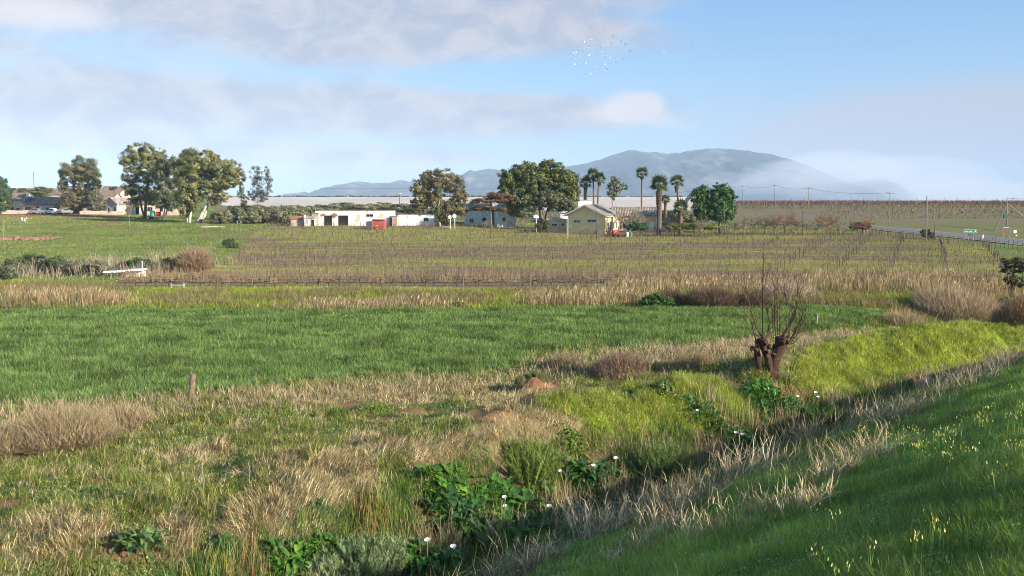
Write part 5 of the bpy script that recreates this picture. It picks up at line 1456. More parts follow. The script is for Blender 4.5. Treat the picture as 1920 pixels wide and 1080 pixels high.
    block(r, (0, 0, 0), 30 * mpp(330), 8, 3.0, 4, 0, 'y', M['greywall'], M['sheet'], [], over=.3)
    # white board on a post before the house
    r = root_at('notice_board', 1060, 434, 152, 'blank white board on a white post below the yellow gable', 'sign'); mb = mpp(152)
    z1 = at(1060, 410, 152)[2] - r.location[2]; z2 = at(1060, 405, 152)[2] - r.location[2]
    b = MB(); b.box(-.48, .48, -.03, .03, z1, z2); b.build('board', M['whitepaint'], r)
    b = MB(); b.box(.42, .50, -.04, .04, -.2, z1 + .1) ; b.build('post', M['whitepaint'], r)
    # dishes beside the brown gum
    for px, row, rad, lab in [(844, 407, 3.6, 'white satellite dish on a pole, the lower of the pair by the brown gum'), (852.5, 405, 4.0, 'white satellite dish on a pole, the higher of the pair by the brown gum'), (1005.5, 406, 5.2, 'large tilted white satellite dish under the huge evergreen')]:
        Yd = 166
        dish(at(px, row, Yd), rad * mpp(Yd), lab, face=(-.1, -.97, .2) if px < 900 else (.2, -.6, .77))
    # clutter at the farmhouse: red barrow and drums
    r = root_at('tractor_cart', 1163, 430, 156, 'rusty red cart parked before the farmhouse', 'cart')
    b = MB(); b.box(-.8, .5, -.5, .5, .35, .85); b.build('body', M['redrust'], r, bevel=.05)
    for x in (-.5, .5):
        b = MB(); b.tube([(x, -.62, .3), (x, -.5, .3)], .3, 14); b.build('wheel', M['black'], r)
    b = MB(); b.tube([(.9, 0, .5), (1.6, 0, .35)], .04, 5); b.build('drawbar', M['black'], r)
    for px, mt, lab in [(1150, 'redrust', 'red drum standing beside the rusty cart'), (1176, 'whitepaint', 'white drum by the bare pale tree'), (1183, 'teal', 'green drum by the bare pale tree')]:
        p = at(px, 430, 157); b = MB(); b.lathe((0, 0, 0), [(.26, 0), (.28, .03), (.27, .3), (.285, .32), (.27, .34), (.27, .6), (.285, .62), (.27, .64), (.27, .85), (.25, .88)], 14)
        o = b.build('drum', M[mt]); o.location = (p[0], p[1], h1(p[0], p[1])); tag(o, label=lab, cat='drum')
M['rust'] = mat_plain('rusty_iron', (.30, .14, .08), .9, .35, 2.5, (.20, .12, .09), .5)
M['redrust'] = mat_plain('rusty_red_paint', (.26, .05, .035), .7, .3, 3, (.25, .10, .06), .4)
farm()

# ---------------------------------------------------------------- vehicles and yard things of the village
def car(px, row, Y, rz, col, label, kind='pickup', L=4.6, W=1.7):
    p = at(px, row, Y); r = empty('parked_' + ('pickup' if kind == 'pickup' else 'car'), (p[0], p[1], h1(p[0], p[1])), R(rz), label=label, cat=kind)
    k = L / 4.6
    if kind == 'pickup':
        body = [(-2.3, .35), (2.3, .35), (2.3, .75), (1.95, .95), (.95, 1.0), (.45, 1.50), (-.55, 1.52), (-.70, 1.0), (-2.3, .98)]
        win = [(.86, .98), (.42, 1.40), (-.48, 1.42), (-.58, .98)]
    else:
        body = [(-2.2, .35), (2.2, .35), (2.2, .78), (1.9, .9), (1.0, .98), (.35, 1.42), (-1.1, 1.42), (-1.75, 1.0), (-2.2, .95)]
        win = [(.85, .97), (.3, 1.34), (-1.05, 1.34), (-1.5, .97)]
    b = MB(); b.prism([(x * k, z) for x, z in body], -W / 2, W / 2)
    bo = b.build('body', col, r, bevel=.07)
    b = MB(); b.prism([(x * k, z) for x, z in win], -W / 2 - .012, W / 2 + .012); b.build('windows', M['glass'], bo)
    for x in (-1.4, 1.4):
        for s in (-1, 1):
            b = MB(); b.tube([(x * k, s * (W / 2 - .18), .33), (x * k, s * (W / 2 + .02), .33)], .33, 16); wo = b.build('wheel', M['black'], r)
            b = MB(); b.tube([(x * k, s * (W / 2 + .0), .33), (x * k, s * (W / 2 + .035), .33)], .18, 10); b.build('rim', M['steel'], wo)
    for s in (-1, 1):
        b = MB(); b.box(2.26 * k, 2.33 * k, s * .6 - .15, s * .6 + .15, .62, .78); b.build('headlight', M['whitepaint'], r)
        b = MB(); b.box(-2.33 * k, -2.26 * k, s * .65 - .1, s * .65 + .1, .55, .95); b.build('tail_light', M['red'], r)
    b = MB(); b.box(-2.36 * k, -2.28 * k, -.7, .7, .38, .5); b.build('bumper', M['steel'], r)
    return r
M['blue'] = mat_plain('blue_paint', (.03, .06, .25), .4, .1, 3)
M['silver'] = mat_plain('silver_paint', (.22, .23, .25), .35, .08, 3)
def yard():
    car(100, 408, 221, 0, M['whitepaint'], 'white pickup parked side-on before the brown roofed house', 'pickup', 4.4)
    car(70, 407, 224, 8, M['silver'], 'silver car parked behind the white pickup', 'car', 3.6)
    car(116, 406, 226, 80, M['blue'], 'dark blue car seen end-on beside the leaning gum', 'car', 4.0)
    car(122, 407, 221, 70, M['silver'], 'pale grey car under the leaning gum', 'car', 3.8)
    # flatbed trailer with two tanks
    Y = 196; m = mpp(Y)
    p = at(287, 412, Y); r = empty('flatbed_trailer', (p[0], p[1], h1(p[0], p[1])), label='long flatbed trailer under the tall gums', cat='trailer')
    b = MB(); b.box(-2.6, 2.0, -.9, .9, .62, .74); b.build('deck', M['wood'], r)
    b = MB(); b.tube([(-2.6, 0, .62), (-3.5, 0, .5)], .05, 5); b.box(-2.4, 1.9, -.5, -.42, .45, .6); b.box(-2.4, 1.9, .42, .5, .45, .6); b.build('chassis', M['darkpost'], r)
    for s in (-1, 1):
        b = MB(); b.tube([(-.75, s * .75, .36), (-.75, s * .95, .36)], .37, 16); w_ = b.build('wheel', M['black'], r)
        b = MB(); b.tube([(-.75, s * .93, .36), (-.75, s * .99, .36)], .17, 10); b.build('rim', M['whitepaint'], w_)
    z = r.location[2] + .745
    b = MB(); b.lathe((0, 0, 0), [(.52, 0), (.54, .04), (.52, .35), (.55, .38), (.52, .41), (.52, .85), (.55, .88), (.52, .91), (.50, 1.15), (.3, 1.24), (.1, 1.26)], 18)
    o = b.build('water_tank', M['teal'], smooth=False); o.location = (p[0] - .05, p[1], z); tag(o, label='upright green plastic tank standing on the flatbed trailer', cat='tank')
    r2 = empty('fuel_tank', (p[0] + 1.25, p[1], z), label='red tank lying on the flatbed trailer beside the green one', cat='tank')
    b = MB(); b.tube([(-.5, 0, .55), (-.45, 0, .55), (.45, 0, .55), (.5, 0, .55)], [.3, .5, .5, .3], 16); b.build('drum', M['red'], r2)
    b = MB(); b.box(-.4, -.3, -.4, .4, 0, .25); b.box(.3, .4, -.4, .4, 0, .25); b.build('cradle', M['darkpost'], r2)
    # stones and bin by the track
    for i, (px, row, lab) in enumerate([(41.5, 413.5, 'short pale marker stone on the grass verge, tallest of three'), (46, 415, 'short pale marker stone leaning on the grass verge'), (49.5, 411.5, 'pale stone with a worn red top by the track')]):
        g = ground_px(px, row); s = .16 + .02 * i
        b = MB(); b.tube([(0, 0, -.1), (0.02, 0, .25), (.05 * (i - 1), 0, .55 + .1 * (i == 0)), (.06 * (i - 1), 0, .62 + .1 * (i == 0))], [s, s * .95, s * .8, s * .4], 7)
        o = b.build('marker_stone', M['white'] if i < 2 else M['pinkwall']); o.location = g; tag(o, label=lab, cat='stone')
    b = MB(); b.lathe((0, 0, 0), [(.28, 0), (.34, .7), (.37, .72), (.37, .78), (.30, .8)], 14); g = ground_px(53, 409)
    o = b.build('rubbish_bin', M['redrust']); o.location = g; tag(o, label='orange-red bin by the track near the marker stones', cat='bin')
    # grass-cutting roller / parked yellow implement behind the wall
    g = at(175, 398, 223); r = empty('yellow_digger', (g[0], g[1], h1(g[0], g[1])), label='small yellow machine parked behind the cream yard wall', cat='machine')
    b = MB(); b.box(-.9, .9, -.5, .5, .5, 1.1); b.build('body', mat_plain('yellow_paint', (.55, .30, .04), .5, .2, 3), r, bevel=.08)
    b = MB(); b.box(-.3, .4, -.45, .45, 1.1, 1.8); b.build('cab', M['glass'], r)
    for x in (-.6, .6):
        b = MB(); b.tube([(x, -.6, .35), (x, .6, .35)], .35, 14); b.build('wheel', M['black'], r)
yard()

# ---------------------------------------------------------------- road
def road():
    P = [(74, 192), (78, 184), (80, 176), (81.5, 165), (82.5, 152), (83.3, 140), (84.5, 128), (88, 112), (96, 92), (112, 70)]
    pxs = [(1600, 424), (1640, 427.5), (1690, 432), (1740, 437), (1790, 442), (1840, 447), (1890, 452), (1940, 457.5), (2020, 466)]
    pts = [ground_px(px, row)[:2] for px, row in pxs]
    d0 = pts[0] - pts[1]; pts = [pts[0] + np.array([-40, 12]), pts[0] + d0 / np.linalg.norm(d0) * 6] + pts
    pts = np.array(pts)
    # resample
    L = np.concatenate([[0], np.cumsum(np.linalg.norm(np.diff(pts, axis=0), axis=1))])
    s = np.arange(0, L[-1], 1.0)
    C = np.column_stack([np.interp(s, L, pts[:, 0]), np.interp(s, L, pts[:, 1])])
    k = np.ones(9) / 9
    C = np.column_stack([np.convolve(np.pad(C[:, i], 4, mode='edge'), k, 'valid') for i in (0, 1)])
    T = np.gradient(C, axis=0); T /= np.linalg.norm(T, axis=1)[:, None]; N = np.column_stack([-T[:, 1], T[:, 0]])
    def strip(name, halfw, dz, mat, **kw):
        u = np.linspace(-halfw, halfw, 9)
        V = []; 
        for i in range(len(C)):
            for q in u:
                x, y = C[i] + N[i] * q; V.append((x, y, 0))
        V = np.array(V); zc = H(C[:, 0], C[:, 1]); V[:, 2] = np.maximum(H(V[:, 0], V[:, 1]), np.repeat(zc, 9)) + dz
        n = len(C); Q = np.array([(i * 9 + j, i * 9 + j + 1, (i + 1) * 9 + j + 1, (i + 1) * 9 + j) for i in range(n - 1) for j in range(8)])
        if np.cross(V[1] - V[0], V[9] - V[0])[2] < 0: Q = Q[:, ::-1]
        o = raw_mesh(name, V, None, mat, FQ=Q, smooth=True); return tag(o, kind='structure', **kw)
    strip('road_shoulder', 4.6, .05, mat_plain('gravel_shoulder', (.27, .20, .14), .95, .3, 1.2))
    strip('road', 3.4, .09, mat_plain('old_asphalt', (.14, .135, .135), .9, .2, .8))
road()

def sitz(x, y): return (float(x), float(y), h1(x, y))
# ---------------------------------------------------------------- vineyard
PG = 'wooden posts of the vineyard'
def make_post(r, h, mat, name='vineyard_post'):
    b = MB(); b.tube([(0, 0, -.25), (0, 0, h * .5), (.01, 0, h)], [r, r * .95, r * .85], 6)
    return b.build(name, mat)
def copy_at(o, loc, rz=0.0, label=None, sc_=1.0, tilt=0.0):
    c = o.copy(); COL.objects.link(c); c.location = loc; c.rotation_euler = (tilt, tilt * .7, rz); c.scale = (1, 1, sc_)
    if label: c['label'] = label
    for ch in o.children:
        d = ch.copy(); COL.objects.link(d); d.parent = c
    return c
def vineyard():
    e = np.array([math.sin(R(26)), math.cos(R(26))])
    posts = []; rows = np.arange(87, 178, 2.6)
    for i, y in enumerate(rows):
        off = (y - 87) * math.tan(R(26))
        for k in range(-26, 26):
            x = off + 2.0 + k * 7.1 + rng.normal(0, .12)
            posts.append((x, y + rng.normal(0, .1), i))
    P = np.array(posts)
    Z = zones(P[:, 0], P[:, 1])
    ok = (Z['vine'] > .5) & (np.abs(P[:, 0] / P[:, 1]) < .64)
    P = P[ok]; P = P[np.argsort(P[:, 1])]
    a = make_post(.05, 1.1, M['wood']); tag(a, label='weathered wooden post in a row of bare vines', cat='post', group=PG)
    z = H(P[:, 0], P[:, 1])
    for j in range(min(300, len(P))):
        hs = .85 + .35 * rng.random()
        o = a if j == 0 else copy_at(a, (0, 0, 0), sc_=hs)
        o.location = (P[j, 0], P[j, 1], z[j]); o.scale = (1, 1, hs); o.rotation_euler = (rng.normal(0, .05), rng.normal(0, .05), rng.random() * 3)
    rest = MB()
    for j in range(300, len(P)):
        h = 1.0 * (.85 + .35 * rng.random()); x, y = P[j, 0], P[j, 1]; tx = rng.normal(0, .05)
        rest.tube([(x, y, z[j] - .2), (x + tx, y, z[j] + h)], [.06, .055], 4)
    o = rest.build('distant_vineyard_posts', M['darkpost']); tag(o, kind='stuff', label='far wooden posts of the upper vineyard rows', cat=None)
    # trellis wires and bare vines of the upper rows
    acc = Acc()
    for i, y in enumerate(rows):
        xs = np.arange(-.62 * y, .62 * y, 1.15)
        X = xs + rng.normal(0, .15, len(xs)); Y = np.full(len(xs), y) + rng.normal(0, .05, len(xs))
        Zz = zones(X, Y); k = Zz['vine'] > .5
        if i < 3: k &= False
        X, Y = X[k], Y[k]
        if not len(X): continue
        n = len(X); B = np.column_stack([X, Y, H(X, Y)])
        acc.add(*blades(B, np.full(n, .55), np.full(n, .09), rng.random(n) * .25, rng.random(n) * 6.28, pick([(.10, .075, .055), (.13, .10, .07)], n), True))
        # canes: thin short shoots off the cordon
        kk = 8 if y < 108 else 4
        Bc = np.repeat(B, kk, 0); m_ = len(Bc); Bc[:, 0] += (rng.random(m_) - .5) * 1.15; Bc[:, 2] = H(Bc[:, 0], Bc[:, 1]) + .45
        hh = .30 + .5 * rng.random(m_)
        near = y < 108
        cc_ = [(.30, .21, .13), (.36, .26, .17), (.22, .16, .10)] if near else [(.22, .16, .11), (.17, .13, .10), (.28, .21, .15)]
        acc.add(*blades(Bc, hh, np.full(m_, max(.02, y / FPX * .35)), rng.random(m_) * .4, rng.random(m_) * 6.28, pick(cc_, m_, .25), False))
        # cordon arms along the wire
        A0 = np.repeat(B, 2, 0); A0[:, 2] += .45
        acc.add(*blades(A0, np.full(len(A0), .75), np.full(len(A0), .05), np.full(len(A0), .97), np.where(np.arange(len(A0)) % 2 == 0, 0, math.pi) + 0.0, pick([(.11, .085, .06)], len(A0)), False))
    acc.build('bare_vines', M['dry'], label='bare pruned vines in rows beyond the first ones', kind='stuff')
    # wires
    for lvl, hz in enumerate((.5, .95)):
        w_ = MB()
        for i, y in enumerate(rows):
            xs = np.arange(-.62 * y, .62 * y, 7.1); Zz = zones(xs, np.full(len(xs), y)); k = np.nonzero(Zz['vine'] > .5)[0]
            if len(k) < 2: continue
            pts = [(xs[j], y, h1(xs[j], y) + hz * 1.0) for j in k]
            w_.tube(pts, .007, 3, cap=False)
        o = w_.build('trellis_wires', M['darkpost']); tag(o, kind='stuff', label='thin trellis wires along the vine rows')
    # nearest vines one by one: gnarled trunk with two arms and upright canes
    protos = []
    for v in range(5):
        r = empty('grape_vine', (0, 0, 0))
        t = MB()
        p = [(0, 0, -.1), (rng.normal(0, .05), rng.normal(0, .05), .2), (rng.normal(0, .08), rng.normal(0, .05), .45)]
        t.tube(p, [.07, .06, .055], 6)
        for s in (-1, 1):
            q = np.array(p[-1]); pts = [q]
            for k in range(4): q = q + np.array([s * .16, rng.normal(0, .03), rng.normal(.01, .04)]); pts.append(q)
            t.tube(pts, [.05, .045, .04, .035, .025], 5)
        t.build('trunk', M['vinewood'], r, smooth=True)
        c = MB()
        for k in range(15):
            x = (rng.random() - .5) * 1.2; h = .45 + .55 * rng.random()
            d = rng.normal(0, .13, 2)
            c.tube([(x, 0, .45), (x + d[0] * .5, d[1] * .5, .45 + h * .6), (x + d[0] * 1.3, d[1] * 1.3, .45 + h)], [.02, .015, .008], 3, cap=False)
        c.build('canes', M['cane'], r)
        protos.append(r)
    n = 0
    for i in range(3):
        y = rows[i]; xs = np.arange(-.62 * y, .62 * y, 1.1)
        Zz = zones(xs, np.full(len(xs), y))
        for x in xs[(Zz['vine'] > .5)]:
            if n >= 290: break
            src = protos[n % 5]; X, Y = x + rng.normal(0, .1), y + rng.normal(0, .12)
            o = src if n < 5 else copy_at(src, (0, 0, 0))
            o.location = sitz(X, Y); o.rotation_euler = (0, 0, rng.normal(0, .12) + (math.pi if rng.random() < .5 else 0)); s = .85 + .3 * rng.random(); o.scale = (1, 1, s)
            tag(o, label='gnarled bare vine with reddish upright canes in the first vineyard rows', cat='vine', group='bare vines of the first vineyard rows')
            n += 1
M['vinewood'] = mat_plain('vine_wood', (.075, .055, .04), .95, .4, 6)
M['cane'] = mat_plain('vine_cane', (.27, .18, .11), .85, .3, 6)
vineyard()

# ridge vineyard on the horizon to the right
def ridge_rows():
    a = Acc()
    for y, hh, dn in [(405, 1.9, .22), (392, 1.6, .25), (380, 1.6, .25), (368, 1.3, .35), (355, 1.2, .4), (340, 1.0, .45), (322, .9, .5), (300, .8, .6), (282, .8, .6), (265, .7, .7), (248, .7, .7)]:
        x0 = .262 * y if y > 300 else .36 * y
        X = np.arange(x0, .66 * y, dn); n = len(X); Y = np.full(n, float(y)) + rng.normal(0, .4, n)
        B = np.column_stack([X + rng.normal(0, .2, n), Y, H(X, Y)])
        B = np.repeat(B, 3, 0) + rng.normal(0, .25, (n * 3, 3)) * [1, 1, 0]; n *= 3
        a.add(*blades(B, hh * (.5 + .6 * rng.random(n)), np.full(n, .22), rng.random(n) * .5, rng.random(n) * 6.28, pick([(.20, .12, .085), (.15, .09, .07), (.25, .17, .12)] if y > 350 else [(.22, .17, .11), (.18, .13, .09), (.20, .19, .07)], n, .25)))
    a.build('ridge_vines', M['dry'], label='brown winter vines covering the far ridge', kind='stuff')
    # dark tree line along the crest of the netted hill
    a = Acc()
    X = np.arange(-.36 * 660, .2 * 660, .5); X = X[(fbm(X / 9, X * 0, 5, 3) > .30)]; n = len(X)
    B = np.column_stack([X, np.full(n, 665.) + rng.normal(0, 3, n), H(X, np.full(n, 665.)) - .3]); B = np.repeat(B, 3, 0) + rng.normal(0, .5, (n * 3, 3)) * [1, 1, .1]
    hh = (.9 + 1.6 * fbm(B[:, 0] / 4, B[:, 0] * 0, 7, 4) ** 2)
    a.add(*blades(B, hh, np.full(len(B), .8), rng.random(len(B)) * .3, rng.random(len(B)) * 6.28, pick([(.05, .06, .035), (.08, .07, .05)], len(B))))
    a.build('crest_scrub', M['dry'], label='thin dark line of scrub along the crest of the netted hill', kind='stuff')
    pst = make_post(.09, 2.6, M['greypost'], 'trellis_end_post'); first = True
    for k, px in enumerate([1400, 1436, 1484, 1508, 1565, 1618, 1644, 1720, 1745, 1770, 1795, 1818, 1845, 1870, 1898]):
        p = at(px, 384, 385); o = pst if first else copy_at(pst, (0, 0, 0)); first = False
        o.location = sitz(p[0], p[1]); o.scale = (1, 1, .9 + .25 * rng.random())
        tag(o, label='tall grey end post among the vines on the far ridge', cat='post', group='end posts on the ridge')
ridge_rows()

# ---------------------------------------------------------------- poles, wires, fence posts, signs
def pole(px, row, top, Y=None, arm=0, label='', lean=0.0, r=.11, mat='greypost', rowtop=None, name='utility_pole', cat='utility pole'):
    g = ground_px(px, row) if Y is None else np.array([*at(px, row, Y)[:2], 0]); Y = g[1]
    gz = h1(g[0], g[1]); t = at(px + lean, top, Y); h = t[2] - gz
    r = max(r, mpp(Y) * .75)
    root = empty(name, (g[0], g[1], gz), label=label, cat=cat)
    b = MB(); b.tube([(0, 0, -.4), ((t[0] - g[0]) * .5, 0, h * .5), (t[0] - g[0], 0, h)], [r, r * .85, r * .7], 8); b.build('pole', M[mat], root, smooth=True)
    tx = t[0] - g[0]
    if arm:
        b = MB(); b.box(tx - arm, tx + arm, -.18, -.06, h - .75, h - .6); b.build('crossarm', M['wood'], root)
        for x in (-arm + .1, 0, arm - .1):
            b = MB(); b.lathe((tx + x, -.12, h - .6 if x else h), [(.03, 0), (.03, .12), (.09, .14), (.07, .22), (.09, .24), (.05, .32)], 8); b.build('insulator', M['steel'], root)
    return root, np.array([g[0] + tx, g[1], gz + h])
def wires(tops, label, sag=.8, hz=-.45, offs=(0,), r=.02):
    b = MB(); w_ = r
    for o in offs:
        for p, q in zip(tops[:-1], tops[1:]):
            p = p + np.array([o, 0, hz]); q = q + np.array([o, 0, hz])
            pts = []
            for k in np.linspace(0, 1, 13):
                v = p + (q - p) * k; v[2] -= sag * 4 * k * (1 - k); pts.append(v)
            b.tube(pts, w_, 4, cap=False)
    o = b.build('power_line', M['darkpost']); tag(o, label=label, cat='cable'); return o
r1, t1 = pole(1393, 386, 347, 330, .6, 'thin power pole standing first beyond the dark trees')
r2, t2 = pole(1453, 388, 345, 330, 1.0, 'power pole with wide crossarms on the ridge')
r3, t3 = pole(1516, 390, 350, 310, .8, 'power pole on the ridge near the reddish fruit trees')
r4, t4 = pole(1667, 424, 358, 205, 1.0, 'tall power pole with a crossarm beside the road bend', lean=2)
r5, t5 = pole(1737, 449, 367, 143, 0, 'tall bare pole at the edge of the vineyard', lean=1)
r6, t6 = pole(1753, 446, 398, 150, 0, 'short dark pole next to the dark roadside bush', lean=-1.5, mat='wood')
r7, t7 = pole(1888, 424, 371, 190, 0, 'power pole held by two slanting braces', r=.12)
wires([t1, t2, t3, t4], 'thin cable strung over the ridge poles', .9, -.4, r=.035)
wires([at(1150, 362, 420), at(1290, 358, 380), t1], 'faint cable running in front of the misty mountains', .6, -.3, r=.04)
wires([t7, at(1990, 374, 170)], 'short cable leaving the braced pole', .1, -.05, r=.03)
wires([at(600, 353, 600), at(775, 352.5, 560), at(940, 354, 500), at(1090, 360, 440)], 'distant pale cable crossing before the mountains', .4, 0, r=.06)
# braces and transformer
def brace(px0, r0, px1, r1_, Y, label):
    a, b_ = at(px0, r0, Y), at(px1, r1_, Y); g = np.array([b_[0], b_[1], min(b_[2], h1(b_[0], b_[1]))])
    mb = MB(); mb.tube([a - g, b_ - g - [0, 0, .2]], [.10, .13], 7); return mb
mb = MB(); base7 = np.array(r7.location)
for (px1, rr1, mt) in ((1861, 442, 'darkpost'), (1922, 409, 'greypost')):
    a = at(1888, 381, 190) - base7; b_ = at(px1, rr1, 190 if px1 > 1890 else 168) - base7
    mb = MB(); mb.tube([a, b_], [.12, .14], 7); mb.build('brace', M[mt], r7)
mb = MB(); c = at(1883.5, 405, 190) - base7; mb.box(c[0] - .4, c[0] + .4, -.45, -.13, c[2] - .42, c[2] + .42); mb.build('transformer', mat_plain('dark_green_box', (.03, .09, .07), .6, .15, 3), r7)
# slender posts in the vineyard and meadow
for (px, row, top, lab, nm) in [(1505, 442, 394, 'tall thin dark pole before the orchard row', 'line_pole'), (1358, 441, 386, 'thin dark pole in front of the dense dark tree', 'line_pole'), (448.5, 481, 410, 'dark pole with small crossarm at the vineyard corner', 'line_pole'),
                                (547.5, 452, 404, 'thin dark pole before the pinkish shed', 'line_pole'), (7, 470, 411, 'slim grey pole at the meadow edge near the track', 'line_pole'), (366, 508, 470, 'leaning grey pole at the reddish shrub', 'line_pole'),
                                (1235, 432, 395, 'dark pole in front of the skirted palm', 'line_pole'), (920, 436, 390, 'slim pole before the rusty flat-topped tree', 'line_pole'), (395.5, 474, 452, 'short grey post beside the meadow fence', 'line_pole'),
                                (749, 392, 363, 'street light pole behind the garages', 'street_lamp'), (63, 352, 322, 'thin dark mast over the village roofs', 'mast'), (1119, 433, 397, 'thin pole against the yellow gable', 'line_pole')]:
    Yp = {749: 215, 63: 275, 1119: 151, 1235: 155, 920: 150, 547.5: 150}.get(px)
    rr_, tp = pole(px, row, top, Yp, .35 if px == 448.5 else 0, lab, r=.04, mat='darkpost' if px not in (7, 366, 395.5) else 'greypost', name=nm, cat=nm.replace('_', ' '))
    if nm == 'street_lamp':
        b = MB(); h = tp[2] - rr_.location[2]; b.box(-.1, .6, -.1, .1, h - .02, h + .14); b.build('lamp_head', M['whitepaint'], rr_)
# fence posts: meadow fence, roadside fence
def fence_line(pts, n, h, label, group, name='fence_post', r=.05, wire=True):
    P = []
    pts = np.array([ground_px(*p)[:2] for p in pts]); L = np.concatenate([[0], np.cumsum(np.linalg.norm(np.diff(pts, axis=0), axis=1))])
    s = np.linspace(0, L[-1], n); X = np.interp(s, L, pts[:, 0]); Y = np.interp(s, L, pts[:, 1])
    a = make_post(max(r, mpp(Y.mean()) * .55), h, M['darkpost'], name)
    for i in range(n):
        o = a if i == 0 else copy_at(a, (0, 0, 0)); o.location = sitz(X[i] + rng.normal(0, .1), Y[i] + rng.normal(0, .1)); o.scale = (1, 1, .85 + .3 * rng.random())
        o.rotation_euler = (rng.normal(0, .05), rng.normal(0, .06), 0)
        tag(o, label=label, cat='fence post', group=group)
fence_line([(1640, 441), (1700, 447), (1770, 454), (1840, 460), (1925, 471)], 34, 1.25, 'dark wooden post of the roadside fence', 'posts of the roadside fence')
fence_line([(282, 474), (330, 464), (380, 456), (430, 444), (482, 431)], 24, 1.1, 'thin dark post of the fence bordering the meadow', 'posts of the meadow fence')
fence_line([(400, 500), (440, 494), (480, 489), (560, 474)], 18, 1.0, 'dark post on the diagonal vineyard border', 'posts of the diagonal vineyard border')
for (pts, n, lab, gp) in [([(1440, 520), (1500, 483), (1577, 436)], 26, 'post in the vine column pointing at the road bend', 'posts of the column at the road bend'),
                          ([(1570, 507), (1600, 480), (1636, 441)], 22, 'post in the vine column ending at the white marker', 'posts of the column at the white marker'),
                          ([(1673, 502), (1680, 480), (1694, 450)], 18, 'post in the vine column below the tall power pole', 'posts of the column below the tall pole'),
                          ([(1774, 495), (1768, 475), (1761, 453)], 16, 'post in the vine column below the dark roadside bush', 'posts of the column below the bush'),
                          ([(1872, 492), (1856, 473), (1840, 462)], 12, 'post in the vine column below the green road sign', 'posts of the column below the sign')]:
    fence_line(pts, n, 1.15, lab, gp, 'vineyard_post', .06)
# the two posts near the wheat
g = ground_px(361, 748); m = mpp(g[1])
b = MB(); b.tube([(-2.5 * m, 0, -.3), (-1.5 * m, 0, 14 * m), (1.0 * m, 0, 32 * m), (2.5 * m, 0, 48 * m)], [5.6 * m, 5.4 * m, 5.2 * m, 5.0 * m], 10)
o = b.build('wooden_post', mat_plain('split_old_wood', (.26, .18, .13), .95, .45, 9, (.14, .09, .07), .5, bump=.8), smooth=False); o.location = g; tag(o, label='short leaning weathered post at the near edge of the wheat', cat='post')
g = ground_px(1531, 612); m = mpp(g[1]); b = MB(); b.tube([(0, 0, -.3), (0, 0, 24 * m)], [2.6 * m, 2.3 * m], 8)
o = b.build('wooden_post', M['greypost']); o.location = g; tag(o, label='small dark post standing in the wheat behind the willow', cat='post')
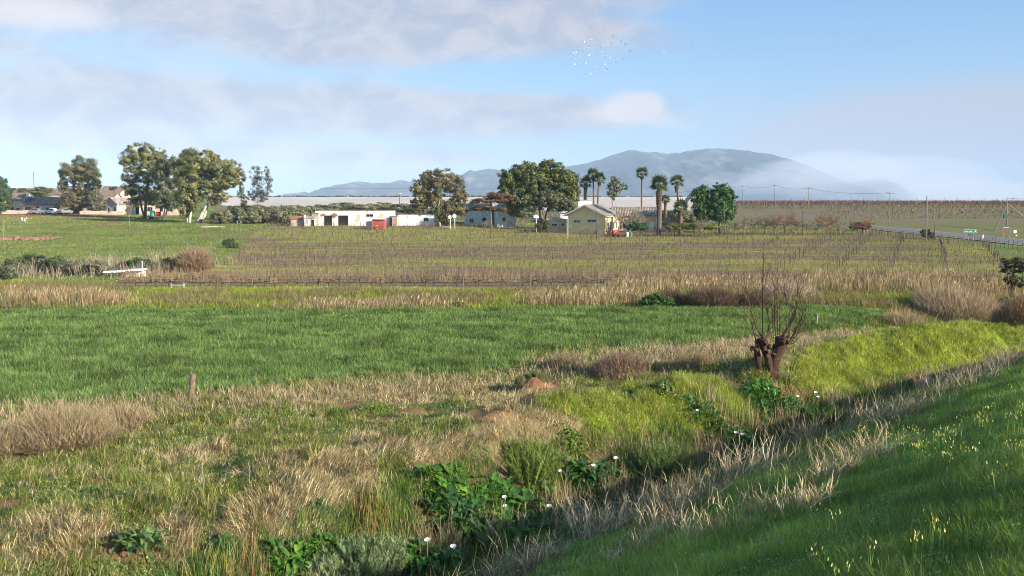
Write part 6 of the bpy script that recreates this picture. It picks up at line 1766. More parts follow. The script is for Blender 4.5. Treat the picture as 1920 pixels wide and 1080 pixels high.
# road signs
M['signgreen'] = mat_plain('road_sign_green', (.0, .13, .09), .5, .06, 2)
M['signwhite'] = mat_plain('sign_letters', (.75, .78, .76), .5, .03, 2)
def signs():
    g = ground_px(1818, 451); Y = g[1]; m = mpp(Y)
    r = empty('road_sign', g, label='green direction sign with pale lettering on four legs by the road', cat='road sign')
    zc = at(1817, 433.5, Y)[2] - g[2]
    b = MB(); b.box(-12.5 * m, 12.5 * m, -.04, 0, zc - 3.3 * m, zc + 3.3 * m); bo = b.build('panel', M['signgreen'], r)
    b = MB(); e = .25
    for x0, x1, z0, z1 in [(-12 * m, 12 * m, 2.7 * m, 3.0 * m), (-12 * m, 12 * m, -3.0 * m, -2.7 * m), (-12.2 * m, -11.9 * m, -3 * m, 3 * m), (11.9 * m, 12.2 * m, -3 * m, 3 * m)]:
        b.box(x0, x1, -.055, -.04, zc + z0, zc + z1)
    b.build('border', M['signwhite'], bo)
    # the lettering is too far away to be read in the photograph: word-shaped rows of strokes
    b = MB(); x = -10.5 * m
    for wl in (7, 7):
        for k in range(wl):
            hgt = (1.5 if k % 3 else 2.2) * m; b.box(x, x + .62 * m, -.055, -.041, zc - 1 * m, zc - 1 * m + hgt); x += 1.0 * m
        x += .9 * m
    b.box(8.2 * m, 10.6 * m, -.055, -.041, zc - 1.2 * m, zc + 1.3 * m); b.build('lettering', M['signwhite'], bo)
    for x in (-9, 7):
        b = MB(); b.box(x * m - .05, x * m + .05, .0, .08, -.3, zc + 2 * m); b.build('leg', M['greypost'], r)
    g2 = ground_px(1817, 450.5); r = empty('road_sign', g2 - [0, .6, 0], label='small dark board under the green direction sign', cat='road sign'); zc = at(1817, 440.5, g2[1] - .6)[2] - g2[2]
    b = MB(); b.box(-5 * m, 4.5 * m, -.04, 0, zc - 1.5 * m, zc + 1.5 * m); b.build('panel', M['darkpost'], r)
    for x in (-4.8, 4.2): b = MB(); b.box(x * m - .04, x * m + .04, 0, .07, -.3, zc + 1.4 * m); b.build('leg', M['greypost'], r)
    g = ground_px(1885, 447); Y = g[1]; m = mpp(Y); r = empty('road_sign', g, label='dark horizontal board with pointed ends across the road', cat='road sign'); zc = at(1886, 426.5, Y)[2] - g[2]
    b = MB(); b.prism([(-9 * m, zc), (-7.5 * m, zc - 2.3 * m), (7.5 * m, zc - 2.3 * m), (9 * m, zc), (7.5 * m, zc + 2.3 * m), (-7.5 * m, zc + 2.3 * m)], -.04, 0); bo = b.build('panel', mat_plain('dark_grey_board', (.10, .11, .13), .6, .1, 2), r)
    b = MB(); b.box(-5 * m, 5 * m, -.055, -.041, zc - .3 * m, zc + .3 * m); b.build('lettering', M['signwhite'], bo)
    b = MB(); b.box(-7 * m, 1 * m, -.04, 0, zc - 9.5 * m, zc - 5.5 * m); b.build('lower_panel', M['redrust'], r)
    for x in (-4.5, 8): b = MB(); b.box(x * m - .05, x * m + .05, 0, .08, -.3, zc + 1 * m); b.build('leg', M['greypost'], r)
    for px, row, lab, hh in [(1902, 448, 'white mailbox-like box on a stand by the far roadside', 14)]:
        g = ground_px(px, row); m = mpp(g[1]); r = empty('white_sign', g, label=lab, cat='sign')
        b = MB(); b.box(-2.7 * m, 2.7 * m, -.1, .1, 11 * m, 16.5 * m); b.build('box', M['whitepaint'], r); b = MB(); b.box(-.05, .05, -.05, .05, -.2, 11 * m); b.build('post', M['greypost'], r)
        b = MB(); b.box(1.2 * m, 4.0 * m, -.15, .0, 5.2 * m, 7.6 * m); b.build('small_box', M['whitepaint'], r)
    g = ground_px(1843, 452); m = mpp(g[1]); r = empty('chevron_marker', g, label='small red and white slanted marker at the road edge', cat='road marker')
    b = MB(); b.add([(-.12, -.02, .25), (.12, -.02, .35), (.12, -.02, 1.0 * 5.5 * m / .45), (-.12, -.02, .9 * 5.5 * m / .45), (-.12, .02, .25), (.12, .02, .35), (.12, .02, 5.5 * m / .45), (-.12, .02, .9 * 5.5 * m / .45)], [(0, 1, 2, 3), (7, 6, 5, 4), (0, 4, 5, 1), (1, 5, 6, 2), (2, 6, 7, 3), (3, 7, 4, 0)])
    b.build('plate', M['whitepaint'], r); b = MB(); b.box(-.13, .13, -.03, -.021, .3, .5); b.build('red_band', M['red'], r); b = MB(); b.box(-.03, .03, .021, .06, -.2, .9); b.build('post', M['greypost'], r)
    g = ground_px(1620, 436); m = mpp(g[1]); b = MB(); b.tube([(0, 0, -.2), (0, 0, 9 * m)], [1.1 * m, 1.1 * m], 8); r = empty('road_marker', g, label='stout post with a white cap by the spreading red-brown tree', cat='road marker'); b.build('post', M['greypost'], r)
    b = MB(); b.lathe((0, 0, 9 * m), [(1.1 * m, 0), (2.1 * m, .3 * m), (2.1 * m, 1.6 * m), (1.2 * m, 2.6 * m)], 12); b.build('cap', M['whitepaint'], r)
signs()

# ---------------------------------------------------------------- small things of the middle ground
def lumps(name, label, cat, pts, mat, col=None):
    """a heap: many clods joined as one mound"""
    b = MB()
    for (px, row, wpx, hpx) in pts:
        g = ground_px(px, row); m = mpp(g[1])
        for k in range(7):
            c = g + np.array([rng.normal(0, wpx * m * .3), rng.normal(0, wpx * m * .25), 0]); r = max(.05, hpx * m * (.35 + .35 * rng.random()))
            V = []; n, kk = 9, 6
            for i in range(kk + 1):
                th = math.pi * i / kk
                for j in range(n):
                    p = 2 * math.pi * j / n; d = np.array([math.sin(th) * math.cos(p), math.sin(th) * math.sin(p), math.cos(th)])
                    rr = r * (.75 + .5 * float(vnoise(d[0] * 2 + c[0] * 9, d[2] * 2 + d[1] * 2 + k, 3)))
                    V.append(c + d * rr * np.array([1.5, 1.4, 1.0]))
            b.add(V, [(i * n + j, i * n + (j + 1) % n, (i + 1) * n + (j + 1) % n, (i + 1) * n + j)[::-1] for i in range(kk) for j in range(n)])
    V = np.array(b.v); o0 = V.mean(0); o0[2] = V[:, 2].min(); b.v = [tuple(v - o0) for v in V]
    o = b.build(name, mat); o.location = o0; return tag(o, label=label, cat=cat)
M['earth'] = mat_plain('red_earth', (.27, .13, .065), .95, .35, 3, (.20, .10, .055), .5, bump=.8)
M['rubble'] = mat_plain('brown_rubble', (.22, .13, .09), .95, .45, 2.5, (.36, .17, .09), .4, bump=.6)
lumps('rubble_heap', 'long low heap of brown rubble on the green meadow', 'rubble', [(8, 450, 20, 9), (22, 449, 20, 9), (38, 449, 20, 10), (52, 450, 20, 9), (66, 450, 18, 9), (80, 449, 16, 8), (96, 447, 14, 7), (108, 446, 8, 5)], M['rubble'])
lumps('earth_mound', 'small orange earth heap at the far rim of the wheat', 'earth heap', [(1075, 580, 12, 6)], M['earth'])
lumps('earth_mound', 'flat sandy earth heap at the far rim of the wheat', 'earth heap', [(1122, 578, 16, 4)], mat_plain('sandy_earth', (.42, .24, .12), .95, .3, 3))
lumps('stone_heap', 'grey stones and roots heaped beyond the bright bank', 'stones', [(1670, 548, 26, 8), (1650, 556, 20, 6), (1700, 552, 20, 6)], mat_plain('grey_stones', (.24, .20, .17), .9, .4, 2, (.10, .08, .06), .5))
lumps('earth_mound', 'pale earth streak on the slope above the pumpkin-yellow weeds', 'earth heap', [(427, 484, 14, 3)], M['rubble'])
# weathered planks and posts of the little pump house
def near_mid():
    g = ground_px(235, 520); m = mpp(g[1]); r = empty('plank_bridge', g, label='white weathered planks lying over the meadow ditch', cat='planks')
    z0 = lambda row: at(235, row, g[1])[2] - g[2]
    for i, (x0, x1, ra, rb) in enumerate([(-42, -6, 512, 511), (-20, 20, 511, 508), (10, 36, 508, 507)]):
        b = MB(); b.add([(x0 * m, -.3 * i, z0(ra)), (x1 * m, -.3 * i, z0(rb)), (x1 * m, .8, z0(rb) + .05), (x0 * m, .8, z0(ra) + .05), (x0 * m, -.3 * i, z0(ra) + .16), (x1 * m, -.3 * i, z0(rb) + .16), (x1 * m, .8, z0(rb) + .2), (x0 * m, .8, z0(ra) + .2)],
                        [(0, 3, 2, 1), (4, 5, 6, 7), (0, 1, 5, 4), (1, 2, 6, 5), (2, 3, 7, 6), (3, 0, 4, 7)])
        b.build('plank', M['whiteworn'], r)
    b = MB(); b.box(2 * m, 35 * m, 0, .5, -.2, z0(508)); b.build('wall', M['whiteworn'], r)
    b = MB(); b.tube([(32 * m, .1, 0), (32 * m, .1, z0(490))], .05, 6); b.build('upright', M['whitepaint'], r)
    g = ground_px(334, 544); m = mpp(g[1]); r = empty('pipe_frame', g, label='pale blue pipe frame standing at the edge of the vines', cat='pipe frame')
    bl = mat_plain('faded_blue_pipe', (.34, .42, .50), .5, .15, 4)
    b = MB(); b.tube([(-13 * m, 0, 9 * m), (10 * m, 0, 9 * m)], 1.0 * m, 8); b.build('crossbar', bl, r)
    for x in (-13, 10, 11.5):
        b = MB(); b.tube([(x * m, 0, -.1), (x * m, 0, 12.5 * m)], .95 * m, 8); b.build('leg', bl, r)
    # fallen pale log under the leaning gum
    g = ground_px(400, 427); b = MB(); b.tube([(-2.4, 0, .12), (0, .1, .16), (2.2, .3, .14)], [.12, .1, .07], 7); o = b.build('log', M['palebark']); o.location = g; tag(o, label='pale fallen log at the foot of the leaning gum', cat='log')
    g = ground_px(838, 428); b = MB(); b.tube([(-.9, .3, .15), (.0, .1, .2), (.9, -.3, .06)], [.16, .13, .08], 7); o = b.build('log', M['palebark']); o.location = g; tag(o, label='short pale log below the pair of dishes', cat='log')
near_mid()
# earth mound on the near bank with turf on top
def mound():
    g = ground_px(1010, 728); m = mpp(g[1]); r = empty('earth_mound', g, label='orange-brown earth mound with a grassy cap on the near bank', cat='earth mound')
    n, k = 40, 14; V = []
    for i in range(k + 1):
        f = i / k
        for j in range(n):
            t = 2 * math.pi * j / n; rr = 46 * m * f
            x, y = rr * math.cos(t), rr * math.sin(t) * .8
            h = 46 * m * max(0, 1 - f ** 1.6) * (.75 + .5 * float(fbm(x * 3 + 5, y * 3, 4, 3)))
            h = h * (1.0 if x < 0 else 1 - .55 * min(1, x / (46 * m)))
            V.append((x, y, h * .62 - .12 + (float(fbm(x * 9, y * 9, 6, 3)) - .5) * .14))
    MB().add(V, [(i * n + j, (i + 1) * n + j, (i + 1) * n + (j + 1) % n, i * n + (j + 1) % n) for i in range(k) for j in range(n)]).build('soil', M['earth'], r, smooth=True)
    a = Acc(); P = []
    for q in range(900):
        t = rng.random() * 6.28; f = rng.random() ** .6 * .72
        x, y = 46 * m * f * math.cos(t) - .25, 46 * m * f * math.sin(t) * .8 + .2
        if x > .45 or float(fbm(np.array(x * 2.2 + 7), np.array(y * 2.2), 9, 2)) < .42: continue
        h = 46 * m * max(0, 1 - f ** 1.6) * .62
        P.append((x, y, h - .1))
    P = np.array(P); P = np.repeat(P, 5, 0) + rng.normal(0, .05, (len(P) * 5, 3)) * [1, 1, .3]; nn = len(P)
    a.add(*blades(P, .13 + .14 * rng.random(nn), np.full(nn, .014), rng.random(nn) * .8, rng.random(nn) * 6.28, pick([(.13, .18, .04), (.08, .13, .03), (.26, .20, .12), (.34, .27, .17)], nn)))
    a.build('turf', M['grass'], r)
mound()

# ---------------------------------------------------------------- broad-leaved plants in the ditch
M['lily'] = mat_leaf('lily_leaf', .38, .28, .5, .15, 3)
M['spathe'] = mat_plain('white_spathe', (.85, .84, .78), .5, .05, 5)
def lily_leaf(L, W, azm, el, droop, ruff):
    """arrow-shaped leaf blade: midrib with two halves, wavy edge"""
    d = np.array([math.cos(azm), math.sin(azm), 0]); s = np.array([-math.sin(azm), math.cos(azm), 0]); up = np.array([0, 0, 1.0])
    st_ = [(-.20, .30), (.0, .50), (.15, .56), (.32, .50), (.48, .42), (.62, .33), (.76, .20), (.9, .08), (1.0, 0.0)]
    V = []; 
    for i, (f, w_) in enumerate(st_):
        c = d * (f * L * math.cos(el)) + up * (f * L * math.sin(el) - droop * L * max(f, 0) ** 2)
        wv = ruff * L * 1.6 * math.sin(i * 2.4 + azm * 3)
        e_ = .22 * w_ * L
        V += [c, c + s * w_ * W + up * (e_ + wv), c - s * w_ * W + up * (e_ - wv)]
    T = []
    for i in range(len(st_) - 1):
        a, b = i * 3, i * 3 + 3
        T += [(a, b, b + 1), (a, b + 1, a + 1), (a, a + 2, b + 2), (a, b + 2, b)]
    return np.array(V), np.array(T)
def lily(px, row, wpx, hpx, nleaf, label, flowers=(), cols=None, LL=.36, name='arum_lily', cat='plant', Wd=.5, Y=None):
    g = ground_px(px, row) if Y is None else np.array([*at(px, row, Y)[:2], h1(*at(px, row, Y)[:2])])
    m = mpp(g[1]); root = empty(name, g, label=label, cat=cat)
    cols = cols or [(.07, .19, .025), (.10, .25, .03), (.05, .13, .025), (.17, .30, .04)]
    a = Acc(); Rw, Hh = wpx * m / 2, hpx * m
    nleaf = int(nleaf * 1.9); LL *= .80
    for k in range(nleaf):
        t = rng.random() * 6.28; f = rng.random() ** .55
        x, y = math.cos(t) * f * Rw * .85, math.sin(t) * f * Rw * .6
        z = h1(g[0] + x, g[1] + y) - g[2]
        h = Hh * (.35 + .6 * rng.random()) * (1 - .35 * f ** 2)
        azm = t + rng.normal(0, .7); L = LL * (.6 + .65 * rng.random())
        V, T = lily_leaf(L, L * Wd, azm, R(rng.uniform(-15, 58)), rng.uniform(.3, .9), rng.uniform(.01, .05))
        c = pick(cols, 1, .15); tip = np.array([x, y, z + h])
        a.add(V + tip, T, np.repeat(c, len(V), 0))
        base = np.array([x * .6, y * .6, z - .05]); wv = np.array([-math.sin(azm), math.cos(azm), 0]) * .012
        a.add(np.array([base - wv, base + wv, tip + wv, tip - wv]), np.array([(0, 1, 2), (0, 2, 3)]), np.repeat(c * .9, 4, 0))
    a.build('leaves', M['lily'], root)
    for (fx, fr) in flowers:
        p = at(fx, fr, g[1] - Rw * .45) - g
        b = MB(); n = 12; V = []; s = .048 + .014 * rng.random()
        tilt = rng.uniform(-.4, .4)
        for i, (rr, hh) in enumerate([(.16, -1.3), (.30, -.8), (.55, -.3), (.95, .15), (1.15, .30)]):
            for j in range(n):
                t = 2 * math.pi * j / n; k_ = 1 + (.55 if i >= 3 else .15) * max(0, math.cos(t - 1.5))
                V.append((p[0] + (rr * math.cos(t) * k_ + tilt * hh) * s, p[1] + (rr * math.sin(t) * k_ - .55 * hh) * s, p[2] + (hh + (.5 if i >= 3 else 0) * max(0, math.cos(t - 1.5))) * s))
        b.add(V, [(i * n + j, i * n + (j + 1) % n, (i + 1) * n + (j + 1) % n, (i + 1) * n + j) for i in range(4) for j in range(n)])
        fo = b.build('flower', M['spathe'], root, smooth=True)
        b = MB(); b.tube([(p[0], p[1], p[2] - .6 * s), (p[0], p[1] - .1 * s, p[2] + .45 * s)], [.13 * s, .1 * s], 6); b.build('spadix', M['spadix'], fo)
        b = MB(); b.tube([(p[0] * .7, p[1] + .1, 0), (p[0] * .95, p[1] + .03, p[2] * .6), (p[0] - 1.3 * tilt * s, p[1] + .7 * s, p[2] - 1.3 * s)], [.012, .011, .010], 5); b.build('stalk', M['stalk'], root)
    return root
M['spadix'] = mat_plain('yellow_spadix', (.65, .40, .04), .6, .1, 5)
M['stalk'] = mat_plain('green_stalk', (.12, .25, .05), .6, .1, 5)
lily(905, 985, 280, 26, 130, 'large lush arum lily clump with two white blooms', [(946, 933), (947, 950)], LL=.60)
lily(985, 968, 170, 34, 100, 'bright leafy arum lily patch beside the large blooming clump', [(1030, 950)], LL=.5, cols=[(.06, .15, .025), (.09, .21, .03)])
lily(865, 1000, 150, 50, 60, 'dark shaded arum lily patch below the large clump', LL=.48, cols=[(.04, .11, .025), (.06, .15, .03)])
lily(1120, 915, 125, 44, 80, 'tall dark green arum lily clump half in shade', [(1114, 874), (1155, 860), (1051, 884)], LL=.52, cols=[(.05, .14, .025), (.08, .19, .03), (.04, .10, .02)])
lily(560, 1075, 130, 42, 70, 'arum lily clump cut by the bottom edge', [], LL=.36)
lily(640, 1068, 120, 42, 70, 'arum lilies with one bloom behind the silvery shrub', [(677, 1030)], LL=.34)
lily(800, 1070, 140, 50, 80, 'arum lilies with two blooms beside the silvery shrub', [(801, 1014), (850, 1026)], LL=.36)
lily(1455, 770, 150, 36, 170, 'arum lily bed spread at the foot of the willow bank', [(1497, 744), (1530, 737), (1535, 745)], LL=.34, cols=[(.07, .19, .025), (.11, .26, .035), (.05, .13, .025)])
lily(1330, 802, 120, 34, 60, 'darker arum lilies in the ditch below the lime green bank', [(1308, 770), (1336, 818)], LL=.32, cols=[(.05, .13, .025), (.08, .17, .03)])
lily(1385, 830, 80, 30, 40, 'small arum lily group with a row of white blooms in the reeds', [(1380, 812), (1392, 815), (1404, 820)], LL=.30)
lily(1075, 845, 70, 34, 30, 'yellowing arum leaves between the feathery shrub and the dark clump', [], LL=.3, cols=[(.16, .26, .04), (.24, .28, .05)])
lily(1000, 915, 90, 40, 34, 'arum leaves under the feathery green shrub', [], LL=.3)
lily(265, 1030, 100, 30, 26, 'broad grey-green dock plant on bare earth', [], LL=.46, name='dock_plant', cols=[(.12, .20, .055), (.16, .25, .07), (.09, .15, .04)], Wd=.36)
lily(415, 1030, 60, 22, 16, 'small dock plant among the flattened straw', [], LL=.36, name='dock_plant', cols=[(.07, .16, .04)], Wd=.36)
lily(606, 962, 50, 18, 14, 'little leafy plant between the straw tufts', [], LL=.3, name='dock_plant', cols=[(.05, .13, .03)], Wd=.36)
lily(700, 770, 70, 22, 40, 'leafy yellow-green mustard patch on the orange earth', [], LL=.20, name='mustard_plant', cols=[(.14, .25, .04), (.25, .32, .05)], Wd=.4)
lily(835, 773, 80, 14, 40, 'low leafy green weeds at the orange earth edge', [], LL=.18, name='mustard_plant', cols=[(.08, .19, .04), (.12, .23, .05)], Wd=.4)
lily(640, 775, 60, 12, 26, 'sparse leafy weeds beside the mustard patch', [], LL=.18, name='mustard_plant', cols=[(.10, .20, .04)], Wd=.4)
lily(170, 925, 50, 12, 14, 'small leafy weed on the grassy slope near the edge', [], LL=.2, name='dock_plant', cols=[(.09, .18, .05)], Wd=.4)

# feathery upright shrubs: stems set with narrow leaves
def feathery(px, row, wpx, hpx, nst, cols, label, leafL=.07, Y=None):
    g = ground_px(px, row) if Y is None else np.array([*at(px, row, Y)[:2], h1(*at(px, row, Y)[:2])])
    m = mpp(g[1]); root = empty('leafy_shrub', g, label=label, cat='shrub'); Rw, Hh = wpx * m / 2, hpx * m
    a = Acc(); stem = MB()
    for k in range(nst):
        t = rng.random() * 6.28; f = rng.random() ** .6
        b0 = np.array([math.cos(t) * f * Rw * .55, math.sin(t) * f * Rw * .5, -.05]); h = Hh * (.55 + .5 * rng.random()) * (1 - .3 * f * f)
        tip = b0 + np.array([math.cos(t) * f * Rw * .5 + rng.normal(0, .05), math.sin(t) * f * Rw * .4, h])
        stem.tube([b0, (b0 + tip) / 2 + rng.normal(0, .02, 3), tip], [.010, .008, .004], 3, cap=False)
        n = 54; q = .18 + .82 * rng.random(n)
        P = b0 + (tip - b0) * q[:, None]
        c = pick(cols, 1, .2)
        a.add(*blades(P, leafL * (.6 + .8 * rng.random(n)) * (1.25 - .5 * q), np.full(n, .024), .45 + .5 * rng.random(n), rng.random(n) * 6.28, np.clip(np.repeat(c, n, 0) * (1 + (rng.random((n, 1)) - .5) * .5), 0, 1), False))
    a.build('foliage', M['grass'], root); stem.build('stem', M['twig'], root)
feathery(988, 900, 130, 84, 170, [(.26, .36, .08), (.34, .43, .11), (.18, .26, .06)], 'feathery bright green shrub above the lily clump', .14)
feathery(1245, 895, 130, 76, 150, [(.17, .26, .08), (.23, .32, .10), (.13, .20, .07)], 'grey-green feathery shrub in the ditch beside the dark clump', .13)
feathery(690, 1090, 170, 100, 260, [(.26, .36, .17), (.36, .45, .24), (.18, .26, .11)], 'silvery green shrub in front of the ditch lilies', .13)
feathery(610, 1095, 80, 64, 70, [(.26, .36, .17), (.36, .45, .24)], 'small silvery shrub cut by the bottom edge', .12)
feathery(60, 842, 90, 34, 60, [(.20, .24, .15), (.15, .18, .11)], 'silver-grey low shrub at the foot of the dry bush', .10)
feathery(1560, 800, 90, 46, 60, [(.12, .18, .05), (.16, .22, .07)], 'green sedge tuft beyond the arum bed', .14)
# cattails and rusty sedge by the big clump
def sedge(px, row, wpx, hpx, n, cols, label):
    g = ground_px(px, row); m = mpp(g[1]); a = Acc()
    X = g[0] + rng.normal(0, wpx * m * .28, n); Y = g[1] + rng.normal(0, wpx * m * .25, n)
    P = np.column_stack([X, Y, H(X, Y)])
    a.add(*blades(P, hpx * m * (.6 + .5 * rng.random(n)), np.full(n, .014), .08 + .3 * rng.random(n), rng.random(n) * 6.28, pick(cols, n, .2)))
    return a.build('sedge_tuft', M['dry'], loc=g, label=label, cat='sedge')
sedge(700, 985, 70, 70, 150, [(.34, .17, .07), (.18, .22, .05), (.40, .28, .12)], 'upright rusty and green sedge left of the large clump'.replace(' left of', ' beside'))
sedge(745, 975, 70, 60, 110, [(.16, .26, .05), (.22, .30, .07)], 'thin green sedge behind the dark lily leaves')
sedge(400, 1080, 110, 66, 150, [(.24, .27, .06), (.34, .27, .10), (.15, .20, .05)], 'yellow-green reedy tuft cut by the bottom edge')
sedge(480, 1075, 80, 60, 100, [(.30, .16, .07), (.38, .28, .14)], 'rusty tuft beside the yellow-green reeds')
sedge(1225, 870, 60, 60, 90, [(.45, .36, .23), (.36, .28, .17)], 'straw-coloured reed tuft behind the feathery shrub')
sedge(1340, 780, 50, 60, 70, [(.48, .40, .26), (.36, .28, .17)], 'pale reed tuft before the arum bed')
sedge(1560, 770, 60, 60, 80, [(.50, .40, .30), (.36, .26, .18)], 'pinkish reed tuft beyond the arum bed')
sedge(1380, 790, 80, 60, 140, [(.20, .27, .07), (.34, .32, .12)], 'green reed blades in front of the arum bed')
sedge(1250, 950, 110, 60, 200, [(.50, .41, .28), (.40, .31, .20), (.24, .26, .08)], 'large straw reed tuft on the shaded ditch edge')
def tangle(px, row, wpx, hpx, n, cols, label, spread=.9):
    """curved stalks, each forking into a few pale blade leaves"""
    g = ground_px(px, row); m = mpp(g[1]); a = Acc()
    n = int(n * .10); W, Hh = wpx * m, hpx * m
    for k in range(n):
        x, y = g[0] + rng.normal(0, W * .27), g[1] + rng.normal(0, W * .22)
        p = np.array([x, y, h1(x, y) - .03]); h = Hh * (.5 + .7 * rng.random()); az_ = rng.random() * 6.28; ln = .2 + .5 * rng.random()
        c = pick(cols, 1, .25); q = p; wd = .006 + .004 * rng.random()
        segs = 5; dd = np.array([math.cos(az_) * ln * .5, math.sin(az_) * ln * .5, 1.0])
        for i in range(segs):
            dd = dd + np.array([math.cos(az_), math.sin(az_), -.25]) * .16 + rng.normal(0, .16, 3) * [1, 1, .4]; dd /= np.linalg.norm(dd)
            e = q + dd * h / segs
            sv = np.array([-math.sin(az_), math.cos(az_), .3]) * wd
            a.add(np.array([q - sv, q + sv, e + sv * .8, e - sv * .8]), np.array([(0, 1, 2), (0, 2, 3)]), np.repeat(c, 4, 0))
            if i >= 1:
                kk = rng.integers(1, 3)
                a.add(*blades(np.repeat(e[None], kk, 0), h * (.22 + .3 * rng.random(kk)), np.full(kk, .011), .25 + .7 * rng.random(kk), az_ + rng.normal(0, 1.3, kk), np.clip(np.repeat(c, kk, 0) * 1.1, 0, 1)))
            q = e
    return a.build('dry_tangle', M['dry'], loc=g, label=label, kind='stuff')
PAL = [(.58, .45, .28), (.46, .34, .21), (.32, .22, .13), (.68, .56, .38)]
tangle(1060, 1000, 150, 60, 900, PAL, 'pale tangled dry grass heap beside the large lily clump')
tangle(1440, 970, 130, 60, 500, PAL, 'pale forked dry stalks on the shaded slope')
tangle(1560, 900, 130, 60, 500, PAL, 'dry stalks with pale tips higher on the shaded slope')
tangle(1330, 1010, 150, 60, 500, PAL, 'sprawling pale dry stems near the bottom of the slope')
tangle(1680, 790, 160, 46, 700, [(.42, .33, .25), (.50, .42, .33), (.30, .22, .17)], 'grey-brown dry thicket on the upper slope edge')
tangle(1790, 730, 140, 46, 600, [(.42, .33, .25), (.50, .42, .33), (.30, .22, .17)], 'grey-brown dry thicket where shade meets the bank')
tangle(1890, 690, 120, 46, 500, [(.42, .33, .25), (.50, .42, .33), (.30, .22, .17)], 'grey-brown dry thicket running out of the frame')
tangle(1180, 1050, 120, 50, 400, PAL, 'dry stalks at the bottom edge of the ditch')
tangle(1390, 900, 120, 70, 600, PAL, 'upright pale forked stalks at the middle of the ditch edge')
tangle(1620, 870, 120, 66, 550, PAL, 'tall pale stalks leaning over the shaded grass')
tangle(1130, 1000, 120, 60, 700, PAL, 'brownish tangled stems beside the pale heap')
tangle(1010, 1060, 110, 50, 600, PAL, 'tangled stems at the bottom edge beside the lilies')
tangle(1280, 960, 120, 60, 700, PAL, 'dense dry stalks where the ditch meets the slope')
tangle(1240, 1010, 120, 60, 550, PAL, 'arching pale stems between the heap and the slope')
tangle(1500, 970, 90, 70, 380, PAL, 'few long bent stalks on the open slope grass')
tangle(1500, 830, 130, 44, 500, [(.40, .31, .22), (.30, .21, .15)], 'brown dry weeds along the ditch shade line')

# ---------------------------------------------------------------- birds
def birds():
    Z8 = [(401, 150), (355, 183), (290, 195), (270, 225), (488, 200), (320, 265), (410, 238), (497, 270), (645, 240), (668, 122), (745, 145), (780, 210), (865, 203), (838, 235), (1155, 185), (1015, 258), (1018, 298), (895, 333), (708, 350),
          (190, 312), (265, 322), (305, 295), (150, 357), (112, 384), (128, 447), (188, 420), (265, 418), (333, 400), (512, 347), (565, 405), (575, 430), (555, 435), (612, 440), (798, 445), (708, 497), (132, 528), (282, 517), (382, 585), (460, 573),
          (548, 535), (560, 545), (575, 578), (560, 605), (298, 652), (355, 660), (842, 660), (1142, 362), (1370, 372), (1760, 235)]
    mw = mat_plain('white_feathers', (.85, .84, .82), .7, .05, 5); mg = mat_plain('grey_feathers', (.22, .23, .26), .7, .1, 5)
    def proto(up):
        r = empty('white_bird', (0, 0, 0))
        b = MB(); b.tube([(-.32, 0, .0), (-.22, 0, .0), (-.05, 0, .0), (.12, 0, .02), (.2, 0, .05), (.28, 0, .06), (.36, 0, .04)], [.03, .07, .10, .08, .045, .045, .01], 7); b.build('body', mw, r, smooth=True)
        for s in (-1, 1):
            pts = [(.10, s * .06, .03), (.16, s * .35, up * .2), (-.02, s * .72, up * .34), (-.12, s * .34, up * .16), (-.10, s * .06, .02)]
            V = pts + [(x, y, z - .02) for x, y, z in pts]
            MB().add(V, [(0, 1, 2, 3, 4), (9, 8, 7, 6, 5)] + [(i, i + 5, (i + 1) % 5 + 5, (i + 1) % 5) for i in range(5)]).build('wing', mw if up > 0 else mg, r)
        return r
    ps = [proto(1.1), proto(-.6), proto(.3), proto(1.8)]
    for i, (x, y) in enumerate(Z8):
        px, py = 1060 + x * 260 / 1920, 50 + y * 110 / 812
        p = at(px, py, 250 + rng.normal(0, 18)); s = ps[i % 4]
        o = s if i < 4 else copy_at(s, (0, 0, 0))
        o.location = tuple(p); o.rotation_euler = (rng.normal(0, .4), rng.normal(0, .3), rng.random() * 6.28); o.scale = (.78, .78, .78)
        lab = 'white bird flying in the middle of the flock'
        if i == len(Z8) - 1: lab = 'lone bird flying far ahead of the flock'
        elif i == len(Z8) - 2: lab = 'second straggler bird, between the lone bird and the flock'
        elif i == len(Z8) - 3: lab = 'small bird just outside the flock, below the bird at its edge'
        elif i == 45: lab = 'bird flying lowest, beneath the rest of the flock'
        elif i == 14: lab = 'white bird at the flock edge, above the pair'
        elif x < 200: lab = 'white bird at the trailing edge of the flock'
        elif y > 500: lab = 'white bird in the lower part of the flock'
        tag(o, label=lab, cat='bird', group='flock of white birds')
birds()

# ---------------------------------------------------------------- air: haze over the whole land
def build_haze():
    b = MB(); b.box(-9600, 9600, -9600, 9600, -40, 440)
    m = bpy.data.materials.new('pale_air'); m.use_nodes = True
    t = NT(m.node_tree)
    v = t.n('ShaderNodeVolumePrincipled')
    v.inputs['Color'].default_value = (.60, .78, 1.0, 1)
    v.inputs['Density'].default_value = 0.00010
    v.inputs['Anisotropy'].default_value = -.25
    o = t.n('ShaderNodeOutputMaterial'); t.l(v.outputs[0], o.inputs['Volume'])
    h = b.build('haze', m)
    tag(h, kind='stuff')
build_haze()

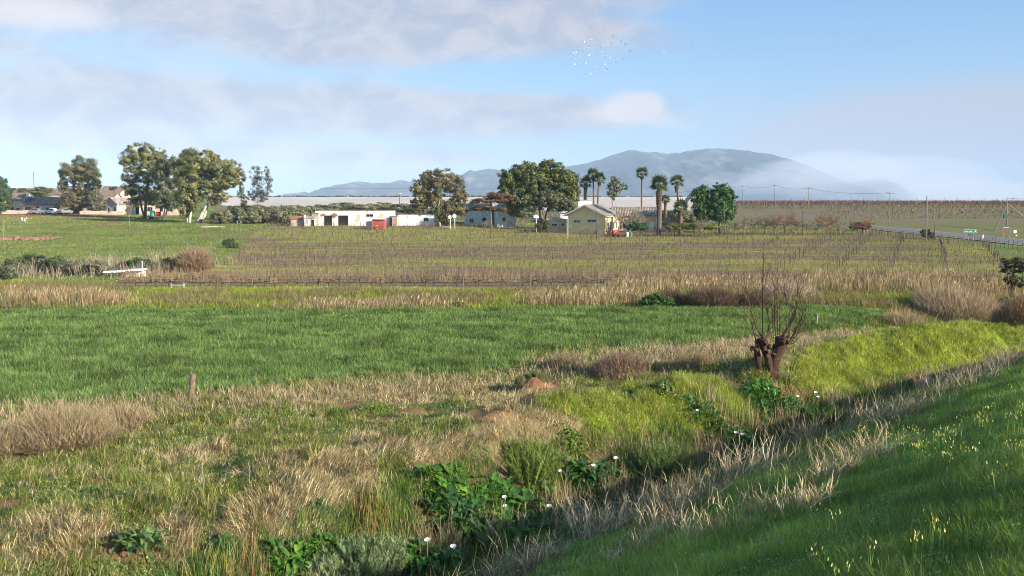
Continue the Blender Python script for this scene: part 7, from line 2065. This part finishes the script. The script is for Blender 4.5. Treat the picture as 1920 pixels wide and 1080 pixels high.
def build_fog():
    """low fog lying against the right-hand part of the range: soft-edged lens-shaped bodies of even density, one inside the other"""
    m = bpy.data.materials.new('fog_body'); m.use_nodes = True
    t = NT(m.node_tree)
    v = t.n('ShaderNodeVolumePrincipled')
    v.inputs['Color'].default_value = (.78, .80, .87, 1)
    v.inputs['Density'].default_value = 0.00055
    v.inputs['Anisotropy'].default_value = 0
    o = t.n('ShaderNodeOutputMaterial'); t.l(v.outputs[0], o.inputs['Volume'])
    sets = [[(1560, 380, 190, 70, 500), (1420, 392, 150, 44, 400), (1700, 390, 240, 66, 500)],
            [(1500, 352, 130, 56, 450), (1640, 360, 200, 60, 500), (1800, 388, 260, 50, 500)],
            [(1560, 345, 170, 60, 500), (1450, 375, 110, 60, 400), (1730, 372, 200, 40, 450)],
            [(1530, 365, 150, 80, 550), (1390, 362, 80, 40, 350), (1650, 385, 160, 60, 500)]]
    for si, st_ in enumerate(sets):
        b = MB()
        for px, py, rx, ry, rd in st_:
            c = at(px, py, 4000); X, Zr = rx / FPX * 4000, ry / FPX * 4000
            n, k = 28, 14
            vs = []
            for i in range(1, k):
                th = math.pi * i / k
                for j in range(n):
                    p = 2 * math.pi * j / n
                    d = np.array([math.sin(th) * math.cos(p), math.sin(th) * math.sin(p), math.cos(th)])
                    r = 1 + .22 * (float(vnoise(d[0] * 2.2 + px, d[2] * 2.2 + d[1], 5)) - .5) * 2
                    vs.append(c + d * np.array([X, rd, Zr]) * r)
            vs += [c + np.array([0, 0, Zr]), c - np.array([0, 0, Zr])]
            fs = [(i * n + j, i * n + (j + 1) % n, (i + 1) * n + (j + 1) % n, (i + 1) * n + j)[::-1] for i in range(k - 2) for j in range(n)]
            fs += [(len(vs) - 2, (j + 1) % n, j)[::-1] for j in range(n)] + [(len(vs) - 1, (k - 2) * n + j, (k - 2) * n + (j + 1) % n)[::-1] for j in range(n)]
            for q in range(len(vs)):
                vs[q][2] = min(max(vs[q][2], -15 + si), 425 + si)
            b.add(vs, fs)
        o = b.build('fog_bank', m)
        tag(o, kind='stuff', label='pale low fog lying against the mountains')
build_fog()
